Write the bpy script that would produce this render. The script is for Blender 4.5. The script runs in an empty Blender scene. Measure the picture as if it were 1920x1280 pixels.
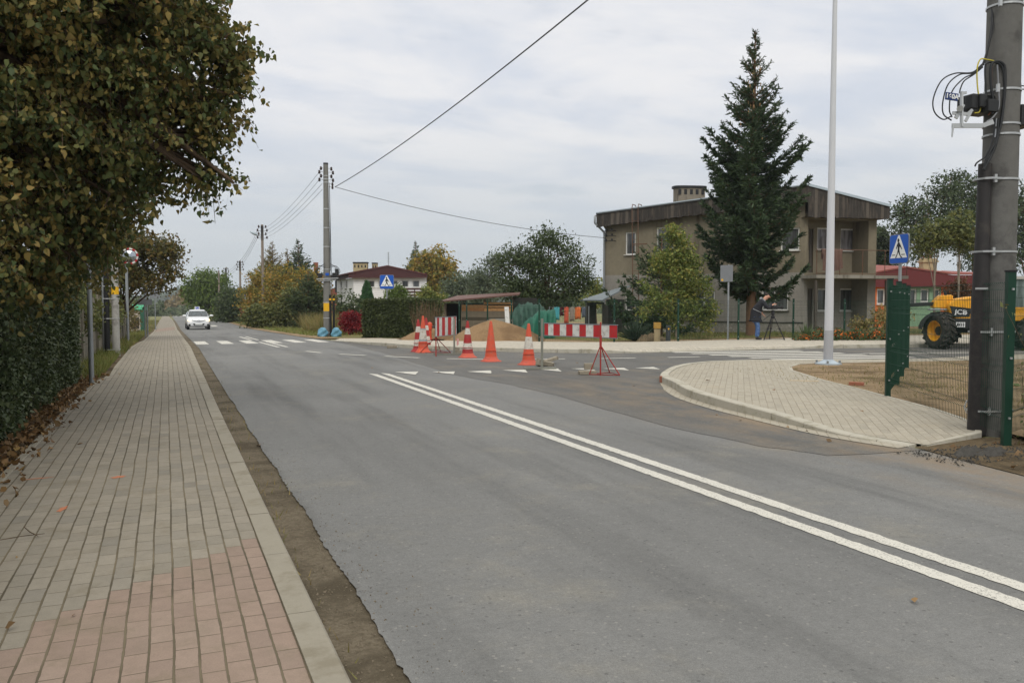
import bpy, bmesh, math, random
import numpy as np
from mathutils import Vector, Matrix
from mathutils.geometry import tessellate_polygon
R = math.radians
rng = np.random.default_rng(11); random.seed(11)
SC = bpy.context.scene; COL = SC.collection
# ---------------------------------------------------------------- camera and survey helpers
F = 1550.0; EYE = 1.55
PITCH = math.atan((640 - 563) / F); YAW = math.atan((960 - 313) / F)
FW = np.array([math.sin(YAW) * math.cos(PITCH), math.cos(YAW) * math.cos(PITCH), -math.sin(PITCH)])
RT = np.array([math.cos(YAW), -math.sin(YAW), 0.0]); UP = np.cross(RT, FW)
CAM = np.array([0, 0, EYE])
TY = [-80, 28, 67, 200, 420, 700, 1400, 2600]; TZ = [0, 0, -.68, -2.0, -9, -12, -2, 4]
def tz(y): return float(np.interp(y, TY, TZ))
def ray(u, v): return FW + RT * ((u - 960) / F) + UP * ((640 - v) / F)
def G(u, v):
    """point of the ground surveyed at picture position (u, v)"""
    d = ray(u, v); t = -EYE / d[2]
    for i in range(60): t = .5 * t + .5 * (tz((CAM + d * t)[1]) - EYE) / d[2]
    return Vector(CAM + d * t)
def D(u, v, dep): return Vector(CAM + ray(u, v) * dep)
def gxy(u, v): p = G(u, v); return (p.x, p.y)
def at(u, dep, z=None):
    """ground point at bearing u and given depth"""
    p = D(u, 563, dep); p.z = tz(p.y) if z is None else z; return p
def zof(v, dep): return EYE + (563 - v) / F * dep
cd = bpy.data.cameras.new('camera'); cam = bpy.data.objects.new('camera', cd); COL.objects.link(cam)
cd.sensor_width = 36; cd.lens = F / 1920 * 36; cd.clip_end = 6000; cd.clip_start = .05
M = Matrix.Identity(4)
for i in range(3): M[i][0] = RT[i]; M[i][1] = UP[i]; M[i][2] = -FW[i]; M[i][3] = CAM[i]
cam.matrix_world = M; SC.camera = cam

# ---------------------------------------------------------------- materials
def lin(c):
    if isinstance(c, (int, float)): return (c, c, c, 1)
    return tuple((x / 255 / 12.92 if x / 255 < .04045 else ((x / 255 + .055) / 1.055) ** 2.4) for x in c[:3]) + (1,)
class NB:
    def __init__(s, name):
        s.m = bpy.data.materials.new(name); s.m.use_nodes = True; s.t = s.m.node_tree; s.t.nodes.clear()
    def n(s, ty, ins={}, **kw):
        nd = s.t.nodes.new(ty)
        for k, v in kw.items(): setattr(nd, k, v)
        for k, v in ins.items(): s.put(nd.inputs[k], v)
        return nd
    def put(s, sock, v):
        if isinstance(v, bpy.types.NodeSocket): s.t.links.new(v, sock)
        elif v is not None:
            if sock.type == 'RGBA' and not isinstance(v, tuple): v = lin(v)
            if sock.type == 'VECTOR' and isinstance(v, (int, float)): v = (v,) * 3
            sock.default_value = v
    def ma(s, op, a, b=None, c=None, clamp=False):
        nd = s.n('ShaderNodeMath', operation=op, use_clamp=clamp)
        for i, x in enumerate((a, b, c)):
            if x is not None: s.put(nd.inputs[i], x)
        return nd.outputs[0]
    def mix(s, f, a, b, bt='MIX'):
        nd = s.n('ShaderNodeMix', data_type='RGBA', blend_type=bt)
        s.put(nd.inputs[0], f); s.put(nd.inputs[6], a); s.put(nd.inputs[7], b); return nd.outputs[2]
    def co(s, scale=(1, 1, 1), rot=0, gen='Object'):
        tc = s.n('ShaderNodeTexCoord'); mp = s.n('ShaderNodeMapping')
        mp.inputs['Scale'].default_value = scale; mp.inputs['Rotation'].default_value = (0, 0, rot)
        s.t.links.new(tc.outputs[gen], mp.inputs[0]); return mp.outputs[0]
    def noise(s, sc, vec=None, det=4, rough=.55, dist=0):
        nd = s.n('ShaderNodeTexNoise', {'Scale': sc, 'Detail': det, 'Roughness': rough, 'Distortion': dist})
        if vec is None: vec = s.co()
        s.t.links.new(vec, nd.inputs['Vector']); return nd.outputs['Fac']
    def ramp(s, f, stops, interp='LINEAR'):
        nd = s.n('ShaderNodeValToRGB'); nd.color_ramp.interpolation = interp; e = nd.color_ramp.elements
        while len(e) < len(stops): e.new(.5)
        for i, (p, c) in enumerate(stops): e[i].position = p; e[i].color = c if isinstance(c, tuple) and len(c) == 4 else lin(c)
        s.put(nd.inputs[0], f); return nd.outputs[0]
    def mr(s, v, a, b, c=0., d=1.):
        nd = s.n('ShaderNodeMapRange', {0: v, 1: a, 2: b, 3: c, 4: d}); nd.interpolation_type = 'SMOOTHSTEP' if c == 0 and d == 1 else 'LINEAR'
        return nd.outputs[0]
    def out(s, col, rough=.8, spec=.3, metal=0, bump=None, bstr=.3, bdist=.01, transl=0, alpha=None, emit=None, estr=0, coat=0):
        p = s.n('ShaderNodeBsdfPrincipled', {'Base Color': col, 'Roughness': rough, 'Metallic': metal, 'Specular IOR Level': spec, 'Coat Weight': coat})
        if emit is not None: s.put(p.inputs['Emission Color'], emit); p.inputs['Emission Strength'].default_value = estr
        if bump is not None:
            b = s.n('ShaderNodeBump', {'Height': bump, 'Strength': bstr, 'Distance': bdist}); s.t.links.new(b.outputs[0], p.inputs['Normal'])
        sh = p.outputs[0]
        if transl:
            tl = s.n('ShaderNodeBsdfTranslucent', {'Color': col}); mx = s.n('ShaderNodeMixShader', {0: transl})
            s.t.links.new(sh, mx.inputs[1]); s.t.links.new(tl.outputs[0], mx.inputs[2]); sh = mx.outputs[0]
        o = s.n('ShaderNodeOutputMaterial'); s.t.links.new(sh, o.inputs[0]); return s.m
MATS = {}
def mat(name, col, rough=.7, var=.18, ns=3., metal=0, spec=.3, bump=0, bs=60, col2=None, streak=0, dirt=None, coat=0):
    """plain procedural material: base colour broken up by two noises, optional stains of a second colour"""
    if name in MATS: return MATS[name]
    b = NB(name); c = lin(col); co = b.co()
    n1 = b.noise(ns, co, 5); n2 = b.noise(ns * 9, co, 3)
    k = b.ma('MULTIPLY_ADD', n1, var * 1.6, 1 - var * .8); k2 = b.ma('MULTIPLY_ADD', n2, var, 1 - var * .5)
    cc = b.n('ShaderNodeMix', data_type='RGBA', blend_type='MULTIPLY'); cc.inputs[0].default_value = 1
    cc.inputs[6].default_value = c; kk = b.ma('MULTIPLY', k, k2)
    cb = b.n('ShaderNodeCombineColor', {0: kk, 1: kk, 2: kk}); b.t.links.new(cb.outputs[0], cc.inputs[7]); o = cc.outputs[2]
    if col2 is not None:
        v = b.co((1, 1, .12)) if streak else co
        o = b.mix(b.mr(b.noise(ns * 1.7, v, 6, .65), .48, .68), o, lin(col2))
    MATS[name] = b.out(o, rough, spec, metal, b.noise(bs, co, 3) if bump else None, bump, .01, coat=coat); return MATS[name]
def leafmat(name, cols, transl=.25, rough=.55, spec=.25):
    if name in MATS: return MATS[name]
    b = NB(name); g = b.n('ShaderNodeNewGeometry').outputs['Random Per Island']
    n = b.noise(1.3, b.co(), 3)
    f = b.ma('ADD', b.ma('MULTIPLY', g, .62), b.ma('MULTIPLY_ADD', n, .9, -.26), clamp=True)
    k = len(cols); o = b.ramp(f, [(i / max(1, k - 1), c) for i, c in enumerate(cols)])
    MATS[name] = b.out(o, rough, spec, transl=transl); return MATS[name]

# ---------------------------------------------------------------- mesh builder
class MB:
    def __init__(s): s.v = []; s.f = []; s.m = []; s.s = []
    def add(s, vs, fs, m=0, sm=False, X=None):
        o = len(s.v)
        s.v += [tuple(X @ Vector(p)) if X is not None else tuple(p) for p in vs]
        for f in fs: s.f.append([i + o for i in f]); s.m.append(m); s.s.append(sm)
        return s
    def box(s, c, d, rz=0, m=0, X=None):
        x, y, z = [k / 2 for k in d]; vs = [(a * x, b * y, e * z) for e in (-1, 1) for a, b in ((-1, -1), (1, -1), (1, 1), (-1, 1))]
        T = Matrix.Translation(c) @ Matrix.Rotation(rz, 4, 'Z') if not isinstance(rz, Matrix) else Matrix.Translation(c) @ rz
        if X is not None: T = X @ T
        return s.add(vs, [(3, 2, 1, 0), (4, 5, 6, 7), (0, 1, 5, 4), (1, 2, 6, 5), (2, 3, 7, 6), (3, 0, 4, 7)], m, False, T)
    def beam(s, a, b, w, h, m=0):
        """rectangular bar from a to b, width w sideways, height h"""
        a = Vector(a); b = Vector(b); d = b - a; L = d.length; q = d.to_track_quat('X', 'Z').to_matrix().to_4x4()
        return s.box((a + b) / 2, (L, w, h), q, m)
    def tube(s, pts, r, n=8, m=0, cap=True, sm=True):
        pts = [Vector(p) for p in pts]; k = len(pts); rs = r if isinstance(r, (list, tuple)) else [r] * k
        vs = []; u = None
        for i, p in enumerate(pts):
            t = (pts[min(i + 1, k - 1)] - pts[max(i - 1, 0)]).normalized()
            if u is None: u = t.orthogonal().normalized()
            u = (u - t * u.dot(t)); u = u.normalized() if u.length > 1e-6 else t.orthogonal().normalized()
            w = t.cross(u)
            vs += [p + (u * math.cos(6.28318 * j / n) + w * math.sin(6.28318 * j / n)) * rs[i] for j in range(n)]
        fs = [(i * n + j, i * n + (j + 1) % n, (i + 1) * n + (j + 1) % n, (i + 1) * n + j) for i in range(k - 1) for j in range(n)]
        s.add(vs, fs, m, sm)
        if cap: s.add(vs[:n], [tuple(range(n))[::-1]], m); s.add(vs[-n:], [tuple(range(n))], m)
        return s
    def cyl(s, a, b, r0, r1=None, n=14, m=0): return s.tube([a, b], [r0, r0 if r1 is None else r1], n, m)
    def lathe(s, prof, c=(0, 0, 0), n=24, mf=None, X=None, sm=True):
        c = Vector(c)
        vs = [c + Vector((r * math.cos(6.28318 * j / n), r * math.sin(6.28318 * j / n), z)) for r, z in prof for j in range(n)]
        for i in range(len(prof) - 1):
            fs = [(i * n + j, i * n + (j + 1) % n, (i + 1) * n + (j + 1) % n, (i + 1) * n + j) for j in range(n)]
            o = vs[i * n:(i + 2) * n]; s.add(o, [tuple(x - i * n for x in f) for f in fs], mf(i) if mf else 0, sm, X)
        return s
    def ngon(s, pts, m=0):
        pts = [Vector(p) for p in pts]
        for t in tessellate_polygon([pts]): s.add([pts[i] for i in t], [(0, 1, 2)], m)
        return s
    def prism(s, pts, d, X=None, m=0, mside=None):
        """extrude planar outline (2-D list, local xy) by d along local z"""
        n = len(pts); a = [Vector((p[0], p[1], 0)) for p in pts]
        ar = sum(a[i].x * a[(i + 1) % n].y - a[(i + 1) % n].x * a[i].y for i in range(n))
        if ar < 0: a.reverse()
        b = [p + Vector((0, 0, d)) for p in a]
        tr = tessellate_polygon([a]); 
        for t in tr:
            q = [a[i] for i in t]; up = (q[1] - q[0]).cross(q[2] - q[0]).z > 0
            t = t if up else t[::-1]
            s.add([b[i] for i in t], [(0, 1, 2)], m, False, X); s.add([a[i] for i in t[::-1]], [(0, 1, 2)], m, False, X)
        s.add(a + b, [(i, (i + 1) % n, n + (i + 1) % n, n + i) for i in range(n)], m if mside is None else mside, False, X)
        return s
    def merge(s): return s
    def build(s, name, mats, parent=None, world=False, bevel=0, sub=0, origin=None):
        if not isinstance(mats, (list, tuple)): mats = [mats]
        v = s.v; loc = None
        if parent is not None and world:
            I = parent.matrix_basis.inverted()
            if parent.parent is not None: I = I @ parent.parent.matrix_basis.inverted()
            v = [tuple(I @ Vector(p)) for p in v]
        elif parent is None:
            loc = Vector(origin) if origin is not None else Vector((sum(p[0] for p in v) / len(v), sum(p[1] for p in v) / len(v), min(p[2] for p in v)))
            v = [(p[0] - loc.x, p[1] - loc.y, p[2] - loc.z) for p in v]
        me = bpy.data.meshes.new(name); me.from_pydata(v, [], s.f); me.polygons.foreach_set('material_index', s.m); me.polygons.foreach_set('use_smooth', s.s)
        for mm in mats: me.materials.append(mm)
        me.update(); o = bpy.data.objects.new(name, me); COL.objects.link(o)
        if parent is not None: o.parent = parent
        else: o.location = loc; 
        if bevel or sub:
            bm = bmesh.new(); bm.from_mesh(me); bmesh.ops.remove_doubles(bm, verts=bm.verts, dist=1e-5); bm.to_mesh(me); bm.free()
        if bevel:
            b = o.modifiers.new('bevel', 'BEVEL'); b.width = bevel; b.segments = 2; b.limit_method = 'ANGLE'; b.angle_limit = R(35)
        if sub:
            b = o.modifiers.new('subd', 'SUBSURF'); b.levels = b.render_levels = sub
        return o
def tag(o, label, cat, group=None, kind=None):
    o['label'] = label; o['category'] = cat
    if group: o['group'] = group
    if kind: o['kind'] = kind
    return o
def thing(name, label, cat, loc=(0, 0, 0), rz=0, group=None):
    o = bpy.data.objects.new(name, None); COL.objects.link(o); o.empty_display_size = .2
    o.matrix_basis = Matrix.Translation(loc) @ Matrix.Rotation(rz, 4, 'Z'); return tag(o, label, cat, group)
def struct(o, label=None): 
    o['kind'] = 'structure'
    if label: o['label'] = label
    return o
def copy_tree(o, parent=None):
    c = o.copy(); COL.objects.link(c)
    if parent is not None: c.parent = parent
    for ch in list(o.children): copy_tree(ch, c)
    return c
def text(s, size, parent, mt, X, name='lettering', ext=.002, bold=0):
    cu = bpy.data.curves.new('txt', 'FONT'); cu.body = s; cu.size = size; cu.extrude = ext; cu.align_x = 'CENTER'; cu.align_y = 'CENTER'; cu.offset = bold
    t = bpy.data.objects.new('txt', cu); COL.objects.link(t); dg = bpy.context.evaluated_depsgraph_get(); dg.update()
    me = bpy.data.meshes.new_from_object(t.evaluated_get(dg)); bpy.data.objects.remove(t)
    me.materials.clear(); me.materials.append(mt); o = bpy.data.objects.new(name, me); COL.objects.link(o); o.parent = parent; o.matrix_basis = X; return o
def raw_mesh(name, V, k, mt, parent=None, origin=None, X=None):
    """mesh of N separate k-gons; V is an (N*k, 3) array in world space"""
    V = np.asarray(V, dtype=np.float32).reshape(-1, 3); N = len(V) // k
    if parent is not None: o0 = np.array(parent.matrix_basis.translation)
    else: o0 = np.array(origin if origin is not None else (V[:, 0].mean(), V[:, 1].mean(), V[:, 2].min()))
    V = V - o0.astype(np.float32)
    me = bpy.data.meshes.new(name); me.vertices.add(N * k); me.vertices.foreach_set('co', V.ravel())
    me.loops.add(N * k); me.loops.foreach_set('vertex_index', np.arange(N * k, dtype=np.int32))
    me.polygons.add(N); me.polygons.foreach_set('loop_start', np.arange(0, N * k, k, dtype=np.int32))
    me.materials.append(mt); me.update(calc_edges=True); me.validate()
    o = bpy.data.objects.new(name, me); COL.objects.link(o)
    if parent is not None: o.parent = parent
    else: o.location = o0
    return o
def unit(a): return a / (np.linalg.norm(a, axis=1, keepdims=True) + 1e-9)
def leaf_quads(P, size, aspect=.6, droop=.0, axis=None, ajit=.6, var=.35, flat=0):
    """folded diamond leaves at points P"""
    N = len(P); s = (size * (1 + var * rng.standard_normal(N)).clip(.4, 1.7))[:, None]
    t = rng.standard_normal((N, 3)); t[:, 2] -= droop * 1.5
    if axis is not None: t = unit(axis) + ajit * t * .6
    if flat: t[:, 2] *= (1 - flat)
    t = unit(t); r = rng.standard_normal((N, 3))
    if flat: r[:, 2] += 3 * flat
    nrm = unit(r - t * (r * t).sum(1, keepdims=True)); w = np.cross(nrm, t)
    f = nrm * s * .12
    V = np.empty((N, 4, 3)); V[:, 0] = P; V[:, 1] = P + t * s * .45 + w * s * aspect * .5 + f
    V[:, 2] = P + t * s; V[:, 3] = P + t * s * .45 - w * s * aspect * .5 + f
    return V.reshape(-1, 3)
def leaf6(P, size, aspect=.7, droop=.5, var=.3):
    """rounded, pointed leaves of six corners, slightly cupped"""
    N = len(P); s = (size * (1 + var * rng.standard_normal(N)).clip(.4, 1.6))[:, None]
    t = rng.standard_normal((N, 3)); t[:, 2] -= droop * 1.5; t = unit(t); r = rng.standard_normal((N, 3)); nrm = unit(r - t * (r * t).sum(1, keepdims=True)); w = np.cross(nrm, t)
    V = np.empty((N, 6, 3)); c = nrm * s * (.1 + .28 * rng.random((N, 1)))
    V[:, 0] = P; V[:, 3] = P + t * s + c * 1.3
    for i, (a, b) in {1: (.22, .42), 2: (.62, .36), 4: (.62, -.36), 5: (.22, -.42)}.items(): V[:, i] = P + t * s * a + w * s * aspect * b * 1.15 - c * .55
    return V.reshape(-1, 3)
def clump_points(clumps, n, sig=.12, per=9, gap=.0, fs=1.5):
    """leaf positions in twig clusters through a set of ellipsoid clumps (centre, radii)"""
    w = np.array([np.prod(c[1]) ** .72 for c in clumps]); w /= w.sum(); out = []
    for (c, r), k in zip(clumps, (w * n).astype(int)):
        m = max(3, k // per); d = unit(rng.standard_normal((m, 3))); rad = rng.random(m)[:, None] ** .45
        tw = np.array(c) + d * rad * np.array(r)
        if gap:
            g = np.sin(tw[:, 0] * fs * 2.1 + 1) * np.sin(tw[:, 1] * fs * 1.7 + 2) + np.sin(tw[:, 2] * fs * 2.6 + tw[:, 0] * fs)
            tw = tw[g > -1 + gap]
        if len(tw) == 0: continue
        pp = np.repeat(tw, per, 0) + rng.standard_normal((len(tw) * per, 3)) * sig
        out.append(pp)
    return np.concatenate(out)
def spray_points(clumps, n, L=.5, per=16, sig=.035, gap=0, fs=2):
    """leaves strung along arching, drooping twigs; returns leaf points and twig strips"""
    w = np.array([np.prod(c[1]) ** .72 for c in clumps]); w /= w.sum(); out = []; tw_ = []
    for (c, r), k in zip(clumps, (w * n).astype(int)):
        m = max(3, k // per); d = unit(rng.standard_normal((m, 3))); rad = rng.random(m)[:, None] ** .45; o = np.array(c) + d * rad * np.array(r)
        if gap:
            g = np.sin(o[:, 0] * fs * 2.1 + 1) * np.sin(o[:, 1] * fs * 1.7 + 2) + np.sin(o[:, 2] * fs * 2.6 + o[:, 0] * fs); q = g > -1 + gap; o = o[q]; d = d[q]
        m = len(o); dr = unit(d + .6 * rng.standard_normal((m, 3)) + [0, 0, .15]); l = L * rng.uniform(.5, 1.2, (m, 1)); o = o - dr * l * .5
        for j in range(per):
            t = (j + rng.random((m, 1))) / per * l; out.append(o + dr * t - np.array([0, 0, 1]) * (t ** 2) * .75 + rng.standard_normal((m, 3)) * sig)
        P = [o + dr * l * f - np.array([0, 0, 1]) * (l * f) ** 2 * .75 for f in (0, .35, .7, 1.)]; sd = unit(np.cross(dr, rng.standard_normal((m, 3)))) * .0035
        for a, b in zip(P[:-1], P[1:]): tw_.append(np.stack([a - sd, a + sd, b + sd * .6, b - sd * .6], 1).reshape(-1, 3))
    return np.concatenate(out), np.concatenate(tw_)
def tree(name, label, cat, base, clumps, n, lsize, lm, bark, tr=.12, group=None, sig=.12, aspect=.6, droop=.3, gap=.3, fs=1.5, trunk_top=None, limbs=True, lean=(0, 0), per=9, mlimb=99, six=False, spray=0):
    base = Vector(base); root = thing(name, label, cat, base, 0, group)
    cl = [(np.array(c, float), np.array(r if hasattr(r, '__len__') else (r, r, r), float)) for c, r in clumps]
    if spray:
        P, T = spray_points(cl, n, spray, 16, sig * .4, gap, fs); raw_mesh('twigs', T, 4, bark, root)
    else: P = clump_points(cl, n, sig, per, gap, fs)
    raw_mesh('crown', leaf6(P, lsize, aspect, droop) if six else leaf_quads(P, lsize, aspect, droop), 6 if six else 4, lm, root)
    b = MB(); top = Vector(trunk_top) if trunk_top is not None else Vector(np.mean([c for c, r in cl], 0))
    mid = base.lerp(top, .5) + Vector((lean[0], lean[1], 0)); pts = [base - Vector((0, 0, .15)), base.lerp(mid, .5), mid, mid.lerp(top, .5), top]
    b.tube(pts, [tr * 1.3, tr, tr * .8, tr * .6, tr * .3], 9)
    if limbs:
        for c, r in cl[:mlimb]:
            c = Vector(c); a = pts[1].lerp(pts[3], random.uniform(.0, 1)); k = a.lerp(c, .5) + Vector((random.uniform(-.1, .1), random.uniform(-.1, .1), .12 * (c - a).length))
            b.tube([a, k, c], [tr * .42, tr * .28, tr * .1], 6)
            for j in range(4):
                e = c + Vector(unit(rng.standard_normal((1, 3)))[0] * r * .85); b.tube([k.lerp(c, .6), c.lerp(e, .5), e], [tr * .14, tr * .09, tr * .03], 4)
    b.build('trunk', bark, root, True); return root
def smooth_curve(pts, n=8):
    """Catmull-Rom through points"""
    P = [Vector(p) for p in pts]; P = [P[0] * 2 - P[1]] + P + [P[-1] * 2 - P[-2]]; out = []
    for i in range(1, len(P) - 2):
        for j in range(n):
            t = j / n; a, b, c, d = P[i - 1:i + 3]
            out.append(.5 * ((2 * b) + (c - a) * t + (2 * a - 5 * b + 4 * c - d) * t * t + (3 * b - a - 3 * c + d) * t ** 3))
    return out + [P[-2]]
# ================================================================ surfaces
def asphalt(name, base, dust, dark=.75, sc=1.0):
    b = NB(name); co = b.co(); st = b.co((1.2, .1, 1))
    big = b.noise(.35, co, 5, .6); fine = b.noise(240, co, 2, .7); mid = b.noise(9, co, 5, .65); trk = b.noise(1.1, st, 5, .6)
    c = b.mix(b.mr(big, .35, .7), lin([x * .93 for x in base]), lin(base))
    c = b.mix(b.ma('MULTIPLY', b.mr(trk, .45, .7), .75), c, lin([x * dark for x in base]))
    c = b.mix(b.ma('MULTIPLY', b.mr(b.noise(.8, co, 6, .7), .5, .72), .5), c, lin(dust))
    vo = b.n('ShaderNodeTexVoronoi', {'Scale': 110.0}); b.t.links.new(co, vo.inputs['Vector'])
    sp = b.mr(fine, .3, .72, .72, 1.3); sp2 = b.ma('MULTIPLY_ADD', mid, .26, .87)
    k = b.ma('MULTIPLY', sp, sp2); cb = b.n('ShaderNodeCombineColor', {0: k, 1: k, 2: k})
    c = b.mix(1., c, cb.outputs[0], 'MULTIPLY')
    agg = b.noise(70, co, 2, .8); mot = b.noise(22, co, 4, .75); k = b.ma('MULTIPLY', b.mr(agg, .28, .72, .84, 1.16), b.mr(mot, .25, .75, .87, 1.13)); cb = b.n('ShaderNodeCombineColor', {0: k, 1: k, 2: k}); c = b.mix(1., c, cb.outputs[0], 'MULTIPLY')
    scf = b.noise(1.0, b.co((.5, 3.2, 1), R(17)), 6, .75); c = b.mix(b.ma('MULTIPLY', b.mr(scf, .6, .72), .35), c, lin([x * .68 for x in base]))
    sxy = b.n('ShaderNodeSeparateXYZ'); b.t.links.new(co, sxy.inputs[0]); near = b.ma('MULTIPLY', b.mr(sxy.outputs[0], 5.2, 7.3), b.mr(sxy.outputs[1], 17, 9)); dn = b.noise(1.7, b.co((1, .45, 1)), 6, .7); c = b.mix(b.ma('MULTIPLY', b.ma('MULTIPLY', near, b.mr(dn, .38, .66)), .8), c, lin((132, 115, 93)))
    vs_ = b.n('ShaderNodeTexVoronoi', {'Scale': 38.0}); b.t.links.new(co, vs_.inputs['Vector']); sc_ = b.n('ShaderNodeSeparateColor'); b.t.links.new(vs_.outputs['Color'], sc_.inputs[0]); ins_ = b.ma('LESS_THAN', vs_.outputs['Distance'], .34)
    c = b.mix(b.ma('MULTIPLY', b.ma('MULTIPLY', b.ma('GREATER_THAN', sc_.outputs[0], .93), ins_), .3), c, lin((158, 155, 148))); c = b.mix(b.ma('MULTIPLY', b.ma('MULTIPLY', b.ma('LESS_THAN', sc_.outputs[0], .06), ins_), .45), c, lin((66, 65, 63)))
    spots = b.mr(b.noise(2.6, co, 3, .4), .74, .78); c = b.mix(b.ma('MULTIPLY', spots, .35), c, lin([x * .6 for x in base]))
    ln = b.n('ShaderNodeTexVoronoi', {'Scale': .55}, feature='DISTANCE_TO_EDGE')
    wv = b.n('ShaderNodeVectorMath', operation='ADD'); nz = b.n('ShaderNodeTexNoise', {'Scale': 1.5, 'Detail': 5.}); b.t.links.new(co, nz.inputs[0])
    b.t.links.new(co, wv.inputs[0]); b.t.links.new(nz.outputs['Color'], wv.inputs[1]); b.t.links.new(wv.outputs[0], ln.inputs['Vector'])
    return b.out(c, .82, .25, bump=vo.outputs['Distance'], bstr=.35, bdist=.006)
M_ROAD = asphalt('worn_asphalt', (119, 119, 117), (134, 130, 119))
M_NEW = asphalt('fresh_asphalt', (102, 101, 98), (132, 121, 104), .8)
def pavers(name, rh, w, stops, joint, red=None, rot=0, wob=.02, jw=(.0045, .0025), stain=(120, 112, 95)):
    b = NB(name); tc = b.co(rot=rot); nv = b.n('ShaderNodeTexNoise', {'Scale': 1.1, 'Detail': 2.}); b.t.links.new(tc, nv.inputs[0])
    sx = b.n('ShaderNodeSeparateXYZ'); b.t.links.new(tc, sx.inputs[0]); sn = b.n('ShaderNodeSeparateColor'); b.t.links.new(nv.outputs['Color'], sn.inputs[0])
    x = b.ma('ADD', sx.outputs[0], b.ma('MULTIPLY_ADD', sn.outputs[0], wob * 2, -wob)); y = b.ma('ADD', sx.outputs[1], b.ma('MULTIPLY_ADD', sn.outputs[1], wob * 3, -wob * 1.5))
    xr = b.ma('DIVIDE', x, rh); row = b.ma('FLOOR', xr); fx = b.ma('FRACT', xr)
    wn0 = b.n('ShaderNodeTexWhiteNoise', noise_dimensions='1D'); b.t.links.new(row, wn0.inputs['W'])
    off = b.ma('ADD', b.ma('MULTIPLY', b.ma('FLOORED_MODULO', row, 2), .5), b.ma('MULTIPLY', wn0.outputs[0], .22))
    yy = b.ma('ADD', b.ma('DIVIDE', y, w), off); cell = b.ma('FLOOR', yy); fy = b.ma('FRACT', yy)
    jx = b.ma('MULTIPLY', b.ma('MINIMUM', fx, b.ma('SUBTRACT', 1, fx)), rh); jy = b.ma('MULTIPLY', b.ma('MINIMUM', fy, b.ma('SUBTRACT', 1, fy)), w)
    jn = b.noise(14, tc, 3); jm = b.ma('MULTIPLY_ADD', jn, 1.4, .3)
    d = b.ma('MINIMUM', b.ma('DIVIDE', jx, b.ma('MULTIPLY', jm, jw[0])), b.ma('DIVIDE', jy, b.ma('MULTIPLY', jm, jw[1])))
    face = b.mr(d, .75, 1.5); cv = b.n('ShaderNodeCombineXYZ', {0: row, 1: cell}); wn = b.n('ShaderNodeTexWhiteNoise', noise_dimensions='2D'); b.t.links.new(cv.outputs[0], wn.inputs['Vector'])
    rnd = wn.outputs[0]; c = b.ramp(rnd, stops)
    if red:
        yc = b.ma('MULTIPLY', b.ma('ADD', b.ma('SUBTRACT', cell, off), .5), w); xc = b.ma('MULTIPLY', b.ma('ADD', row, .5), rh)
        m1 = b.ma('LESS_THAN', yc, b.ma('MULTIPLY_ADD', xc, red[1], red[0]))
        dd = b.ma('ABSOLUTE', b.ma('SUBTRACT', yc, b.ma('MULTIPLY_ADD', xc, 6.5, 68))); m2 = b.ma('LESS_THAN', dd, 6)
        m = b.ma('MAXIMUM', m1, m2); c = b.mix(m, c, b.ramp(rnd, red[2]))
    big = b.noise(1.6, tc, 6, .65); c = b.mix(b.ma('MULTIPLY', b.mr(big, .52, .75), .45), c, lin(stain))
    g = b.noise(190, tc, 2, .7); k = b.ma('MULTIPLY', b.ma('MULTIPLY_ADD', g, .5, .75), b.ma('MULTIPLY_ADD', b.noise(16, tc, 4), .3, .85)); cb = b.n('ShaderNodeCombineColor', {0: k, 1: k, 2: k}); c = b.mix(1., c, cb.outputs[0], 'MULTIPLY')
    c = b.mix(b.ma('MULTIPLY', b.mr(b.noise(4.5, tc, 5, .7), .5, .7), .35), c, lin(joint[1]))
    sandy = b.mix(b.mr(b.noise(.9, tc, 4), .4, .62), lin(joint[0]), lin(joint[1]))
    c = b.mix(face, sandy, c)
    h = b.ma('ADD', b.ma('ADD', face, b.ma('MULTIPLY', rnd, .25)), b.ma('MULTIPLY', g, .12))
    return b.out(c, .85, .25, bump=h, bstr=.7, bdist=.006)
M_PAV = pavers('aged_pavers', .1005, .2, [(0, (132, 126, 114)), (.5, (139, 132, 119)), (.8, (144, 137, 124)), (1, (126, 121, 111))], ((84, 77, 62), (116, 106, 86)),
               (4.92, 1.16, [(0, (138, 121, 109)), (.6, (143, 125, 112)), (1, (147, 130, 117))]), wob=.011, jw=(.0042, .0024))
M_PAV2 = pavers('new_pavers', .1, .2, [(0, (158, 151, 136)), (.6, (166, 159, 144)), (1, (152, 146, 132))], ((132, 124, 108), (158, 149, 130)), rot=R(38), wob=.012, jw=(.0034, .0028), stain=(176, 164, 141))
M_PAV3 = pavers('new_path_pavers', .1, .2, [(0, (174, 168, 154)), (.6, (183, 176, 162)), (1, (166, 160, 148))], ((140, 132, 118), (165, 156, 138)), rot=R(10), wob=.012, jw=(.0034, .0028), stain=(182, 170, 150))
M_KERB = mat('kerb_concrete', (144, 138, 124), .85, .14, 2.5, bump=.3, bs=120, col2=(128, 121, 105))
M_KERBN = mat('new_kerb_concrete', (176, 171, 157), .85, .12, 2.5, bump=.25, bs=120, col2=(150, 144, 126))
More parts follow.
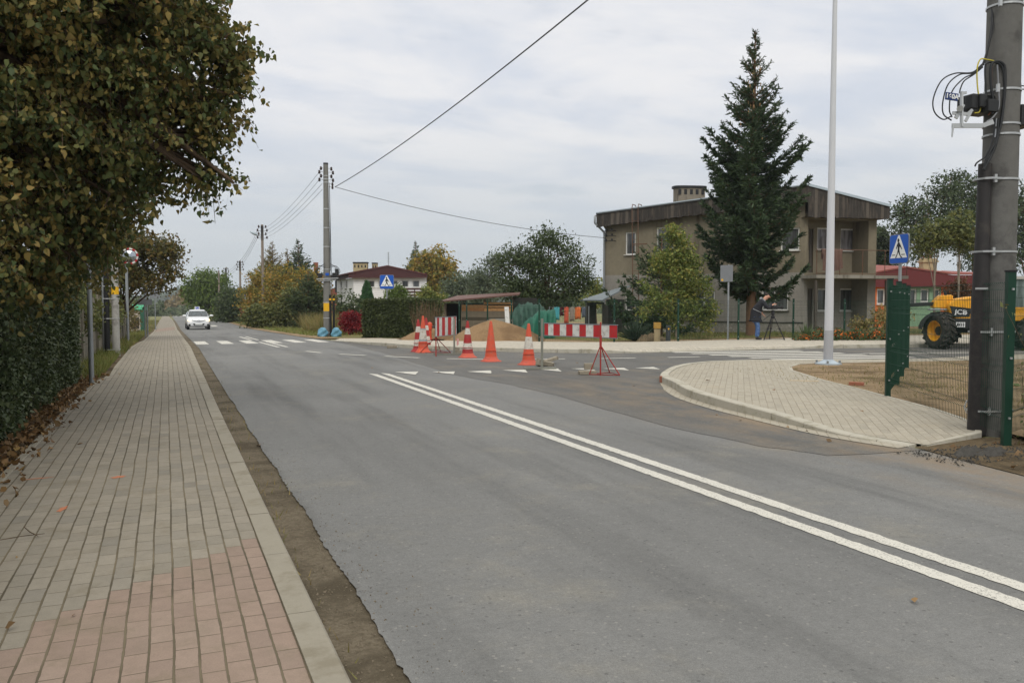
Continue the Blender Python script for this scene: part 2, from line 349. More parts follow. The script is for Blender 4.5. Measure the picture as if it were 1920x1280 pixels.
def soilmat(name, a, c, g=None, sc=1.0):
    b = NB(name); co = b.co(); n1 = b.noise(.9 * sc, co, 6, .65); n2 = b.noise(26 * sc, co, 5, .7); n3 = b.noise(140, co, 3, .7)
    o = b.mix(b.mr(n2, .32, .68), lin(a), lin(c)); o = b.mix(b.mr(n1, .45, .62), o, lin(g or [x * .8 for x in a]))
    k = b.ma('MULTIPLY_ADD', n3, .7, .65); cb = b.n('ShaderNodeCombineColor', {0: k, 1: k, 2: k}); o = b.mix(1., o, cb.outputs[0], 'MULTIPLY')
    return b.out(o, .95, .1, bump=b.ma('ADD', n2, b.ma('MULTIPLY', n3, .4)), bstr=.8, bdist=.03)
M_SOIL = soilmat('dark_soil', (92, 80, 62), (116, 102, 80))
M_GUT = soilmat('gutter_grit', (100, 91, 76), (126, 116, 99), (88, 80, 66), 1.4)
M_SAND = soilmat('sandy_soil', (138, 117, 90), (160, 141, 113), (112, 95, 73), 1.3)
M_PILE = soilmat('sand_heap', (132, 108, 80), (148, 122, 92), (120, 97, 72))
M_TURF = soilmat('turf', (92, 96, 56), (116, 112, 70), (120, 104, 72), .6)
M_FIELD = soilmat('field', (104, 108, 72), (128, 124, 86), (110, 106, 76), .08)
# painted lines: worn thermoplastic
def paintmat():
    b = NB('road_paint'); co = b.co(); n = b.noise(30, co, 5, .7); f = b.noise(220, co, 2, .7)
    hole = b.mr(b.noise(75, co, 3, .8), .53, .64); wear = b.mr(b.noise(3.5, co, 4, .6), .3, .62); c = b.mix(b.mr(n, .6, .85), lin((200, 197, 187)), lin((160, 156, 146))); c = b.mix(b.ma('MULTIPLY', hole, b.ma('MULTIPLY_ADD', wear, .8, .3)), c, lin((116, 114, 109))); k = b.ma('MULTIPLY_ADD', f, .3, .85); cb = b.n('ShaderNodeCombineColor', {0: k, 1: k, 2: k})
    return b.out(b.mix(1., c, cb.outputs[0], 'MULTIPLY'), .7, .3, bump=f, bstr=.3, bdist=.004)
M_PAINT = paintmat()
def sheet(name, polys, zo, mt, label, noise=0, step=None):
    """flat surface following the fall of the street; polys = one outline or several"""
    if not isinstance(polys[0][0], (tuple, list)): polys = [polys]
    bm = bmesh.new()
    for po in polys:
        P = [Vector((p[0], p[1], 0)) for p in po]; vs = [bm.verts.new(p) for p in P]
        for t in tessellate_polygon([P]):
            q = [vs[i] for i in t]
            if (q[1].co - q[0].co).cross(q[2].co - q[0].co).z < 0: q.reverse()
            try: bm.faces.new(q)
            except ValueError: pass
    for y in TY[1:-1]:
        bmesh.ops.bisect_plane(bm, geom=bm.verts[:] + bm.edges[:] + bm.faces[:], plane_co=(0, y, 0), plane_no=(0, 1, 0))
    for v in bm.verts: v.co.z = tz(v.co.y) + zo
    me = bpy.data.meshes.new(name); bm.to_mesh(me); bm.free(); me.materials.append(mt)
    o = bpy.data.objects.new(name, me); COL.objects.link(o); return struct(o, label)
def wall_strip(b, pts, w0, w1, z0, z1, m=0, base=tz):
    """kerb: solid strip along pts, from offset w0 to w1 (left is positive), z0..z1 (z1 may be a list)"""
    n = len(pts); P = [Vector((p[0], p[1])) for p in pts]; rows = []
    for i in range(n):
        t = (P[min(i + 1, n - 1)] - P[max(i - 1, 0)]).normalized(); nn = Vector((-t.y, t.x)); g = base(P[i].y)
        a = P[i] + nn * w0; c = P[i] + nn * w1; zt = z1[i] if isinstance(z1, list) else z1
        rows += [(a.x, a.y, g + z0), (a.x, a.y, g + zt - .012), (a.x + nn.x * .012 * (1 if w1 > w0 else -1), a.y + nn.y * .012 * (1 if w1 > w0 else -1), g + zt), (c.x, c.y, g + zt), (c.x, c.y, g + z0)]
    fs = []
    for i in range(n - 1):
        for j in range(4):
            q = (i * 5 + j, (i + 1) * 5 + j, (i + 1) * 5 + j + 1, i * 5 + j + 1); fs.append(q if w1 > w0 else q[::-1])
    b.add(rows, fs, m); b.add(rows[:5], [(0, 1, 2, 3, 4)], m); b.add(rows[-5:], [(4, 3, 2, 1, 0)], m); return b
# ---- ground: one sheet to the horizon
xs = sorted(set(list(np.linspace(-40, 60, 41)) + [-3000, -1500, -600, -250, -120, -70, 90, 140, 250, 600, 1500, 3000])); ys = sorted(set(list(np.linspace(-20, 100, 49)) + [-400, -80, 28, 67, 130, 160, 200, 260, 330, 420, 550, 700, 1000, 1400, 2000, 2600, 4500]))
gb = MB(); nx = len(xs); vs = []
for y in ys:
    for x in xs: vs.append((x, y, tz(y) - .02 - .05 * (abs(x) > 60)))
gb.add(vs, [(j * nx + i, j * nx + i + 1, (j + 1) * nx + i + 1, (j + 1) * nx + i) for j in range(len(ys) - 1) for i in range(nx - 1)])
struct(gb.build('ground', M_FIELD, origin=(0, 0, 0)), 'open ground falling away to fields')
# ---- main road, ragged left edge
edge = [(.90 + .016 * math.sin(y * 2.3) * math.sin(y * 1.3) + random.uniform(-.009, .009), y) for y in np.arange(-4, 14, .045)]
edge = [(.9, -30)] + edge + [(.95, 30), (.97, 67), (1.05, 100), (1.0, 200), (0.5, 330)]
right = [(5.6, 330), (6.2, 200), (6.55, 100), (6.05, 75), (6.0, 56), (6.0, 41.7), (6.15, 36.5), (6.4, 33), (6.6, 28.35), (7.1, 22), (7.25, 12), (7.22, 6.3), (7.12, 5.7), (7.0, 4.9), (6.95, 2), (6.95, -30)]
sheet('main_road', edge + right, 0, M_ROAD, 'worn grey asphalt main road')
# ---- side road and new asphalt apron
FK = [(6.2, 34.2), (6.41, 33.06), (6.45, 30.5), (6.62, 28.35), (7.14, 26.1), (8.1, 24.45), (8.9, 23.5), (10.02, 22.36), (11.2, 21.55), (12.4, 21.1), (13.9, 20.95), (16, 20.9), (18.8, 20.75), (21.66, 20.2), (25, 19.3), (32, 17.6), (60, 11)]
IB = [(8.44, 12.95), (8.75, 13.55), (9.43, 14.4), (10.1, 15.15), (11.0, 15.9), (12.34, 16.72), (13.64, 17.0), (14.84, 16.75), (17.05, 15.95), (21.1, 15.0), (28, 13.3), (58, 6)]
IF = [(8.44, 12.95), (8.2, 12.3), (7.66, 11.06), (7.36, 9.9), (7.2, 8.75), (7.1, 7.84), (7.08, 7.33), (7.12, 6.88), (7.22, 6.4)]
seam = [(6.2, 34.2), (5.85, 27.5), (5.87, 23.8), (5.67, 20.2), (5.5, 16.3), (5.8, 13.9), (5.85, 11.8), (5.66, 8.8), (5.76, 7.2), (6.07, 6.35), (6.55, 6.25), (7.22, 6.2)]
seam2 = []
for a, c in zip(seam[:-1], seam[1:]):
    for k in range(6):
        t = k / 6; seam2.append((a[0] + (c[0] - a[0]) * t + random.uniform(-.03, .03), a[1] + (c[1] - a[1]) * t))
sheet('side_road', seam2 + [(7.22, 6.2)] + IF[::-1] + IB[1:] + FK[::-1][:-1], .004, M_NEW, 'darker new asphalt side road at the junction')
# ---- left pavement, kerb, grit strip
LS = [(-1.32, -20), (-1.3, 6), (-1.27, 9.4), (-1.27, 12.2), (-1.2, 16.8), (-1.02, 18.7), (-1.05, 20.9), (-1.05, 30), (-.97, 34.4), (-.85, 38), (-.75, 60), (-.85, 130), (-1.0, 200)]
sheet('left_pavement', LS + [(.46, 200), (.66, 100), (.59, 67), (.58, 30), (.52, 12), (.52, -20)], .045, M_PAV, 'grey and red block paved footway along the left')
kb = MB(); KL = [(.505, -20), (.505, 2), (.505, 9), (.505, 12), (.565, 30), (.575, 67), (.645, 100), (.445, 200)]
KP = []
for i in range(200):
    y = -4 + i * 1.0; 
    if y > 150: break
    x = np.interp(y, [k[1] for k in KL], [k[0] for k in KL]); x2 = np.interp(y + .988, [k[1] for k in KL], [k[0] for k in KL])
    dz = random.uniform(-.004, .004); wall_strip(kb, [(x, y), (x2, y + .988)], -.14, 0, -.06, .052 + dz)
struct(kb.build('kerb', M_KERB, origin=(0, 0, 0)), 'concrete kerb stones of the left pavement')
sheet('grit_strip', [(.60, -20), (1.0, -20), (1.02, 14), (1.03, 67), (1.1, 130), (.6, 130), (.6, 67), (.62, 14)], -.012, M_GUT, 'strip of dirt and grit between kerb and asphalt')
eb = MB(); wall_strip(eb, LS[:-1], 0, .07, -.05, .05); struct(eb.build('pavement_edging', M_KERB, origin=(0, 0, 0)), 'narrow concrete edging beside the hedge')
sheet('hedge_border', [(-1.3, -20), (-1.3, 12.2), (-1.2, 16.8), (-1.04, 18.7), (-1.06, 34), (-.86, 38), (-.77, 60), (-.86, 130), (-6, 130), (-6, -20)], .004, M_SOIL, 'bare soil under the hedge on the left')
# ---- right corner pavement with kerb, gutter of small setts
ins = [(21.1, 14.2), (17.5, 14.75), (15.3, 15.1), (14.4, 15.3), (13.7, 15.25), (13.0, 14.75), (12.3, 13.9), (11.9, 13.1), (11.35, 12.0), (10.8, 10.6), (10.35, 9.6), (9.75, 8.2), (9.3, 7.4), (8.9, 6.85)]
ob = smooth_curve([(p[0], p[1], 0) for p in (IF[::-1] + IB[1:])], 4); ob = [(p.x, p.y) for p in ob]
def kh(p): return float(np.interp(p[1], [6.4, 7.2, 8.4, 10], [.012, .03, .10, .13])) if p[0] < 9.2 else float(np.interp(p[0], [9.2, 11, 13, 14.5, 18.5, 20], [.13, .11, .05, .03, .03, .12]))
pm = MB(); io = []
for i, p in enumerate(ob):
    a = Vector(ob[max(0, i - 1)]); c = Vector(ob[min(len(ob) - 1, i + 1)]); t = (c - a).normalized(); io.append((p[0] + t.y * .16, p[1] - t.x * .16))
inner = io + [(58, 5.2)] + ins + [(8.45, 6.5), (7.4, 6.32)]
def isl_z(x, y):
    d = min((x - p[0]) ** 2 + (y - p[1]) ** 2 for p in ob); q = min(ob, key=lambda p: (x - p[0]) ** 2 + (y - p[1]) ** 2)
    return .062 + (kh(q) - .062) * max(0, 1 - math.sqrt(d) / .9)
bm = bmesh.new(); P3 = [Vector((p[0], p[1], 0)) for p in inner]; vv = [bm.verts.new(p) for p in P3]
for t in tessellate_polygon([P3]):
    q = [vv[i] for i in t]
    if (q[1].co - q[0].co).cross(q[2].co - q[0].co).z < 0: q.reverse()
    try: bm.faces.new(q)
    except ValueError: pass
for v in bm.verts: v.co.z = isl_z(v.co.x, v.co.y) if v.co.x < 22 else .1
me = bpy.data.meshes.new('corner_pavement'); bm.to_mesh(me); bm.free(); me.materials.append(M_PAV2); o = bpy.data.objects.new('corner_pavement', me); COL.objects.link(o); struct(o, 'pale block paved corner with a rounded kerb')
kb = MB(); i = 0
while i < len(ob) - 1:
    j = min(i + 3, len(ob) - 1); seg = ob[i:j + 1]
    a, c = Vector(seg[-2]), Vector(seg[-1]); seg = seg[:-1] + [tuple(c - (c - a).normalized() * .012)]
    wall_strip(kb, seg, 0, -.157, -.03, [kh(p) + .005 for p in seg]); i = j
struct(kb.build('corner_kerb', M_KERBN, origin=(0, 0, 0)), 'rounded concrete kerb of the corner pavement')
g2 = [p for p in ob if p[1] < 13.3 and p[0] < 8.7]; gut = []
for i, p in enumerate(g2):
    a = Vector(g2[max(0, i - 1)]); c = Vector(g2[min(len(g2) - 1, i + 1)]); t = (c - a).normalized(); gw = .2 * min(1, max(0.02, (13.3 - p[1]) / 1.2)); gut.append((p[0] - t.y * gw, p[1] + t.x * gw))
sheet('gutter_setts', [(p[0], p[1]) for p in g2] + gut[::-1], .010, M_PAV2, 'gutter row of pale setts along the corner kerb')
eb = MB(); wall_strip(eb, ins + [(8.45, 6.5), (7.4, 6.32)], 0, -.07, -.05, [.068] * (len(ins) + 1) + [.02]); struct(eb.build('corner_edging', M_KERBN, origin=(0, 0, 0)), 'thin concrete edging behind the corner pavement')
sheet('sandy_plot', ins + [(8.6, 6.0), (12, 3), (60, -8), (58, 5.2), (40, 9.5)], .056, M_SAND, 'bare sandy ground behind the corner pavement')
sheet('corner_dirt', [(7.25, 6.35), (8.45, 6.5), (9, 6.2), (10, 3), (12, -10), (6.9, -10), (6.95, 4.9), (7.1, 5.7)], .008, M_SOIL, 'dark dirt verge at the right edge of the road')
# ---- far pavement
fko = smooth_curve([(p[0], p[1], 0) for p in FK], 4); fko = [(p.x, p.y) for p in fko]
def fh(p): return float(np.interp(p[1], [27, 31.5, 33], [.12, .05, .02])) if p[0] < 7 else float(np.interp(p[0], [7, 11.5, 12.8, 18.4, 19.6], [.12, .12, .035, .035, .12]))
kb = MB(); i = 0; fin = []
for i, p in enumerate(fko):
    a = Vector(fko[max(0, i - 1)]); c = Vector(fko[min(len(fko) - 1, i + 1)]); t = (c - a).normalized(); fin.append((p[0] - t.y * .155, p[1] + t.x * .155))
i = 0
while i < len(fko) - 1:
    j = min(i + 2, len(fko) - 1); seg = fko[i:j + 1]; a, c = Vector(seg[-2]), Vector(seg[-1]); seg = seg[:-1] + [tuple(c - (c - a).normalized() * .012)]
    wall_strip(kb, seg, 0, .157, -.03, [fh(p) + .005 for p in seg]); i = j
struct(kb.build('far_kerb', M_KERBN, origin=(0, 0, 0)), 'concrete kerb on the far side of the junction')
FB = [(6.97, 36.2), (8.6, 35.6), (9.4, 33), (9.7, 30.1), (10.36, 27.9), (11.77, 26.25), (13.2, 25.2), (15, 24.55), (18.8, 24.7), (22.3, 24.95), (28, 25), (60, 19)]
bm = bmesh.new(); inner = fin + FB[::-1]; P3 = [Vector((p[0], p[1], 0)) for p in inner]; vv = [bm.verts.new(p) for p in P3]
for t in tessellate_polygon([P3]):
    q = [vv[i] for i in t]
    if (q[1].co - q[0].co).cross(q[2].co - q[0].co).z < 0: q.reverse()
    try: bm.faces.new(q)
    except ValueError: pass
for k, v in enumerate(bm.verts): v.co.z = tz(v.co.y) + (fh(fko[k]) if k < len(fin) else .12 if v.co.y < 30 else .03)
me = bpy.data.meshes.new('far_pavement'); bm.to_mesh(me); bm.free(); me.materials.append(M_PAV3); o = bpy.data.objects.new('far_pavement', me); COL.objects.link(o); struct(o, 'pale block pavement across the junction')
sheet('front_gardens', FB + [(60, 80), (8, 80), (7.6, 60), (7.0, 42)], .006, M_SAND, 'bare sandy strip and gardens behind the far pavement')
sheet('right_verge', [(6.0, 41.7), (6.05, 75), (6.6, 100), (6.3, 200), (12, 200), (12, 36), (8.6, 35.7), (6.97, 36.3), (6.2, 36.6)], .012, M_TURF, 'grass verge on the right of the far road')
sheet('verge_dirt', [(6.0, 42), (6.05, 75), (6.6, 105), (7.2, 105), (6.7, 75), (6.7, 45), (7.2, 37.6), (9.0, 36.3), (8.6, 35.8), (6.97, 36.4), (6.2, 36.8)], .018, M_SAND, 'bare sandy edge of the far verge')
sheet('lawn', [(13.5, 9.2), (17, 10.8), (21, 12.5), (30, 10), (30, 0), (12, 4), (11.2, 6)], .062, M_TURF, 'patchy lawn behind the wire fence')
sheet('yard_lawn', [(15, 27.5), (20, 27.5), (30, 28), (40, 26), (45, 60), (14, 60), (13, 40)], .014, M_TURF, 'patchy grass around the house')
# ---- markings
def ragged(po, j=.004, st=.05):
    o = []
    for a, c in zip(po, po[1:] + po[:1]):
        n = max(1, min(400, int(math.hypot(c[0] - a[0], c[1] - a[1]) / st)))
        for k in range(n): t = k / n; o.append((a[0] + (c[0] - a[0]) * t + random.gauss(0, j), a[1] + (c[1] - a[1]) * t + random.gauss(0, j)))
    return o
def strip(x0, y0, x1, y1, w):
    t = Vector((x1 - x0, y1 - y0)).normalized(); n = Vector((-t.y, t.x)) * w / 2
    return [(x0 + n.x, y0 + n.y), (x0 - n.x, y0 - n.y), (x1 - n.x, y1 - n.y), (x1 + n.x, y1 + n.y)]
dl = []
for x in (3.99, 4.25): dl.append(ragged([(x - .062, -1), (x + .062, -1), (x + .062, 17.05), (x - .062, 17.3)])); dl.append(strip(x, -1.02, x, -8, .124))
for x in (3.34, 3.62): dl.append(strip(x, 43.3, x, 37.1, .12)); dl.append(strip(x + .04, 34.2, x + .07, 28.3, .12))
sheet('double_line', dl, .004, M_PAINT, 'white double centre line')
sheet('zebra_crossing', [[(x, 32.65), (x + .44, 32.65), (x + .44, 36.6), (x, 36.6)] for x in (.99, 1.88, 2.77, 3.66, 4.55, 5.44)], .004, M_PAINT, 'white zebra stripes across the far road')
da = [((3.6, 27.55), (3.71, 26.15)), ((3.88, 25.55), (4.18, 24.6)), ((4.56, 23.8), (5.12, 22.95)), ((5.55, 22.4), (6.25, 21.45)), ((6.83, 20.85), (7.7, 20.2)), ((8.9, 19.8), (9.7, 19.6)), ((10.6, 19.33), (11.58, 19.14)), ((12.5, 18.99), (13.46, 18.9))]
sheet('bend_dashes', [strip(a[0], a[1], c[0], c[1], .15) for a, c in da[1:]] , .009, M_PAINT, 'dashed white line curving into the side road')
tri = [[(740, 698), (785, 697), (779, 703)], [(809, 697.5), (853, 697), (850, 702)], [(875, 697), (920, 695), (921, 700.5)], [(942, 694.5), (985, 693.5), (989, 699)], [(1007, 692.5), (1046, 691.5), (1053, 697)], [(1071, 691.5), (1109, 690.5), (1117, 695.5)], [(1130, 691.3), (1170, 690), (1180, 694.8)], [(1190, 690.3), (1226, 688.5), (1237, 692.7)]]
sheet('give_way_teeth', [ragged([gxy(*p) for p in t], .006, .06) for t in tri], .010, M_PAINT, 'row of white give way triangles')
sheet('side_zebra', [strip(13.85 + .14 * k, 20.75 - .7 * k, 17.95 + .14 * k, 19.95 - .7 * k, .34) for k in range(7)], .011, M_PAINT, 'white zebra stripes across the side road')
sheet('side_line', [strip(18.6, 17.9, 40, 12.6, .12), strip(18.65, 18.2, 40, 12.95, .12)], .011, M_PAINT, 'white line on the side road')
sheet('far_arrow', [strip(4.0, 84, 4.0, 79, .5), strip(3.6, 92, 3.6, 88, .15)] + [[(x, 190), (x + .5, 190), (x + .5, 200), (x, 200)] for x in (1.6, 2.6, 3.6, 4.6)], .009, M_PAINT, 'pale far road markings')
M_SPRAY = mat('spray_paint', (182, 116, 84), .8, .2, 20)
for k, (u, v, a, w, l) in enumerate([(70, 907, .1, .03, .24), (222, 904, .5, .08, .12), (117, 966, 1.35, .045, .16)]):
    p = G(u, v); b = MB(); n = 9; pts = []
    for j in range(14):
        an = 6.283 * j / 14; rr = 1 + .25 * math.sin(j * 2.3 + k); pts.append((p.x + (math.cos(an) * l / 2 * math.cos(a) - math.sin(an) * w / 2 * math.sin(a)) * rr, p.y + (math.cos(an) * l / 2 * math.sin(a) + math.sin(an) * w / 2 * math.cos(a)) * rr, .048))
    b.ngon(pts); tag(b.build('paint_mark', M_SPRAY), ['thin orange spray line at the left edge of the paving', 'round orange spray blob near the middle of the paving', 'short upright orange spray dash on the paving'][k], 'paint mark', 'orange spray marks on the pavement', 'structure')
# far hills and wood edge
def wood(name, label, x0, x1, y, h, n, ls, lm, depth=40, zb=None, wob=6, cat='woodland'):
    X = rng.uniform(x0, x1, n); Y = y + rng.uniform(0, depth, n)
    top = h * (.72 + .28 * np.sin(X / wob * 1.1) * np.sin(X / wob * .37 + 1.3) + .12 * np.sin(X / wob * 3.1)); Z = np.array([tz(a) for a in Y]) + top * rng.random(n) ** .6
    o = raw_mesh(name, leaf_quads(np.stack([X, Y, Z], 1), ls, .8, 0), 4, lm); return tag(o, label, cat, None, 'stuff')
# ================================================================ vegetation
BARK = mat('bark', (92, 76, 60), .9, .3, 4, bump=.6, bs=40, col2=(62, 52, 42), streak=1)
BARKP = mat('grey_bark', (128, 118, 104), .9, .25, 4, bump=.5, bs=40)
L_LIND = leafmat('lime_leaves', [(58, 72, 46), (76, 90, 54), (92, 102, 58), (112, 108, 60), (162, 142, 82), (124, 90, 50)], .25)
L_LEFT = leafmat('brown_green_leaves', [(58, 62, 38), (84, 84, 46), (106, 94, 50), (120, 88, 52)], .2)
L_GREEN = leafmat('green_leaves', [(66, 84, 40), (90, 110, 48), (116, 134, 60)], .25)
L_DGREEN = leafmat('dark_leaves', [(54, 68, 42), (74, 88, 54), (94, 104, 68)], .2)
L_YEL = leafmat('autumn_leaves', [(86, 98, 50), (108, 112, 54), (136, 124, 56), (168, 136, 58), (162, 112, 58)], .25)
L_OLIVE = leafmat('olive_leaves', [(72, 84, 48), (96, 102, 56), (122, 118, 66)], .2)
L_PEAR = leafmat('pear_leaves', [(74, 94, 46), (98, 114, 56), (126, 132, 66), (176, 158, 86)], .25)
L_GREY = leafmat('grey_green_leaves', [(70, 82, 62), (92, 104, 80), (116, 124, 98)], .2)
L_RED = leafmat('red_creeper_leaves', [(92, 22, 32), (128, 30, 40), (152, 50, 52), (92, 48, 40)], .2)
L_HEDGE = leafmat('hedge_leaves', [(54, 68, 44), (72, 86, 54), (90, 102, 66), (108, 112, 72)], .15, .45, .4)
L_HEDGE2 = leafmat('clipped_hedge_leaves', [(54, 64, 38), (74, 84, 50), (96, 106, 62)], .15)
L_NEED = leafmat('spruce_needles', [(50, 66, 46), (66, 84, 56), (84, 102, 68)], .1)
L_LARCH = leafmat('larch_needles', [(96, 96, 56), (122, 112, 62), (140, 120, 66)], .15)
L_PINE = leafmat('pine_needles', [(52, 66, 42), (68, 82, 52), (92, 102, 66)], .1)
L_THUJA = leafmat('thuja_scales', [(42, 74, 46), (58, 94, 56), (74, 110, 66)], .1)
L_DRY = leafmat('dry_grass', [(128, 112, 70), (150, 132, 86), (112, 112, 62), (96, 104, 56)], .2)
L_GRASS = leafmat('grass_blades', [(84, 100, 46), (104, 116, 56), (130, 128, 72), (150, 134, 86)], .25)
L_FALL = leafmat('fallen_leaves', [(92, 72, 50), (122, 92, 60), (142, 112, 72), (108, 88, 66), (164, 134, 72)], .1)
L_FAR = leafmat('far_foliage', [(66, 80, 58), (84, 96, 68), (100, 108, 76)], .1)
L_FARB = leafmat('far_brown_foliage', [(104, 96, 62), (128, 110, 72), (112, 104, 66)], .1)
TWIG = mat('twigs', (92, 78, 62), .9, .2)
def tl(lst, dep=None): return [(tuple(D(c[0], c[1], c[2] if dep is None else dep)), c[-1]) for c in lst]
# big lime tree overhanging the pavement
lc = [(60, 60, 9.3, 1.35), (200, 40, 9, 1.2), (320, 20, 9.5, .75), (372, 50, 10, .42), (425, 95, 10, .42), (440, 125, 10, .3), (420, 175, 10, .4), (385, 215, 10, .42), (345, 290, 10, .48), (395, 262, 10, .28), (392, 335, 10, .26), (432, 338, 10, .1), (290, 335, 10, .32), (330, 180, 10, .75),
      (230, 200, 9.5, .95), (110, 180, 9, 1.1), (100, 330, 9.6, .9), (215, 340, 9.5, .55), (245, 385, 10, .28), (60, 430, 9.6, .76), (140, 450, 9.5, .45), (195, 425, 9.8, .36), (30, 250, 9.3, 1.05), (0, 520, 9.6, .38), (40, 510, 9.8, .25), (0, 100, 9, 1.3), (90, 500, 10, .28), (190, 465, 10, .14), (-60, 520, 9.6, .7),
      (150, -150, 9, 1.5), (290, -130, 9.5, .9), (-150, 100, 8, 1.5), (-150, 350, 8, 1.3), (-100, -200, 8, 1.7), (100, 200, 12, 1.7), (240, 130, 12, 1.1), (80, 400, 12, 1.1), (150, 470, 13, .6), (60, 480, 12, .6), (200, 300, 11.5, .9)]  # last, deeper clumps added behind the crown to darken it
tree('lime_tree', 'big lime tree with browning leaves overhanging the pavement at left', 'tree', (-4.3, 9.4, 0), tl(lc), 132000, .064, L_LIND, BARK, .26, sig=.085, six=True, spray=.5, aspect=.68, droop=1.0, gap=.3, fs=2.6, trunk_top=(-3.6, 9.6, 6.5), mlimb=30)
# hanging seed bracts are leaves too; second tree further down the street
tree('bushy_tree', 'brown green bushy tree further down the left pavement', 'tree', at(200, 39), tl([(262, 465, 36, 1.1), (298, 472, 36, .9), (325, 468, 36, .5), (318, 505, 36, .5), (283, 512, 36, .85), (252, 515, 36.5, .9), (235, 490, 36, 1.2), (303, 530, 36, .36), (330, 542, 37, .12), (225, 528, 37, .9), (200, 470, 37, 1.4), (180, 520, 38, 1.2)]), 21000, .13, L_LEFT, BARK, .14, gap=.35, sig=.16)
tree('garden_tree', 'low dark leafy tree behind the left concrete fence', 'tree', (-3.4, 21, 0), tl([(100, 520, 24, 1.1), (135, 560, 25, .8), (50, 560, 22, 1.1), (150, 520, 26, .9), (180, 525, 27, .5)]), 8000, .12, L_LEFT, BARK, .12)
# hedge beside the pavement
def hedge(name, label, path, w, h, n, ls, lm, zb=0, core=True, rag=.06, sig=.05):
    P = [Vector((p[0], p[1])) for p in path]; L = [0]
    for a, c in zip(P[:-1], P[1:]): L.append(L[-1] + (c - a).length)
    s = rng.random(n) * L[-1]; k = np.clip(np.searchsorted(L, s) - 1, 0, len(P) - 2); t = (s - np.array(L)[k]) / np.diff(L)[k]
    A = np.array([[p.x, p.y] for p in P]); q = A[k] + (A[k + 1] - A[k]) * t[:, None]; d = unit(A[k + 1] - A[k]); nn = np.stack([-d[:, 1], d[:, 0]], 1)
    f = rng.random(n); top = f < w / (w + 2 * h); side = np.where(rng.random(n) < .5, -1, 1)
    dep = np.abs(rng.standard_normal(n)) * rag * 1.6 - rag * .6 + rag * np.sin(s * 2.1) * .6
    lat = np.where(top, rng.uniform(-w / 2, w / 2, n), side * (w / 2 - dep)); zz = np.where(top, h - dep + .04 * np.sin(s * 1.7), rng.random(n) * h)
    rnd = ((zz / h) ** 6) * .12; lat = np.where(top, lat, lat - side * rnd)
    e = (rng.random(n) < max(.07, w / (2 * L[-1] + 2 * w))); s_end = np.where(rng.random(n) < .5, 0, len(P) - 1); 
    q = np.where(e[:, None], A[s_end] + rng.standard_normal((n, 2)) * .05, q); lat = np.where(e, rng.uniform(-w / 2, w / 2, n), lat); zz = np.where(e, rng.random(n) * h, zz)
    V = np.stack([q[:, 0] + nn[:, 0] * lat, q[:, 1] + nn[:, 1] * lat, zz + np.array([tz(y) for y in q[:, 1]])], 1)
    root = thing(name, label, 'hedge', (P[0].x, P[0].y, tz(P[0].y)))
    raw_mesh('foliage', leaf6(V, ls, .75, .35), 6, lm, root)
    b = MB(); m = max(30, int(L[-1] * 14))
    for i in range(m):
        sv = random.random() * L[-1]; kk = min(len(P) - 2, max(0, int(np.searchsorted(L, sv)) - 1)); a = P[kk].lerp(P[kk + 1], (sv - L[kk]) / (L[kk + 1] - L[kk])); dd = (P[kk + 1] - P[kk]).normalized(); n2 = Vector((-dd.y, dd.x)); z0 = tz(a.y)
        o1 = random.uniform(-.25, .25) * w; o2 = random.uniform(-.46, .46) * w
        b.tube([(a.x + n2.x * o1, a.y + n2.y * o1, z0 - .02), (a.x + n2.x * (o1 + o2) / 2, a.y + n2.y * (o1 + o2) / 2, z0 + h * .45), (a.x + n2.x * o2, a.y + n2.y * o2, z0 + h * .93)], [.016, .011, .004], 4)
    if core:
        for a, c in zip(P[:-1], P[1:]):
            z0 = tz((a.y + c.y) / 2); b.beam((a.x, a.y, z0 + h * .47), (c.x, c.y, z0 + h * .47), w * .62, h * .9)  # solid dark box among the branches stands in for the shaded inside
    b.build('branches_dark_core', mat('hedge_branches_dark_core', (52, 46, 36), .95, .4, 9, bump=.8, bs=20), root, True); return root
hedge('hedge', 'tall dark green hedge along the left pavement under the lime tree', [(-2.05, 2.5), (-2.1, 9), (-2.1, 13), (-2.0, 18.1)], .85, 2.15, 90000, .048, L_HEDGE, rag=.09)
# litter under the hedge
n = 2600; Y = 3.5 + 15.5 * rng.random(n) ** 1.3; X = np.where(rng.random(n) < .9, rng.normal(-1.5, .12, n), rng.normal(-1.28, .1, n)).clip(-1.9, -1.1)
P = np.stack([X, Y, .015 + .05 * rng.random(n) + np.where(X > -1.27, .05, 0)], 1)
tag(raw_mesh('fallen_leaves', leaf6(P, .056, .7, 0), 6, L_FALL, origin=(-1.5, 10, 0)), 'drift of brown fallen leaves along the foot of the left hedge', 'fallen leaves', None, 'stuff')
P = [(*gxy(u, v), .06) for u, v in [(90, 851), (157, 840), (222, 706), (10, 1199), (30, 1058), (487, 836), (142, 1171), (60, 830), (265, 700), (350, 660), (1715, 1133), (1322, 727), (1392, 790), (1448, 745), (1510, 809), (1620, 790), (1085, 692), (1185, 724), (700, 690), (1560, 830), (1340, 778), (820, 700), (1480, 803), (1850, 850), (1875, 862), (1900, 880), (1760, 822)]]
P = [(x, y, .13 if 8.2 < x < 12 and y > 6.3 else (.012 if x > .6 else .055)) for x, y, z in P]
tag(raw_mesh('scattered_leaves', leaf_quads(np.array(P), .065, .6, 0, flat=.75), 4, L_FALL, origin=(0, 8, 0)), 'single yellow leaves scattered over pavements and road', 'fallen leaves', None, 'stuff')
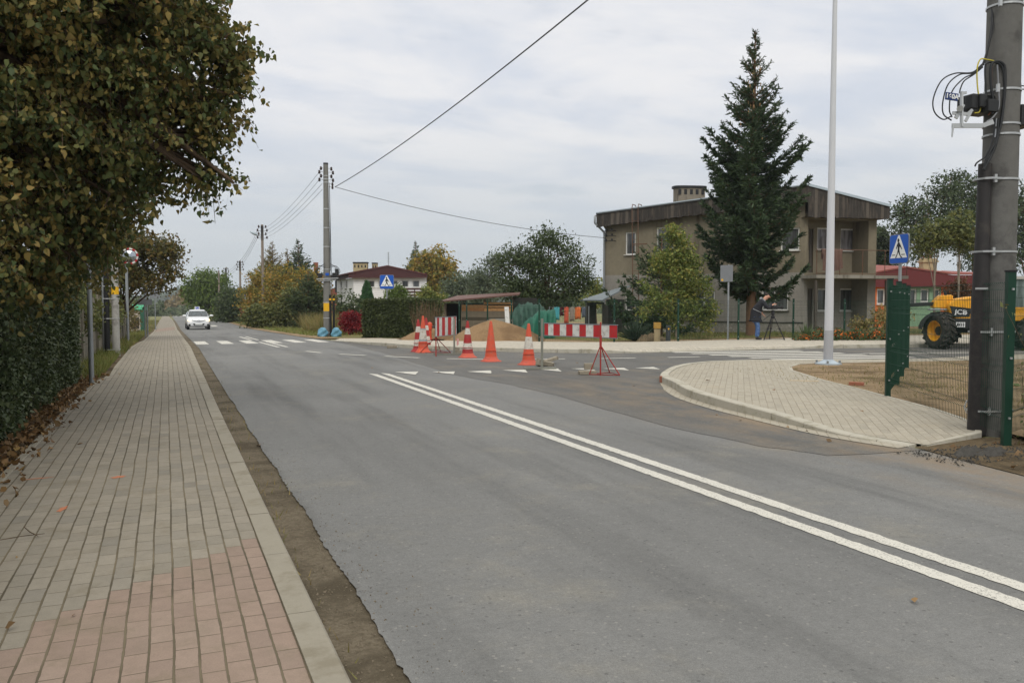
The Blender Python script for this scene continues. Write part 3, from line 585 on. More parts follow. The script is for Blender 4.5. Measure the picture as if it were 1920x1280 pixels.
# twig on the pavement
b = MB(); p = G(45, 1020); p.z = .055
b.tube([p + Vector((-.02, .16, .02)), p + Vector((.03, .03, .015)), p + Vector((.09, -.08, .01))], [.003, .004, .002], 5); b.tube([p + Vector((-.16, -.1, .01)), p + Vector((0, -.06, .015)), p + Vector((.12, -.03, .01))], [.002, .003, .002], 5)
tag(b.build('twig', BARK), 'dry forked twig lying on the block paving', 'twig')
# gravel and grit pieces
def grit(name, label, boxes, n, s, mt, kind='stuff'):
    pts = []
    for (x0, x1, y0, y1, z), w in boxes:
        k = int(n * w); pts.append(np.stack([rng.uniform(x0, x1, k), rng.uniform(y0, y1, k), np.full(k, z)], 1))
    P = np.concatenate(pts); N = len(P); sz = (s * (.4 + rng.random(N) ** 3 * 1.6))[:, None, None]
    T = np.array([[1, 0, -.4], [-.5, .87, -.4], [-.5, -.87, -.4], [0, 0, .6]]) * np.ones((N, 1, 1)); T = T + rng.normal(0, .25, (N, 4, 3)); V = P[:, None] + T * sz
    tri = V[:, [0, 1, 3, 1, 2, 3, 2, 0, 3]].reshape(-1, 3); return tag(raw_mesh(name, tri, 3, mt, origin=P.mean(0)), label, 'gravel', None, kind)
M_STONE = mat('grit_stone', (118, 108, 92), .9, .5, 20); M_TAR = mat('asphalt_crumbs', (66, 64, 60), .85, .4, 20)
grit('grit', 'loose grit in the dirt strip by the kerb', [((.66, .98, 2.5, 8, -.008), .6), ((.66, .98, 8, 30, -.008), .3), ((.9, 1.25, 2.5, 9, .003), .1)], 3000, .0042, M_STONE)
grit('clods', 'small clods and stones on the sandy ground', [((10, 15, 8, 15, .02), .5), ((12, 30, 24.8, 27, .02), .25), ((7.3, 9, 4, 6.2, .01), .25)], 900, .025, M_PILE)
grit('soil_crumbs', 'dark crumbs along the broken asphalt edge', [((.84, 1.02, 2.3, 6, .004), .7), ((.85, 1.1, 2.3, 10, .004), .3)], 400, .003, mat('soil_crumb', (92, 83, 68), .95, .4, 20))
# asphalt crumbs heap
def heap(name, label, c, rx, ry, h, mt, cat, seed=0, rough=.12, res=36, rot=0, kind=None):
    r2 = np.random.default_rng(seed); b = MB(); vs = []; ph = r2.random(6) * 6
    for i in range(res + 1):
        for j in range(res + 1):
            a = (i / res * 2 - 1); e = (j / res * 2 - 1); rr = math.hypot(a, e); f = max(0, 1 - rr ** 1.25 * (1 + .12 * math.sin(3 * math.atan2(e, a) + ph[0])))
            z = h * (f ** .85) * (1 + rough * (math.sin(a * 7 + ph[1]) * math.sin(e * 6 + ph[2]) + .6 * math.sin(a * 17 + ph[3]) * math.sin(e * 15 + ph[4]))) + (r2.normal(0, rough * h * .16) if f > 0 else 0)
            x = a * rx; y = e * ry; vs.append((c[0] + x * math.cos(rot) - y * math.sin(rot), c[1] + x * math.sin(rot) + y * math.cos(rot), c[2] - .03 + z))
    b.add(vs, [(i * (res + 1) + j, (i + 1) * (res + 1) + j, (i + 1) * (res + 1) + j + 1, i * (res + 1) + j + 1) for i in range(res) for j in range(res)], 0, True)
    return tag(b.build(name, mt), label, cat, None, kind)
p = G(1815, 850); heap('rubble_heap', 'low heap of black asphalt crumbs at the pavement corner', (p.x + .1, p.y - .05, 0), .55, .28, .075, M_TAR, 'rubble heap', 3, .6, 44)
grit('asphalt_crumbs', 'black asphalt crumbs around the low heap', [((p.x - .7, p.x + .8, p.y - .45, p.y + .3, .015), 1)], 900, .009, M_TAR)
p = G(890, 643); heap('sand_pile', 'broad pile of light brown sand in front of the shed fence', (at(925, 30.2).x, at(925, 30.2).y, .08), 1.85, 1.25, .8, M_PILE, 'sand pile', 5, .05, 48, R(-20))
p = G(762, 637); heap('sand_pile', 'lower sand pile beside the red hydrant and the clipped hedge', (at(808, 33.8).x, at(808, 33.8).y, -.02), 1.25, .8, .5, M_PILE, 'sand pile', 6, .05, 32)
# grass
def grass(name, label, areas, n, h, mt, wid=.012, zoff=.0):
    pts = []
    for x0, x1, y0, y1, w in areas: k = int(n * w); pts.append(np.stack([rng.uniform(x0, x1, k), rng.uniform(y0, y1, k)], 1))
    P = np.concatenate(pts); N = len(P); g = np.sin(P[:, 0] * 2.2) * np.sin(P[:, 1] * 1.3) + rng.normal(0, .6, N); P = P[g > -.5]; N = len(P)
    Z = np.array([tz(y) for y in P[:, 1]]) + zoff; B = np.stack([P[:, 0], P[:, 1], Z], 1); a = rng.random(N) * 6.283; w = np.stack([np.cos(a), np.sin(a), 0 * a], 1) * wid
    hh = h * (.4 + rng.random(N)); lean = rng.normal(0, .45, (N, 2)) * hh[:, None]; T = B + np.stack([lean[:, 0], lean[:, 1], hh], 1)
    return tag(raw_mesh(name, np.stack([B - w, B + w, T], 1), 3, mt, origin=B.mean(0)), label, 'grass', None, 'stuff')
grass('grass', 'rough grass between the left pavement and the concrete fence', [(-1.75, -1.25, 18.2, 26, .45), (-2.2, -1.12, 26, 60, .4), (-2.6, -.95, 60, 125, .3)], 8500, .2, L_GRASS)
grass('grass', 'grass verge in front of the letter boxes across the road', [(6.6, 11, 42, 60, .5), (6.8, 12, 60, 110, .5)], 9000, .2, L_GRASS, .025)
grass('tall_dry_grass', 'tall dry grass behind the grey pylon with the blue bags', [(7.9, 9.3, 47, 54, 1)], 2600, 1.0, L_DRY, .02)
grass('weeds', 'dry weeds growing in the dirt strip beside the kerb', [(.63, .72, 3, 9, .3), (.64, .9, 6, 14, .3), (.63, .95, 12, 30, .4)], 420, .05, L_DRY, .004)
grass('sparse_weeds', 'sparse weeds on the sandy plot behind the corner', [(10.5, 18, 7.5, 14.5, 1)], 2600, .07, L_DRY, .006, .05)
grass('lawn_grass', 'patchy lawn seen through the wire fence at right', [(11.5, 24, 6, 12.2, 1)], 12000, .07, L_GRASS, .008, .02)
grass('yard_grass', 'thin grass around the concrete house', [(15.5, 34, 27.5, 34, 1)], 5000, .14, L_GRASS, .015)
# ---- conifers
def conifer(name, label, base, H, rad, z0, n, lm, group=None, rise=.12, droop=.28, tr=None, power=.62, nl=.2, wl=.045, whorl=.38, seed=1, cones=0, ragged=.3, per=7):
    r3 = random.Random(seed); base = Vector(base); root = thing(name, label, 'tree', base, 0, group); tr = tr or H * .014
    b = MB(); b.tube([base + Vector((0, 0, -.15)), base + Vector((0, 0, H * .3)), base + Vector((0, 0, H * .7)), base + Vector((0, 0, H))], [tr * 1.35, tr, tr * .5, .012], 9)
    segs = []; z = z0
    while z < H - .12:
        t = (z - z0) / (H - z0); L0 = rad * min(1, ((1 - t) / power) ** 1.05) * (1 if t > .12 else .8 + 1.6 * t)
        for k in range(per if t < .75 else 5):
            az = r3.random() * 6.283; L = max(.12, L0 * r3.uniform(1 - ragged, 1.1)); up = rise + .55 * t; c, s_ = math.cos(az), math.sin(az)
            zz = z + r3.uniform(-.15, .15); pts = []
            for i in range(6):
                f = i / 5; pts.append(base + Vector((c * L * f, s_ * L * f, zz + L * (up * f - droop * (1 - t) * math.sin(f * 2.4) + .3 * f ** 3 * (1 - t * .4)))))
            b.tube(pts, [max(.006, tr * .22 * (1 - f / 6)) for f in range(6)], 4, cap=False)
            for i in range(5):
                a, e = pts[i], pts[i + 1]; d = (e - a).normalized(); sd = d.cross(Vector((0, 0, 1))).normalized()
                m = max(1, int((e - a).length / .16))
                for q in range(m):
                    p = a.lerp(e, (q + r3.random()) / m); fl = i / 5
                    for sg in (-1, 1):
                        bl = L * .32 * (1.05 - fl) * r3.uniform(.5, 1.1) * (.35 + .65 * min(1, fl * 3)) + .08 * min(1, L)
                        e2 = p + (sd * sg * .8 + d * .6 + Vector((0, 0, r3.uniform(-.45, .05)))).normalized() * bl; segs.append((p, e2))
                segs.append((a, e))
        z += whorl * (1 - .45 * t)
    S = np.array([[tuple(a), tuple(e)] for a, e in segs]); ln = np.linalg.norm(S[:, 1] - S[:, 0], axis=1); pr = ln / ln.sum()
    idx = rng.choice(len(S), n, p=pr); f = rng.random((n, 1)); P = S[idx, 0] * (1 - f) + S[idx, 1] * f; ax = unit(S[idx, 1] - S[idx, 0])
    fr = np.clip((base.z + H - P[:, 2]) / (H * .45), .28, 1); keep = rng.random(n) < .3 + .7 * fr; P, ax, fr = P[keep], ax[keep], fr[keep]; raw_mesh('crown', leaf_quads(P, nl * (.6 + .4 * fr), wl / nl * 1.25, 0, axis=ax, ajit=.6, var=.25), 4, lm, root)
    b.build('trunk', mat('spruce_bark', (110, 84, 64), .9, .3, 4, bump=.5, bs=30), root, True)
    if cones:
        cb = MB()
        for i in range(cones):
            az = r3.random() * 6.283; zz = H * r3.uniform(.62, .93); rr = rad * (1 - (zz - z0) / (H - z0)) * r3.uniform(.2, .8); p = base + Vector((math.cos(az) * rr, math.sin(az) * rr, zz))
            cb.tube([p, p + Vector((0, 0, -.06)), p + Vector((0, 0, -.16))], [.012, .028, .008], 6)
        o = cb.build('spruce_cones', mat('cone_scales', (168, 138, 96), .8, .3, 20), root, True); o['kind'] = 'stuff'
    return root
sb = at(1409, 36.5); conifer('spruce_tree', 'tall dark spruce in front of the concrete house', sb, 13.3, 2.5, 1.9, 78000, L_NEED, nl=.2, wl=.04, cones=60, seed=4, per=7, power=.62, whorl=.44, ragged=.55, rise=.16, droop=.22)
conifer('small_spruce', 'small dark spruce half hidden behind the pear tree', at(1240, 37.5), 4.6, 2.4, .6, 12000, L_NEED, nl=.2, wl=.05, seed=8, power=.8)
conifer('garden_spruce', 'narrow blue green spruce above the autumn bushes', at(561, 84), 8.6, 2.3, .8, 9000, L_NEED, nl=.34, wl=.1, seed=3)
conifer('larch', 'tall feathery brownish larch behind the street lamp pole', at(512, 88), 8.8, 3.4, .6, 16000, L_LARCH, nl=.32, wl=.07, seed=5, droop=.3, power=.85, ragged=.45)
conifer('larch', 'narrow brownish larch between the taller larch and the garden spruce', at(540, 88), 7.9, 1.9, .6, 6000, L_LARCH, nl=.32, wl=.07, seed=6)
conifer('spire_spruce', 'dark pointed spruce rising behind the white house', at(780, 100), 9.6, 2.6, .6, 11000, L_NEED, nl=.36, wl=.1, seed=9, power=.95)
conifer('garden_spruce', 'dark green young spruce by the letter boxes', at(578, 66), 4.6, 1.5, .2, 8000, L_DGREEN, nl=.25, wl=.08, seed=12)
# ---- deciduous
def dt(name, label, u, dep, cl, n, ls, lm, tr=.1, **k): return tree(name, label, 'tree', at(u, dep), tl([(c[0], c[1], dep + (c[3] if len(c) > 3 else 0), c[2]) for c in cl]), n, ls, lm, k.pop('bark', BARK), tr, **k)
dt('walnut_tree', 'round green tree at the far bend of the road', 388, 112, [(385, 545, 2.7), (368, 540, 2.1), (402, 538, 2.2), (385, 518, 1.5), (420, 522, .9), (357, 552, 1.3), (405, 562, 2.1), (378, 568, 1.8), (418, 552, 1.6), (395, 583, 1.6)], 13000, .32, L_GREEN, .3, sig=.3)
dt('dark_tree', 'dark green tree beside the far utility pole', 436, 96, [(432, 565, 1.7), (448, 578, 1.6), (425, 585, 1.5), (452, 560, 1.4), (440, 590, 1.5), (418, 580, 1.0)], 9000, .26, L_DGREEN, .2, sig=.25)
yb = [('orange autumn bush under the larch beside the bus stop', 488, 80, [(485, 530, 1.4), (472, 550, 1.3), (500, 515, 1.1), (490, 565, 1.6), (470, 580, 1.2)], L_YEL), ('golden autumn bush left of the letter boxes', 525, 74, [(520, 530, 1.3), (535, 515, 1.0), (515, 560, 1.5), (540, 550, 1.3), (505, 585, 1.2)], L_YEL), ('yellow autumn bush beside the grey pylon', 588, 72, [(575, 520, 1.1), (592, 530, 1.2), (585, 555, 1.4), (600, 565, 1.1), (560, 540, 1.1), (598, 590, .9)], L_YEL), ('low green bush in front of the golden bushes', 490, 68, [(480, 590, .8), (500, 595, .9), (515, 590, .8), (470, 598, .6)], L_OLIVE), ('olive green bush behind the letter boxes', 555, 68, [(545, 575, 1.2), (560, 590, 1.0), (530, 585, .9), (552, 555, .9)], L_OLIVE)]
for la, u, dep, cl, lm in yb: dt('autumn_bush', la, u, dep, cl, 6500, .2, lm, .08, sig=.22, group='bushes along the far verge')
dt('red_bush', 'small red leaved bush behind the bus stop sign', 468, 92, [(470, 575, .9), (463, 585, .6), (477, 582, .7)], 1500, .2, L_RED, .05)
dt('round_bush', 'round olive bush at the far driveway', 413, 104, [(412, 590, 1.2), (420, 597, 1.0), (405, 597, .9)], 2500, .2, L_OLIVE, .05)
dt('garden_shrub', 'dark shrub at the corner of the white house', 645, 60, [(648, 570, 1.1), (658, 580, 1.0), (640, 585, 1.1), (655, 592, .9)], 4000, .17, L_DGREEN, .06)
cp = G(661, 624)
dt('red_creeper', 'block of deep red creeper beside the clipped hedge', 660, 43.6, [(650, 602, .42), (665, 598, .42), (672, 610, .4), (655, 615, .42), (668, 620, .35), (645, 594, .25), (676, 594, .25), (660, 592, .3)], 6500, .085, L_RED, .04, sig=.06, gap=.1)
hedge('clipped_hedge', 'clipped dark hedge behind the left crossing sign', [(p.x, p.y + .55) for p in (at(696, 37.5), at(826, 36.7))], 1.25, 1.72, 36000, .07, L_HEDGE2, rag=.07)
cb = MB(); r4 = random.Random(5); hb = at(800, 35.2)
for i in range(150):
    a = D(r4.uniform(778, 826), 563, 35.3 + r4.uniform(0, .25)); a.z = tz(a.y); e = Vector((r4.uniform(-.35, .35), r4.uniform(-.1, .12), r4.uniform(1.0, 1.7)))
    cb.tube([a, a + e * .5 + Vector((r4.uniform(-.08, .08), 0, 0)), a + e], [.012, .008, .003], 4, cap=False)
tag(cb.build('bare_bush', mat('dry_twigs', (112, 94, 72), .9, .2)), 'bare brown twigs of a bush at the right end of the clipped hedge', 'bush')
def thuja(name, label, u, dep, H, rad, n):
    bs = at(u, dep); zz = rng.random(n) ** 1.25; r = rad * np.sin(np.clip((1 - zz) * 1.75, 0, 1.57)) * (.78 + .22 * rng.random(n)); a = rng.random(n) * 6.283
    P = np.stack([bs.x + r * np.cos(a), bs.y + r * np.sin(a), bs.z + zz * H], 1); root = thing(name, label, 'tree', bs)
    ax = np.stack([np.cos(a) * .35, np.sin(a) * .35, np.ones(n)], 1); raw_mesh('crown', leaf_quads(P, .26, .5, 0, axis=ax, ajit=.4), 4, L_THUJA, root)
    b = MB(); b.tube([bs, bs + Vector((0, 0, H * .8))], [.1, .03], 7); b.build('trunk', BARK, root, True)
thuja('thuja', 'pointed green thuja against the white house', 688, 66, 3.5, .72, 4200)
dt('garden_shrub', 'dark green shrub under the white house balcony', 740, 62, [(735, 555, .9), (750, 560, .9), (728, 565, .7), (745, 545, .6)], 3200, .16, L_GREEN, .06)
dt('garden_shrub', 'light yellow green shrub at the right of the white house', 808, 60, [(800, 555, .8), (815, 550, .8), (825, 560, .7), (805, 545, .5)], 2800, .16, L_PEAR, .06)
dt('yellow_tree', 'golden yellow tree behind the white house', 815, 92, [(815, 500, 2.3), (790, 500, 1.5), (835, 505, 1.4), (805, 525, 2.0), (830, 530, 2.0), (780, 505, 1.0), (850, 535, 1.5), (800, 488, 1.0)], 11000, .3, L_YEL, .2, sig=.28)
dt('grey_tree', 'grey green tree between the yellow tree and the apple tree', 868, 86, [(865, 540, 1.8), (885, 530, 1.4), (850, 550, 1.6), (893, 545, 1.5), (875, 555, 1.8)], 7500, .25, L_GREY, .15, sig=.28)
dt('grey_tree', 'second grey green tree just left of the apple tree', 905, 72, [(905, 525, 1.3), (920, 500, 1.0), (915, 545, 1.5), (935, 485, .9), (898, 550, 1.1)], 6500, .2, L_GREY, .12, sig=.25, gap=.45)
dt('apple_tree', 'wide dark apple tree left of the concrete house', 1035, 42, [(1010, 475, 1.1), (970, 490, 1.0), (1050, 470, 1.0), (1085, 500, .85), (1005, 520, 1.3), (955, 530, .9), (1060, 525, 1.2), (1040, 555, 1.0), (985, 545, 1.0), (1095, 530, .55), (1030, 445, .6), (940, 500, .55), (1075, 555, .6), (1000, 560, .6)], 21000, .12, L_DGREEN, .16, sig=.16, gap=.3)
dt('pale_tree', 'pale green tree behind the gap beside the concrete house', 1118, 75, [(1112, 545, 1.1), (1122, 535, .8), (1105, 560, 1.2), (1120, 560, 1.0)], 3000, .2, L_PEAR, .1)
dt('pear_tree', 'yellowing young pear tree in front of the concrete house', 1270, 33, [(1262, 440, .45), (1275, 470, .62), (1245, 490, .6), (1290, 500, .62), (1225, 530, .5), (1265, 530, .75), (1310, 545, .6), (1240, 570, .6), (1290, 575, .6), (1330, 580, .4), (1215, 585, .4), (1320, 605, .35), (1262, 600, .35)], 17000, .1, L_PEAR, .07, sig=.11, gap=.2, bark=BARKP)
pn = [('tall pine left of the big pylon', 1740, 74, [(1700, 425, 2.2), (1740, 390, 2.3), (1775, 360, 1.9), (1720, 460, 2.2), (1765, 430, 2.4), (1800, 400, 2.0), (1690, 395, 1.2)]), ('tall pine behind the big pylon', 1830, 76, [(1820, 370, 2.4), (1850, 400, 2.6), (1815, 440, 2.3), (1840, 470, 2.4), (1800, 345, 1.3)]), ('tall pine at the right edge of the view', 1930, 74, [(1915, 400, 2.2), (1940, 440, 2.5), (1910, 470, 2.0), (1950, 370, 2.2)]), ('low pine beyond the balcony', 1656, 78, [(1660, 455, 1.1), (1650, 480, 1.1), (1670, 475, 1.2), (1652, 440, .6)])]
for la, u, dep, cl in pn: dt('pine_tree', la, u, dep, cl, 12500, .26, L_PINE, .26, sig=.22, gap=.5, aspect=.5, group='pines behind the orange building', bark=mat('pine_bark', (126, 92, 70), .9, .3, 4))
for la, u, dep, cl in [('slender pale stemmed tree left of its twin before the orange building', 1753, 40, [(1745, 445, .8), (1770, 430, .7), (1730, 462, .5), (1765, 455, .6)]), ('slender pale stemmed tree beside the big pylon', 1797, 40, [(1800, 425, .8), (1815, 450, .6), (1785, 440, .6)])]:
    dt('slender_tree', la, u, dep, cl, 2700, .15, L_OLIVE, .06, sig=.2, gap=.45, bark=BARKP, group='slender trees before the orange building')
dt('red_shrub', 'brownish red shrub behind the yellow loader', 1795, 42, [(1790, 545, .6), (1810, 555, .6), (1800, 535, .4)], 2500, .12, leafmat('russet_leaves', [(86, 70, 48), (120, 78, 56), (80, 90, 54)], .2), .05)
dt('dry_shrub', 'dry brownish shrub behind the orange flowers', 1640, 33, [(1625, 600, .5), (1650, 595, .5), (1670, 600, .5), (1610, 612, .35), (1690, 600, .45)], 3600, .09, L_DRY, .04, gap=.5)
# marigold bed
n = 7000; t = rng.random(n); U = 1490 + 185 * t; Pm = np.array([tuple(at(u, 29.9 + d)) for u, d in zip(U[:], rng.normal(.3, .35, n))]); hgt = .42 * (.5 + .5 * np.sin(U / 11.) ** 2) * np.clip((U - 1480) / 50, .3, 1)
Pm[:, 2] = .1 + hgt * rng.random(n); top = (Pm[:, 2] > .1 + hgt * .3) & (rng.random(n) < .42)
fb = thing('flower_bed', 'bed of orange marigolds along the house fence', 'flower bed', Pm.mean(0) * [1, 1, 0])
a = raw_mesh('foliage', leaf_quads(Pm[~top], .1, .6, 0), 4, L_DGREEN, fb); a['kind'] = 'stuff'
a = raw_mesh('blossoms', leaf_quads(Pm[top], .055, .9, 0, flat=.3), 4, leafmat('marigold', [(186, 92, 36), (204, 114, 44), (160, 66, 34)], .1), fb); a['kind'] = 'stuff'
def spiky(name, label, base, H, n, mt):
    b = MB(); base = Vector(base)
    for i in range(n):
        a = random.random() * 6.283; el = random.uniform(.35, 1.5); L = H * random.uniform(.7, 1.1); d = Vector((math.cos(a) * math.cos(el), math.sin(a) * math.cos(el), math.sin(el))); s = d.cross(Vector((0, 0, 1))).normalized() * .022
        m = base + d * L * .6; e = base + d * L + Vector((0, 0, -.12 * L * math.cos(el))); b.add([base - s, base + s, m + s, e, m - s], [(0, 1, 2, 3, 4)])
    return tag(b.build(name, mt, origin=base), label, 'plant')
p = at(1192, 31.2); spiky('yucca', 'spiky dark green yucca before the house wall', p, .95, 120, mat('yucca_leaf', (58, 72, 56), .5, .3, 5))
p = at(1513, 30.8); spiky('leafy_clump', 'green grassy clump left of the marigolds', p, .75, 70, mat('iris_leaf', (90, 108, 70), .5, .3, 5))
p = at(1222, 30.6); heap('soil_mound', 'small dark mound of dug earth by the yucca', (p.x, p.y, 0), .75, .5, .36, M_SOIL, 'soil mound', 9, .3, 24)
# far treelines and hills
hb = MB(); vs = []; N1 = 60
for i in range(N1 + 1):
    x = -900 + 2600 * i / N1
    for j, (y, h) in enumerate([(900, 0), (1050, 4), (1200, 9), (1400, 14), (1700, 14)]): vs.append((x, y, tz(y) + h * (.85 + .25 * math.sin(x / 170 + j * .4) + .12 * math.sin(x / 61))-4))
hb.add(vs, [(i * 5 + j, (i + 1) * 5 + j, (i + 1) * 5 + j + 1, i * 5 + j + 1) for i in range(N1) for j in range(4)], 0, True)
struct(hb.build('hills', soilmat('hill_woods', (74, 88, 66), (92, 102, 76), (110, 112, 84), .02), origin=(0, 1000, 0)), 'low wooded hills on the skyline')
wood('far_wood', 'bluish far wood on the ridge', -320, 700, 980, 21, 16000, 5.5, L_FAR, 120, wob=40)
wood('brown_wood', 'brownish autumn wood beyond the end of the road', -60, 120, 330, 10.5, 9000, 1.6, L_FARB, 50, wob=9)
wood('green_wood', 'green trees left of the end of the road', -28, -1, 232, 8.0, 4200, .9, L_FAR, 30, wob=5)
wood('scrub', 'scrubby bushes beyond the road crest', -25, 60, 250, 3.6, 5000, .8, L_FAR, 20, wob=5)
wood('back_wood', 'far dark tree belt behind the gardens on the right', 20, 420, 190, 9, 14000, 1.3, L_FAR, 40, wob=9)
for k, (la, x, y, h) in enumerate([('bush left of the pavement beyond the sign backs', -2.3, 55, 1.9), ('bush behind the green roofed box', -3.2, 64, 2.3), ('yellowish bush at the far end of the left pavement', -2.3, 76, 2.2), ('dark bush at the far left before the road crest', -2.6, 100, 2.4), ('bush beside the mirror post', -3.3, 43, 1.9)]):
    tree('verge_bush', la, 'bush', (x, y, tz(y)), [((x, y, tz(y) + h * .5), (.8, 3.2, h * .5)), ((x - .3, y + 2, tz(y) + h * .62), (.8, 2.2, h * .42)), ((x, y - 2, tz(y) + h * .45), (.7, 1.8, h * .45))], 4200, .12, [L_LEFT, L_DGREEN, L_OLIVE, L_DGREEN, L_LEFT][k], BARK, .05, group='bushes along the left verge', sig=.14)
# bramble at the right edge of the view
b = MB(); Pl = []; r5 = random.Random(9); root = thing('bramble', 'straggly green bramble around the green fence post at right', 'bush', (8.6, 6.0, 0))
for i in range(46):
    o = Vector((8.55 + r5.uniform(-.25, .9), 5.95 + r5.uniform(-.55, .1), 0)); L = r5.uniform(.4, 2.3) * (.55 if o.x < 8.6 else 1); d = Vector((r5.uniform(-.5, .35), r5.uniform(-.4, .1), 1)).normalized()
    pts = [o + d * L * f + Vector((r5.uniform(-.06, .06), 0, -.22 * L * f * f * r5.uniform(.2, 1.6))) for f in (0, .3, .6, 1)]; b.tube(pts, [.006, .005, .004, .002], 4, cap=False)
    for q in range(int(L * 17)):
        f = r5.uniform(.15, 1) * 3; k = min(2, int(f)); Pl.append(tuple(pts[k].lerp(pts[k + 1], f - k) + Vector([r5.gauss(0, .03) for _ in range(3)])))
b.build('stems', TWIG, root, True); raw_mesh('foliage', leaf_quads(np.array(Pl), .055, .6, .3), 4, leafmat('bramble_leaves', [(60, 76, 46), (84, 98, 60), (116, 118, 72), (140, 104, 66)], .2), root)
# ================================================================ buildings
def glassmat(name, col, rough=.06):
    b = NB(name); n = b.mr(b.noise(2.6, b.co((2.2, 2.2, .25)), 4, .6, .6), .35, .65); MATS[name] = b.m; return b.out(b.mix(n, lin([x * .6 for x in col]), lin(col)), rough, .6)
M_GLASS = glassmat('window_glass', (96, 98, 98)); M_GLASSL = glassmat('curtain_reflection_glass', (150, 146, 148))  # pale tone of the loggia panes paints in a reflection besides curtain folds
M_WHITE = mat('white_frame', (214, 213, 208), .5, .08, 4, col2=(186, 184, 176))
M_PLAST = mat('beige_plaster', (124, 116, 98), .92, .35, .8, bump=.4, bs=70, col2=(92, 85, 71), streak=1)
M_PLAST2 = mat('grey_plaster', (138, 134, 126), .92, .32, .8, bump=.4, bs=70, col2=(122, 119, 111), streak=1)
M_PLINTH = mat('plinth', (134, 130, 120), .95, .35, 4, bump=.6, bs=25, col2=(170, 166, 156))
M_DOOR = mat('dark_door', (78, 72, 64), .6, .2)
M_BOARD = mat('weathered_boards', (60, 56, 52), .9, .5, 5, bump=.5, bs=30, col2=(86, 78, 70), streak=1)
M_BITUM = mat('roof_felt', (88, 88, 88), .9, .2, 2)
M_FLASH = mat('metal_flashing', (176, 188, 196), .5, .1, 3, metal=.3)
M_CONC = mat('concrete', (138, 134, 124), .9, .22, 2, bump=.4, bs=50, col2=(104, 98, 88), streak=1)
M_RUST = mat('rusty_steel', (104, 78, 62), .8, .3, 12)
M_GALV = mat('galvanised', (150, 154, 156), .45, .12, 6, metal=.55)
M_DGREY = mat('dark_plastic', (40, 41, 42), .5, .2, 6)
M_BLACK = mat('black_rubber', (30, 30, 31), .6, .2, 6)
def s_on(P, Q, u):
    d = D(u, 563, 1.0) - Vector(CAM); n = Vector((-d.y, d.x)); a = Vector((P[0], P[1])); c = Vector((Q[0], Q[1])) - a
    return -(n.dot(a)) / n.dot(c) * c.length
class Facade:
    def __init__(s, P, Q): s.P = Vector((P[0], P[1], 0)); s.t = Vector((Q[0] - P[0], Q[1] - P[1], 0)); s.L = s.t.length; s.t.normalize(); s.n = Vector((s.t.y, -s.t.x, 0))
    def pt(s, a, z, d=0): return s.P + s.t * a + s.n * d + Vector((0, 0, z))
    def X(s, a, z, d=0):
        M = Matrix.Identity(4)
        for i in range(3): M[i][0] = s.t[i]; M[i][1] = -s.n[i]; M[i][2] = (0, 0, 1)[i]; M[i][3] = s.pt(a, z, d)[i]
        return M
    def rect(s, u0, v0, u1, v1):
        P, Q = s.P, s.P + s.t * s.L; a, c = s_on(P, Q, u0), s_on(P, Q, u1); m = s.pt((a + c) / 2, 0); dep = (m - Vector(CAM)).dot(Vector(FW)); return (a, c, zof(v1, dep), zof(v0, dep))
    def wall(s, b, z0, z1, ops, m=0, dep=.16, L0=0, L1=None):
        L1 = s.L if L1 is None else L1
        S = sorted({L0, L1} | {min(max(o[i], L0), L1) for o in ops for i in (0, 1)}); Z = sorted({z0, z1} | {min(max(o[i], z0), z1) for o in ops for i in (2, 3)})
        for a, c in zip(S[:-1], S[1:]):
            for e, f in zip(Z[:-1], Z[1:]):
                if c - a < 1e-4 or f - e < 1e-4: continue
                if any(o[0] - 1e-4 <= a and c <= o[1] + 1e-4 and o[2] - 1e-4 <= e and f <= o[3] + 1e-4 for o in ops): continue
                b.add([s.pt(a, e), s.pt(c, e), s.pt(c, f), s.pt(a, f)], [(0, 1, 2, 3)], m)
        for o in ops:
            q = [(o[0], o[2]), (o[1], o[2]), (o[1], o[3]), (o[0], o[3])]
            for i in range(4):
                (a, e), (c, f) = q[i], q[(i + 1) % 4]; b.add([s.pt(a, e), s.pt(c, f), s.pt(c, f, -dep), s.pt(a, e, -dep)], [(0, 1, 2, 3)], m)
    def window(s, o, parent, dep=.1, fr=.07, mull=1, glass=None, sill=True, frame=None):
        a, c, e, f = o; X = s.X((a + c) / 2, (e + f) / 2, -dep); w, h = c - a, f - e; b = MB()
        for sx in (-1, 1): b.box((sx * (w / 2 - fr / 2), 0, 0), (fr, .06, h), X=X)
        for sz in (-1, 1): b.box((0, 0, sz * (h / 2 - fr / 2)), (w - 2 * fr, .06, fr), X=X)
        for k in range(mull): b.box((-w / 2 + w * (k + 1) / (mull + 1), 0, 0), (fr * 1.1, .055, h - 2 * fr), X=X)
        W = b.build('window', frame or M_WHITE, parent, True)
        g = MB(); g.add([(-w / 2 + fr, .012, -h / 2 + fr), (w / 2 - fr, .012, -h / 2 + fr), (w / 2 - fr, .012, h / 2 - fr), (-w / 2 + fr, .012, h / 2 - fr)], [(0, 1, 2, 3)], X=X)
        me = g.build('glass', glass or M_GLASS, parent, True); me.parent = W
        if sill:
            g = MB(); g.box((0, -dep * .5 - .06, -h / 2 - .02), (w + .12, .2, .035), X=X); me = g.build('sill', sill if not isinstance(sill, bool) else M_WHITE, parent, True); me.parent = W
        return W
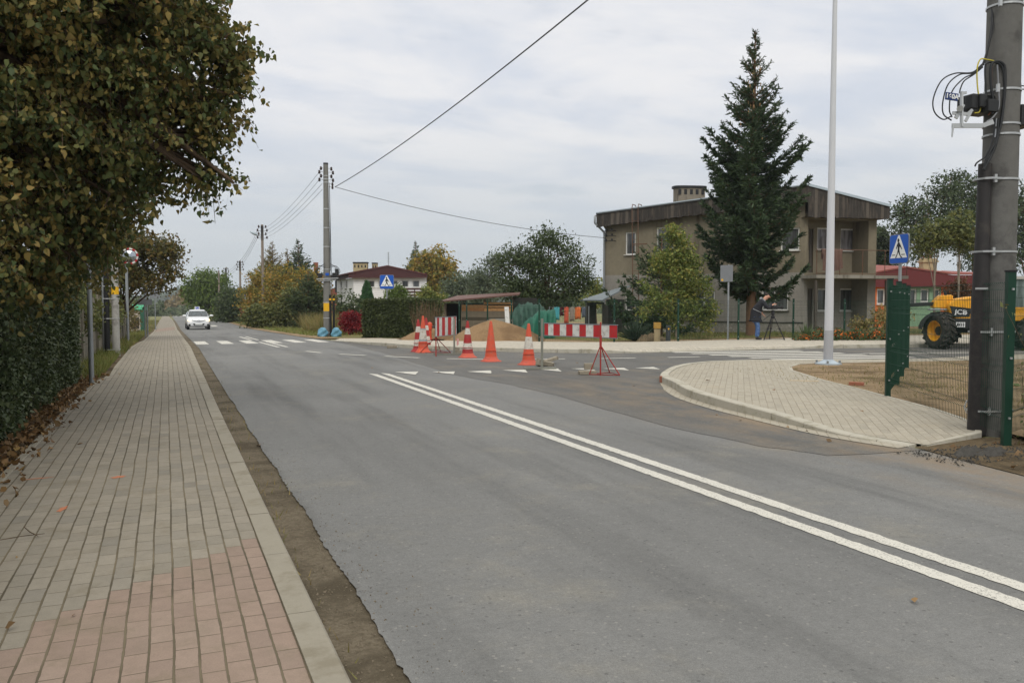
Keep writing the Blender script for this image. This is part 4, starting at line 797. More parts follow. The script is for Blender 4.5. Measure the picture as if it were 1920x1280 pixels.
# ---- concrete house with wooden fascia
A = at(1134, 46.5); Bc = at(1507, 41.5); Cc = at(1641, 42.6); A.z = Bc.z = Cc.z = 0
hs = thing('concrete_house', 'two storey bare plaster house with dark wooden fascia and a balcony', 'house', (Bc.x, Bc.y, 0)); back = Vector((.53, .848, 0)) * 9.5
fl = Facade(A, Bc); fr_ = Facade(Bc, Cc)
up = [fl.rect(1172, 436, 1191, 478), fl.rect(1230, 427, 1262, 470), fl.rect(1462, 428, 1497, 470)]; lo = [fl.rect(1172, 552, 1191, 582), fl.rect(1428, 541, 1478, 582), fl.rect(1300, 545, 1340, 582)]
ZF = 2.95
b = MB(); fl.wall(b, ZF, 6.45, up, 0); fl.wall(b, .42, ZF, lo, 1); fl.wall(b, -.6, .42, [], 2)
b.box(fl.pt(fl.L / 2, .43, .02), (fl.L, .06, .035), math.atan2(fl.t.y, fl.t.x), 3)
og = [s_on(Bc, Cc, 1513), s_on(Bc, Cc, 1626)]
fr_.wall(b, ZF, 5.9, [(og[0], og[1], ZF, 5.62)], 0, 1.25); fr_.wall(b, -.5, ZF - .16, [(og[0], og[1], -.5, ZF - .18)], 1, 1.25)
fr_.wall(b, ZF - .16, ZF, [], 0)
fb2 = Facade(fr_.pt(0, 0, -1.25), fr_.pt(fr_.L, 0, -1.25)); ru = [fb2.rect(1530, 428, 1559, 469), fb2.rect(1574, 430, 1604, 471)]; rl = [fb2.rect(1533, 541, 1560, 583), fb2.rect(1575, 541, 1602, 583)]
du = [fb2.rect(1515, 430, 1523, 514)]; dl_ = [fb2.rect(1515, 541, 1523, 622)]
fb2.wall(b, ZF, 5.9, ru + du, 0, .14, og[0], og[1]); fb2.wall(b, -.5, ZF, rl + dl_, 1, .14, og[0], og[1])
fb2.wall(b, -.5, ZF, [], 1, 0, 99, 99)
for P, Q in ((A + back, A), (Cc, Cc + back), (Cc + back, A + back)):
    f = Facade(P, Q); f.wall(b, -.6, 6.2, [], 0)
b.build('wall', [M_PLAST, M_PLAST2, M_PLINTH, M_DGREY], hs, True)
for o in up: fl.window(o, hs, mull=0 if o[1] - o[0] < 1 else 1)
for o in lo: fl.window(o, hs, mull=0 if o[1] - o[0] < 1 else 1, sill=M_DOOR)
for o in ru: fb2.window(o, hs, mull=0, glass=M_GLASSL)
for o in rl: fb2.window(o, hs, mull=0)
for o in du + dl_:
    g = MB(); X = fb2.X((o[0] + o[1]) / 2, (o[2] + o[3]) / 2, -.1); g.box((0, 0, 0), (o[1] - o[0], .05, o[3] - o[2]), X=X); g.box((.0, -.03, 0), (o[1] - o[0] - .16, .02, o[3] - o[2] - .2), X=X); g.build('door', M_DOOR, hs, True)
# loggia floor, balcony slab, posts, railing
b = MB(); 
bx0 = -.12; bx1 = fr_.L + 1.0
X = fr_.X((bx0 + bx1) / 2, ZF - .24, .5); b.box((0, 0, 0), (bx1 - bx0, 1.35, .16), X=X); X2 = fr_.X((og[0] + og[1]) / 2, ZF - .245, -.7); b.box((0, 0, 0), (og[1] - og[0] - .01, 1.1, .15), X=X2)
b.build('balcony_slab', M_CONC, hs, True)
for u in (1529, 1661):
    a = s_on(fr_.pt(0, 0, 1.05), fr_.pt(fr_.L, 0, 1.05), u); b = MB(); b.box(fr_.pt(a, (ZF - .5) / 2 - .1, 1.05), (.1, .1, ZF - .12), math.atan2(fr_.t.y, fr_.t.x)); b.build('post', M_DOOR, hs, True)
b = MB(); ra = [(bx0 + .05, 1.1), (bx1 - .05, 1.1)]
b.tube([fr_.pt(bx0 + .05, ZF + 1.08, 1.1), fr_.pt(bx1 - .05, ZF + 1.08, 1.1), fr_.pt(bx1 - .05, ZF + 1.08, .0)], .02, 6); b.tube([fr_.pt(bx0 + .05, ZF - .08, 1.1), fr_.pt(bx1 - .05, ZF - .08, 1.1)], .014, 6)
for k in range(5): a = bx0 + .05 + (bx1 - bx0 - .1) * k / 4; b.tube([fr_.pt(a, ZF - .16, 1.1), fr_.pt(a, ZF + 1.08, 1.1)], .02, 6)
b.build('railing', M_RUST, hs, True)
# rusty low panel and blanket over the rail
b = MB(); a0 = s_on(fr_.pt(0, 0, 1.1), fr_.pt(fr_.L, 0, 1.1), 1539); a1 = s_on(fr_.pt(0, 0, 1.1), fr_.pt(fr_.L, 0, 1.1), 1578); n = 26; vs = []
for i in range(n + 1):
    a = a0 + (a1 - a0) * i / n; low = ZF + .08 - .12 * math.sin(3.1416 * i / n) + .1 * (i / n)
    for j in range(13):
        f = j / 12; vs.append(fr_.pt(a + .03 * math.sin(i * .9 + 3 * f) * f, ZF + 1.115 + (low - ZF - 1.115) * max(0, f), 1.135 + .05 * math.sin(i * 1.15 + f * 1.5) * min(1, f * 3)))
    for j in range(3): vs.append(fr_.pt(a, ZF + 1.11 - .25 * j, 1.06 - .01 * j))
k = 16; fs = [(i * k + j, (i + 1) * k + j, (i + 1) * k + j + 1, i * k + j + 1) for i in range(n) for j in list(range(12)) + [13, 14]] + [(i * k + 13, (i + 1) * k + 13, (i + 1) * k, i * k) for i in range(n)]
b.add(vs, fs, 0, True); 
bo = b.build('blanket', mat('brown_blanket', (108, 84, 74), .95, .2, 8, col2=(78, 62, 58), streak=1)); tag(bo, 'brown striped blanket hung over the balcony rail', 'blanket')
# roof with fascia
ov = .45; Af = fl.pt(-.35, 0, ov); Bf = fl.pt(fl.L, 0, ov) * .5 + fr_.pt(0, 0, ov + .15) * .5; Cf = fr_.pt(fr_.L + .28, 0, ov + .15)
zA0, zA1, zB0l, zB1, zC1, zR0 = 5.62, 6.32, 6.42, 7.17, 6.27, 5.66
fA = Facade(Af, Bf); fC = Facade(Bf, Cf); r6 = random.Random(4)
def fascia(F, za0, za1, zb0, zb1, name):
    b = MB(); n = int(F.L / .17)
    for i in range(n):
        a, c = F.L * i / n + .004, F.L * (i + 1) / n - .004; t0, t1 = i / n, (i + 1) / n; j = r6.uniform(-.03, .03); d = r6.uniform(0, .012)
        q = [F.pt(a, za0 + (zb0 - za0) * t0 + j, d), F.pt(c, za0 + (zb0 - za0) * t1 + j, d), F.pt(c, za1 + (zb1 - za1) * t1, d), F.pt(a, za1 + (zb1 - za1) * t0, d)]
        q2 = [p - F.n * .03 for p in q]; b.add(q + q2, [(0, 1, 2, 3), (7, 6, 5, 4), (0, 4, 5, 1), (1, 5, 6, 2), (3, 2, 6, 7), (0, 3, 7, 4)], 0 if r6.random() < .8 else 1)
    b.build(name, [M_BOARD, mat('pale_boards', (92, 85, 77), .9, .3, 6, bump=.5, bs=30)], hs, True)
fascia(fA, zA0, zA1, zB0l, zB1, 'fascia'); fascia(fC, zR0, zB1, zR0, zC1, 'fascia')
b = MB(); up_ = Vector((0, 0, .09)); bo_ = back * 1.05
q = [Af + Vector((0, 0, zA1)), Bf + Vector((0, 0, zB1)), Cf + Vector((0, 0, zC1))]
q = [p + (fl.n if i < 1 else (fl.n + fr_.n) * .5 if i == 1 else fr_.n) * .06 for i, p in enumerate(q)]; w = [p + bo_ for p in q]
for i in range(2): b.add([q[i], q[i + 1], w[i + 1], w[i], q[i] + up_, q[i + 1] + up_, w[i + 1] + up_, w[i] + up_], [(3, 2, 1, 0), (4, 5, 6, 7), (0, 1, 5, 4), (1, 2, 6, 5), (2, 3, 7, 6), (3, 0, 4, 7)], 0)
rf = b.build('roof', [M_BITUM], hs, True)
b = MB(); b.beam(q[1] + up_ * .6 - Vector((0, 0, 0)), q[2] + up_ * .6, .05, .12); b.beam(q[0] + up_ * .9, q[1] + up_ * .9, .05, .05)
b.build('flashing', M_FLASH, hs, True)
b = MB()  # soffits
b.add([fA.pt(0, zA0 + .05, 0), fA.pt(fA.L, zB0l + .05, 0), fA.pt(fA.L, zB0l + .05, -ov), fA.pt(0, zA0 + .05, -ov)], [(3, 2, 1, 0)]); b.add([fC.pt(0, zR0 + .03, 0), fC.pt(fC.L, zR0 + .03, 0), fC.pt(fC.L, zR0 + .03, -1.9), fC.pt(0, zR0 + .03, -1.9)], [(3, 2, 1, 0)]); b.build('soffit', M_DOOR, hs, True)
# chimney with vent slots
c = D(1290, 563, 46.8); b = MB(); cw, cd_ = 1.75, .8; z0, z1 = 6.3, zof(352, 46)
pr = [(cw / 2 * math.copysign(abs(math.cos(a)) ** .55, math.cos(a)), cd_ / 2 * math.copysign(abs(math.sin(a)) ** .55, math.sin(a))) for a in np.linspace(0, 6.283, 25)[:-1]]
X = Matrix.Translation((c.x, c.y, z0)) @ Matrix.Rotation(-YAW + .1, 4, 'Z'); b.prism(pr, z1 - z0, X, 0); b.prism([(x * 1.1, y * 1.15) for x, y in pr], .12, X @ Matrix.Translation((0, 0, z1 - z0 + .002)), 1)
for k in range(5): b.box((-.66 + .33 * k, -cd_ / 2 - .004, z1 - z0 - .22), (.16, .02, .28), X=X, m=1)
ch = b.build('chimney', [mat('stained_chimney', (132, 124, 110), .95, .3, 1.5, bump=.4, bs=40, col2=(66, 62, 58), streak=1), M_DGREY], hs, True); ch.parent = rf
# gutter, downpipe, ladder, bracket
b = MB(); g0 = fl.pt(-.42, 6.25, .5); b.tube([g0 - fl.n * .1, g0 + fl.n * 0 + Vector((0, 0, -.05)), g0 + Vector((0, 0, -.4)), fl.pt(-.02, 5.35, .12), fl.pt(-.02, 5.1, .08), fl.pt(-.02, .2, .08)], .06, 8); b.build('downpipe', M_GALV, hs, True)
b = MB(); 
for du_ in (0, .34): s = s_on(A, Bc, 1191) + du_; b.tube([fl.pt(s, .6, .35), fl.pt(s, 6.55, .62), fl.pt(s, 6.75, .55), fl.pt(s + .0, 6.75, .1), fl.pt(s, 6.5, -.3)], .022, 6)
for k in range(16): s = s_on(A, Bc, 1191); f = k / 16; b.tube([fl.pt(s, .8 + 5.4 * f, .35 + .25 * f), fl.pt(s + .34, .8 + 5.4 * f, .35 + .25 * f)], .012, 5)
b.tube([fl.pt(s_on(A, Bc, 1191), 4.6, .5), fl.pt(s_on(A, Bc, 1218), 4.6, .5)], .03, 6); b.build('roof_ladder', M_RUST, hs, True)
b = MB(); s = s_on(A, Bc, 1143)
for k in range(3): b.tube([fl.pt(s - .2, 4.85 + .28 * k, .0), fl.pt(s - .2, 4.85 + .28 * k, .3), fl.pt(s + .35, 4.85 + .28 * k, .3), fl.pt(s + .35, 4.85 + .28 * k, 0)], .02, 5); [b.lathe([(.0, -.08), (.05, -.06), (.05, .05), (0, .08)], fl.pt(s + q_, 4.9 + .28 * k, .34), 8) for q_ in (-.1, .25)]
b.build('cable_bracket', M_DGREY, hs, True)
b = MB(); p = fl.pt(6.4, 6.9, -.5); b.tube([p, p + Vector((0, 0, 1.9))], .012, 5); b.tube([p + Vector((-.3, 0, 1.5)), p + Vector((.3, 0, 1.5))], .008, 4); b.build('antenna', M_GALV, hs, True)
# ---- little dark outbuilding beside the house
P, Q = at(1101, 44.5), at(1133, 43.6); f = Facade(P, Q); ob_ = thing('outbuilding', 'small dark lean-to with grey roof beside the concrete house', 'shed', (P.x, P.y, 0)); b = MB(); o = [f.rect(1106, 570, 1129, 612)]
f.wall(b, -.5, 1.45, o, 0, .5); X = f.X(f.L / 2, .5, -1.6); b.box((0, 0, 0), (f.L, .1, 2.2), X=X); f2 = Facade(P + Vector((.4, .9, 0)) * 2, P); f2.wall(b, -.5, 1.5, [], 0); b.build('wall', mat('dark_planks', (58, 56, 52), .9, .3, 6), ob_, True)
b = MB(); e = [f.pt(-.25, 1.5, .3), f.pt(f.L + .1, 1.5, .3), f.pt(f.L + .1, 2.3, -2.0), f.pt(.4, 2.15, -2.0)]; b.add(e + [p + Vector((0, 0, .07)) for p in e], [(3, 2, 1, 0), (4, 5, 6, 7), (0, 1, 5, 4), (1, 2, 6, 5), (2, 3, 7, 6), (3, 0, 4, 7)]); b.build('roof', mat('grey_sheet_roof', (120, 128, 132), .6, .15, 3), ob_, True)
# ---- white clapboard house
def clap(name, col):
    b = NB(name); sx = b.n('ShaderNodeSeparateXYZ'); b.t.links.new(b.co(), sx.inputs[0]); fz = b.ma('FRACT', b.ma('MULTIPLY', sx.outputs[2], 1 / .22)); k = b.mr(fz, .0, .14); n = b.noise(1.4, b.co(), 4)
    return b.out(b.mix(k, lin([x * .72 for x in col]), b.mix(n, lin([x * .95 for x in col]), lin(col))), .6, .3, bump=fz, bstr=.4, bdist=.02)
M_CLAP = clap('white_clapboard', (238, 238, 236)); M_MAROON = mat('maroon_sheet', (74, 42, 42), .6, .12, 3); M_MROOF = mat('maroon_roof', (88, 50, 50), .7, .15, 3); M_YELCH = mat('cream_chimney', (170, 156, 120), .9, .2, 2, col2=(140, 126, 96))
P, Q, S_ = at(663, 80), at(800, 79), at(632, 89); wz = -1.2; hz = zof(521, 80)
wh = thing('white_house', 'white clapboard house with maroon gable and brown balcony', 'house', (P.x, P.y, tz(P.y))); f = Facade(P, Q); f2 = Facade(S_, P); b = MB()
op = [f.rect(*r) for r in ((688.5, 525, 703, 539), (709, 525, 722, 539), (733, 525, 746, 539), (752.5, 525, 766.5, 539), (773, 525, 787, 539))]; o2 = [f2.rect(638, 526, 641.5, 541), f2.rect(647.5, 525, 651.5, 541)]
ol = [f.rect(752, 562, 790, 585)]
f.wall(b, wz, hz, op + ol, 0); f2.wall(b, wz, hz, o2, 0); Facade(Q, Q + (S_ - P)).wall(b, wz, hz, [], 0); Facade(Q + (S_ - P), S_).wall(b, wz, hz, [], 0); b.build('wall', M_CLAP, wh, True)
for o in op + ol: f.window(o, wh, mull=0, fr=.09)
for o in o2: f2.window(o, wh, mull=0, fr=.07)
b = MB(); s0 = s_on(P, Q, 657); sm = s_on(P, Q, 730); s1 = s_on(P, Q, 803); zl = [zof(514, 80), zof(500.5, 80), zof(517, 80)]
pts = [(s0, hz - .02), (s1, hz - .02), (s1, zl[2]), (sm, zl[1]), (s0, zl[0])]; b.prism(pts, .18, Matrix(((f.t.x, 0, f.n.x, f.pt(0, 0, .3).x), (f.t.y, 0, f.n.y, f.pt(0, 0, .3).y), (0, 1, 0, 0), (0, 0, 0, 1))), 0)
bk = S_ - P; g0 = f2.pt(0, 0, .3); b.beam(f2.pt(-.2, (hz + zl[0]) / 2, .28), f2.pt(f2.L + .1, (hz + zl[0]) / 2, .28), .1, zl[0] - hz); b.build('gable', M_MAROON, wh, True)
b = MB(); e = [f.pt(s0 - .05, zl[0], .55), f.pt(sm, zl[1], .55), f.pt(s1 + .05, zl[2], .55)]; e2 = [p + bk * 1.05 for p in e]; up_ = Vector((0, 0, .12))
for i in range(2): b.add([e[i], e[i + 1], e2[i + 1], e2[i], e[i] + up_, e[i + 1] + up_, e2[i + 1] + up_, e2[i] + up_], [(3, 2, 1, 0), (4, 5, 6, 7), (0, 1, 5, 4), (1, 2, 6, 5), (2, 3, 7, 6), (3, 0, 4, 7)])
rf = b.build('roof', M_MROOF, wh, True)
for (u0, u1, v0, v1, dep) in ((664, 690, 494, 516, 83), (699, 708, 495, 512, 83)):
    c = D((u0 + u1) / 2, 563, dep); w = (u1 - u0) / F * dep; b = MB(); X = Matrix.Translation((c.x, c.y, 0)) @ Matrix.Rotation(-YAW, 4, 'Z'); za, zb = zof(v1, dep), zof(v0, dep); b.box((0, 0, (za + zb) / 2), (w, .7, zb - za), X=X); b.box((0, 0, zb + .06), (w * 1.06, .8, .12), X=X, m=1)
    n = max(2, int(w / .28)); [b.box((-w / 2 + w * (k + .5) / n, -.353, zb - .3), (.13, .02, .26), X=X, m=1) for k in range(n)]; o = b.build('chimney', [M_YELCH, M_DGREY], wh, True); o.parent = rf
b = MB(); p = f.pt(sm, zl[1], .2); b.tube([p, p + Vector((0, 0, 1.4))], .03, 5); [b.tube([p + Vector((-.14, 0, h)), p + Vector((.14, 0, h))], .018, 4) for h in (.5, .7, .9, 1.1, 1.3)]; b.build('antenna', M_GALV, wh, True)
b = MB(); a0, a1 = s_on(P, Q, 745), s_on(P, Q, 801); zt = zof(542, 79); zb = zof(560, 79)
for k in range(4): z = zt + (zb - zt) * k / 3.2; b.box(f.pt((a0 + a1) / 2, z, 1.0), (a1 - a0, .06, .17), math.atan2(f.t.y, f.t.x))
for k in range(4): b.box(f.pt(a0 + (a1 - a0) * k / 3, (zt + zb) / 2, .96), (.08, .06, zt - zb + .2), math.atan2(f.t.y, f.t.x))
b.box(f.pt((a0 + a1) / 2, zb - .1, .5), (a1 - a0, 1.0, .15), math.atan2(f.t.y, f.t.x)); b.build('balcony', mat('brown_boards', (72, 48, 42), .7, .2), wh, True)
b = MB(); c = D(742, 539, 77); X = Matrix.Translation(c) @ Matrix.Rotation(-YAW + .15, 4, 'Z') @ Matrix.Rotation(R(78), 4, 'X'); b.lathe([(0, .0), (.12, .01), (.25, .04), (.34, .09), (.33, .10), (.24, .05), (0, .02)], n=20, X=X); b.tube([c, D(742, 541, 79.5)], .03, 6); b.build('satellite_dish', M_WHITE, wh, True)
# ---- brick house behind the bushes
c = at(612, 96); bh = thing('brick_house', 'dark roofed brick house half hidden behind the grey pylon', 'house', c); b = MB(); X = Matrix.Translation(c) @ Matrix.Rotation(-YAW * .8, 4, 'Z')
b.box((0, 3, 1.9), (2.6, 6, 3.9), X=X); b.build('wall', mat('red_brick', (140, 84, 66), .9, .25, 6), bh, True)
b = MB(); b.prism([(-1.5, zof(521, 96) - c.z - .1), (1.5, zof(521, 96) - c.z - .1), (1.5, zof(517, 96) - c.z), (-1.5, zof(513, 96) - c.z)], 6.6, X @ Matrix.Rotation(R(90), 4, 'X') @ Matrix.Translation((0, 0, -6.3))); rf = b.build('roof', mat('dark_roof', (58, 56, 56), .8, .2), bh, True)
for u, v, w in ((593, 494, .42), (632, 506, .36)):
    p = D(u, 563, 95); b = MB(); zt = zof(v, 95); b.box((p.x, p.y, zt - 1.3), (w, w, 2.6), -YAW); b.box((p.x, p.y, zt + .05), (w * 1.15, w * 1.15, .1), -YAW); o = b.build('chimney', mat('chimney_brick', (150, 88, 66), .9, .25, 8) if u < 600 else M_DGREY, bh, True); o.parent = rf
# ---- plank shed
P, Q = at(832, 39.0), at(962, 37.6); f = Facade(P, Q); sh = thing('wooden_shed', 'plank shed with brown sheet roof behind the sand pile', 'shed', (P.x, P.y, tz(P.y))); b = MB(); r7 = random.Random(2)
zt0, zt1 = zof(569, 39), zof(558, 37.6)
for k in range(15):
    z = -.25 + .145 * k; jump = .36
    for a, c in ((.95, 2.1), (2.1, f.L)) if k > 8 else ((.95, f.L),):
        if z + .14 > zt0 + (zt1 - zt0) * a / f.L: continue
        m = (0 if k > 8 else r7.choice([1, 1, 2])) if a > 2 else r7.choice([0, 3, 3]) if k > 8 else r7.choice([1, 2, 1]); gap = .05 if (k > 9 and a > 2) else .006
        b.box(f.pt((a + c) / 2, z + .07, r7.uniform(0, .015)), (c - a - .01, .025, .145 - gap), math.atan2(f.t.y, f.t.x), m)
for a in (.05, .95, 2.1, f.L - .05): b.box(f.pt(a, (zt0 + (zt1 - zt0) * a / f.L) / 2 - .2, -.06), (.1, .1, zt0 + (zt1 - zt0) * a / f.L + .4), math.atan2(f.t.y, f.t.x), 1)
b.build('front_planks', [mat('new_planks', (214, 160, 104), .8, .25, 6, col2=(184, 132, 84), streak=0), mat('grey_planks', (128, 115, 98), .9, .3, 6), mat('dark_old_planks', (82, 72, 60), .9, .3, 6), mat('brown_planks', (176, 122, 76), .85, .3, 6)], sh, True)
b = MB(); f3 = Facade(f.pt(0, 0, -3), f.pt(f.L, 0, -3)); f3.wall(b, -.4, zt0, [], 0); Facade(f.pt(f.L, 0, 0), f.pt(f.L, 0, -3)).wall(b, -.4, zt1, [], 0); Facade(f.pt(0, 0, -3), f.pt(0, 0, -.2)).wall(b, -.4, zt0, [], 0); b.build('back_wall', mat('dark_planks', 0), sh, True)
b = MB(); e = [D(822, 563, 38.6), D(974, 563, 36.8), D(976, 563, 40.5), D(858, 563, 42.5)]
for p, (v, d) in zip(e, ((567, 38.6), (553.5, 36.8), (550, 40.5), (556, 42.5))): p.z = zof(v, d)
b.add(e + [p + Vector((0, 0, .06)) for p in e], [(3, 2, 1, 0), (4, 5, 6, 7), (0, 1, 5, 4), (1, 2, 6, 5), (2, 3, 7, 6), (3, 0, 4, 7)]); b.build('roof', mat('brown_sheet_roof', (100, 72, 64), .7, .12, 2), sh, True)
for (u, v, w, h, rz_, m, la) in ((939, 606, 1.0, .5, .1, M_CONC, 'grey sheet leaning in front of the shed'), (951, 603, .18, 1.0, .2, M_WHITE, 'pale narrow board leaning beside the green tarpaulin')):
    c = at(u, 34.2); b = MB(); b.box((0, 0, 0), (w, .05, h), X=Matrix.Translation((c.x, c.y, h / 2 + .3)) @ Matrix.Rotation(rz_ - YAW, 4, 'Z') @ Matrix.Rotation(R(-18), 4, 'X')); tag(b.build('board', m, bevel=.004), la, 'board')
# green tarpaulin heap (two sheets)
def tarp(name, label, u0, u1, dep, prof, mt, seed, depth=1.4):
    r8 = random.Random(seed); b = MB(); n = 30; m = 14; vs = []; ph = [r8.random() * 6 for _ in range(6)]
    for i in range(n + 1):
        u = u0 + (u1 - u0) * i / n; vt = np.interp(u, [p[0] for p in prof], [p[1] for p in prof]); h = max(.05, zof(vt, dep) - .02)
        for j in range(m + 1):
            t = j / m; z = h * (math.sin(min(1, t * 1.5) * 1.57) ** .8 if t < .7 else 1 - ((t - .7) / .3) ** 2 * .9); z = max(.0, z + .06 * math.sin(i * .7 + ph[0] + t * 5) * math.sin(t * 3.1) + .04 * math.sin(i * 1.9 + ph[1] + t * 9) * math.sin(t * 3.1))
            p = D(u + 1.5 * math.sin(t * 7 + ph[2]), 563, dep - .3 + t * depth + .12 * math.sin(i * .8 + ph[3])); p.z = z - .01; vs.append(p)
    b.add(vs, [(i * (m + 1) + j, (i + 1) * (m + 1) + j, (i + 1) * (m + 1) + j + 1, i * (m + 1) + j + 1) for i in range(n) for j in range(m)], 0, True)
    return tag(b.build(name, mt), label, 'tarpaulin')
tarp('tarpaulin', 'dull green tarpaulin draped high behind the fence', 958, 1030, 36.2, [(958, 585), (975, 568), (1000, 567), (1018, 574), (1030, 590)], mat('dull_green_sheet', (54, 84, 72), .6, .2, 3, col2=(38, 58, 50)), 3)
tarp('tarpaulin', 'bright green tarpaulin sloping down in front of the duller one', 962, 1042, 34.6, [(962, 622), (985, 604), (1005, 585), (1025, 579), (1040, 582), (1042, 600)], mat('bright_green_sheet', (34, 98, 78), .55, .2, 3, col2=(28, 78, 66)), 5, 1.1)
# washing line
a, c = D(1030, 575, 41), D(1104, 574, 41.5); b = MB(); b.tube([a, a.lerp(c, .5) - Vector((0, 0, .05)), c], .006, 4)
for p in (a, c): b.tube([Vector((p.x, p.y, -.1)), p], .03, 6)
tag(b.build('washing_line', M_GALV), 'washing line on two posts by the dark lean-to', 'washing line')
cl = [(1039, 1049, 600, (84, 168, 176), 'turquoise towel on the washing line'), (1050, 1056, 592, (90, 40, 48), 'dark red shirt on the washing line'), (1058, 1066, 607, (206, 98, 74), 'coral trousers on the washing line'), (1068, 1077, 602, (150, 138, 126), 'beige cloth on the washing line'), (1078, 1089, 598, (220, 118, 66), 'orange towel on the washing line'), (1091, 1098, 595, (96, 104, 116), 'blue grey cloth on the washing line')]
for u0, u1, v1, col, la in cl:
    t = ((u0 + u1) / 2 - 1030) / 74; dep = 41 + .5 * t; b = MB(); vs = []; n = 8; zt = zof(575.5, dep); zb = zof(v1, dep)
    for i in range(n + 1):
        for j in range(5):
            p = D(u0 + (u1 - u0) * i / n, 563, dep + .03 * math.sin(i * 1.6 + j * .4)); p.z = zt + (zb - zt) * j / 4 - .02 * math.sin(i); vs.append(p)
    b.add(vs, [(i * 5 + j, (i + 1) * 5 + j, (i + 1) * 5 + j + 1, i * 5 + j + 1) for i in range(n) for j in range(4)], 0, True); o = b.build('washing', mat('cloth_%d_%d' % (col[0], col[1]), col, .95, .15, 10)); s = o.modifiers.new('thick', 'SOLIDIFY'); s.thickness = .008; tag(o, la, 'laundry', 'laundry on the line')
# ---- orange and green low building
M_OR = mat('orange_plaster', (222, 116, 56), .85, .1, 2, col2=(204, 104, 50)); M_GP = mat('pale_green_plaster', (140, 172, 140), .85, .1, 2); M_RR = mat('red_brown_roof', (138, 82, 74), .8, .12, 2); M_RF = mat('red_brown_fascia', (98, 42, 42), .7, .12, 2)
P, Q = at(1632, 56), at(1860, 58); Pm_ = at(1692, 57); ob2 = thing('orange_building', 'low orange and green building with red brown roof', 'building', (P.x, P.y, 0)); f = Facade(P, Q); b = MB(); zt = zof(536, 57)
sg = [s_on(P, Q, u) for u in (1632, 1690, 1764, 1796, 1860)]; wins = [f.rect(1644, 541, 1660, 571), f.rect(1706, 541, 1719, 571), f.rect(1726, 541, 1742, 567), f.rect(1752, 541, 1763, 571), f.rect(1810, 541, 1822, 571)]
for i, m in enumerate((0, 1, 0, 0)): f.wall(b, -.8, zt, [w for w in wins if sg[i] <= w[0] and w[1] <= sg[i + 1]], m, .12, sg[i], sg[i + 1])
Facade(P + Vector((3, 8, 0)), P).wall(b, -.8, zt, [], 0); b.build('wall', [M_OR, M_GP], ob2, True)
for w in wins: f.window(w, ob2, mull=0, fr=.11)
b = MB(); q = lambda u, v: f.pt(s_on(P, Q, u), zof(v, 57), .45)
e = [q(1628, 539), q(1868, 537), q(1868, 516), q(1776, 516), q(1706, 506.5), q(1690, 504), q(1660, 509), q(1628, 515)]; lp = [((p - f.pt(0, 0, .45)).dot(f.t), p.z) for p in e]
b.prism(lp, .3, Matrix(((f.t.x, 0, f.n.x, f.pt(0, 0, .15).x), (f.t.y, 0, f.n.y, f.pt(0, 0, .15).y), (0, 1, 0, 0), (0, 0, 0, 1)))); b.build('fascia', M_RF, ob2, True)
b = MB(); bk = Vector((.36, .93, 0)) * 12; e = [f.pt(lp[i][0], lp[i][1] + .03, .5) for i in (2, 3, 4, 5, 6, 7)]; e2 = [p + bk + Vector((0, 0, .75)) for p in e]; n = len(e); b.add(e + e2, [(i, i + 1, n + i + 1, n + i) for i in range(n - 1)]); o = b.build('roof', M_RR, ob2, True); s = o.modifiers.new('t', 'SOLIDIFY'); s.thickness = .1; rf = o
p = D(1738, 563, 62); b = MB(); b.box((p.x, p.y, zof(500, 62)), (1.0, .7, 1.2), -YAW); b.box((p.x, p.y, zof(494, 62) + .12), (1.2, .9, .1), -YAW); o = b.build('chimney', M_YELCH, ob2, True); o.parent = rf
b = MB(); c = at(1702, 66); b.box((c.x, c.y, 1.9), (3.2, 4, 3.9), -YAW); b.add([], []); tag(b.build('white_shed', M_WHITE, bevel=.02), 'plain white wall of a shed glimpsed above the orange building roof', 'shed')
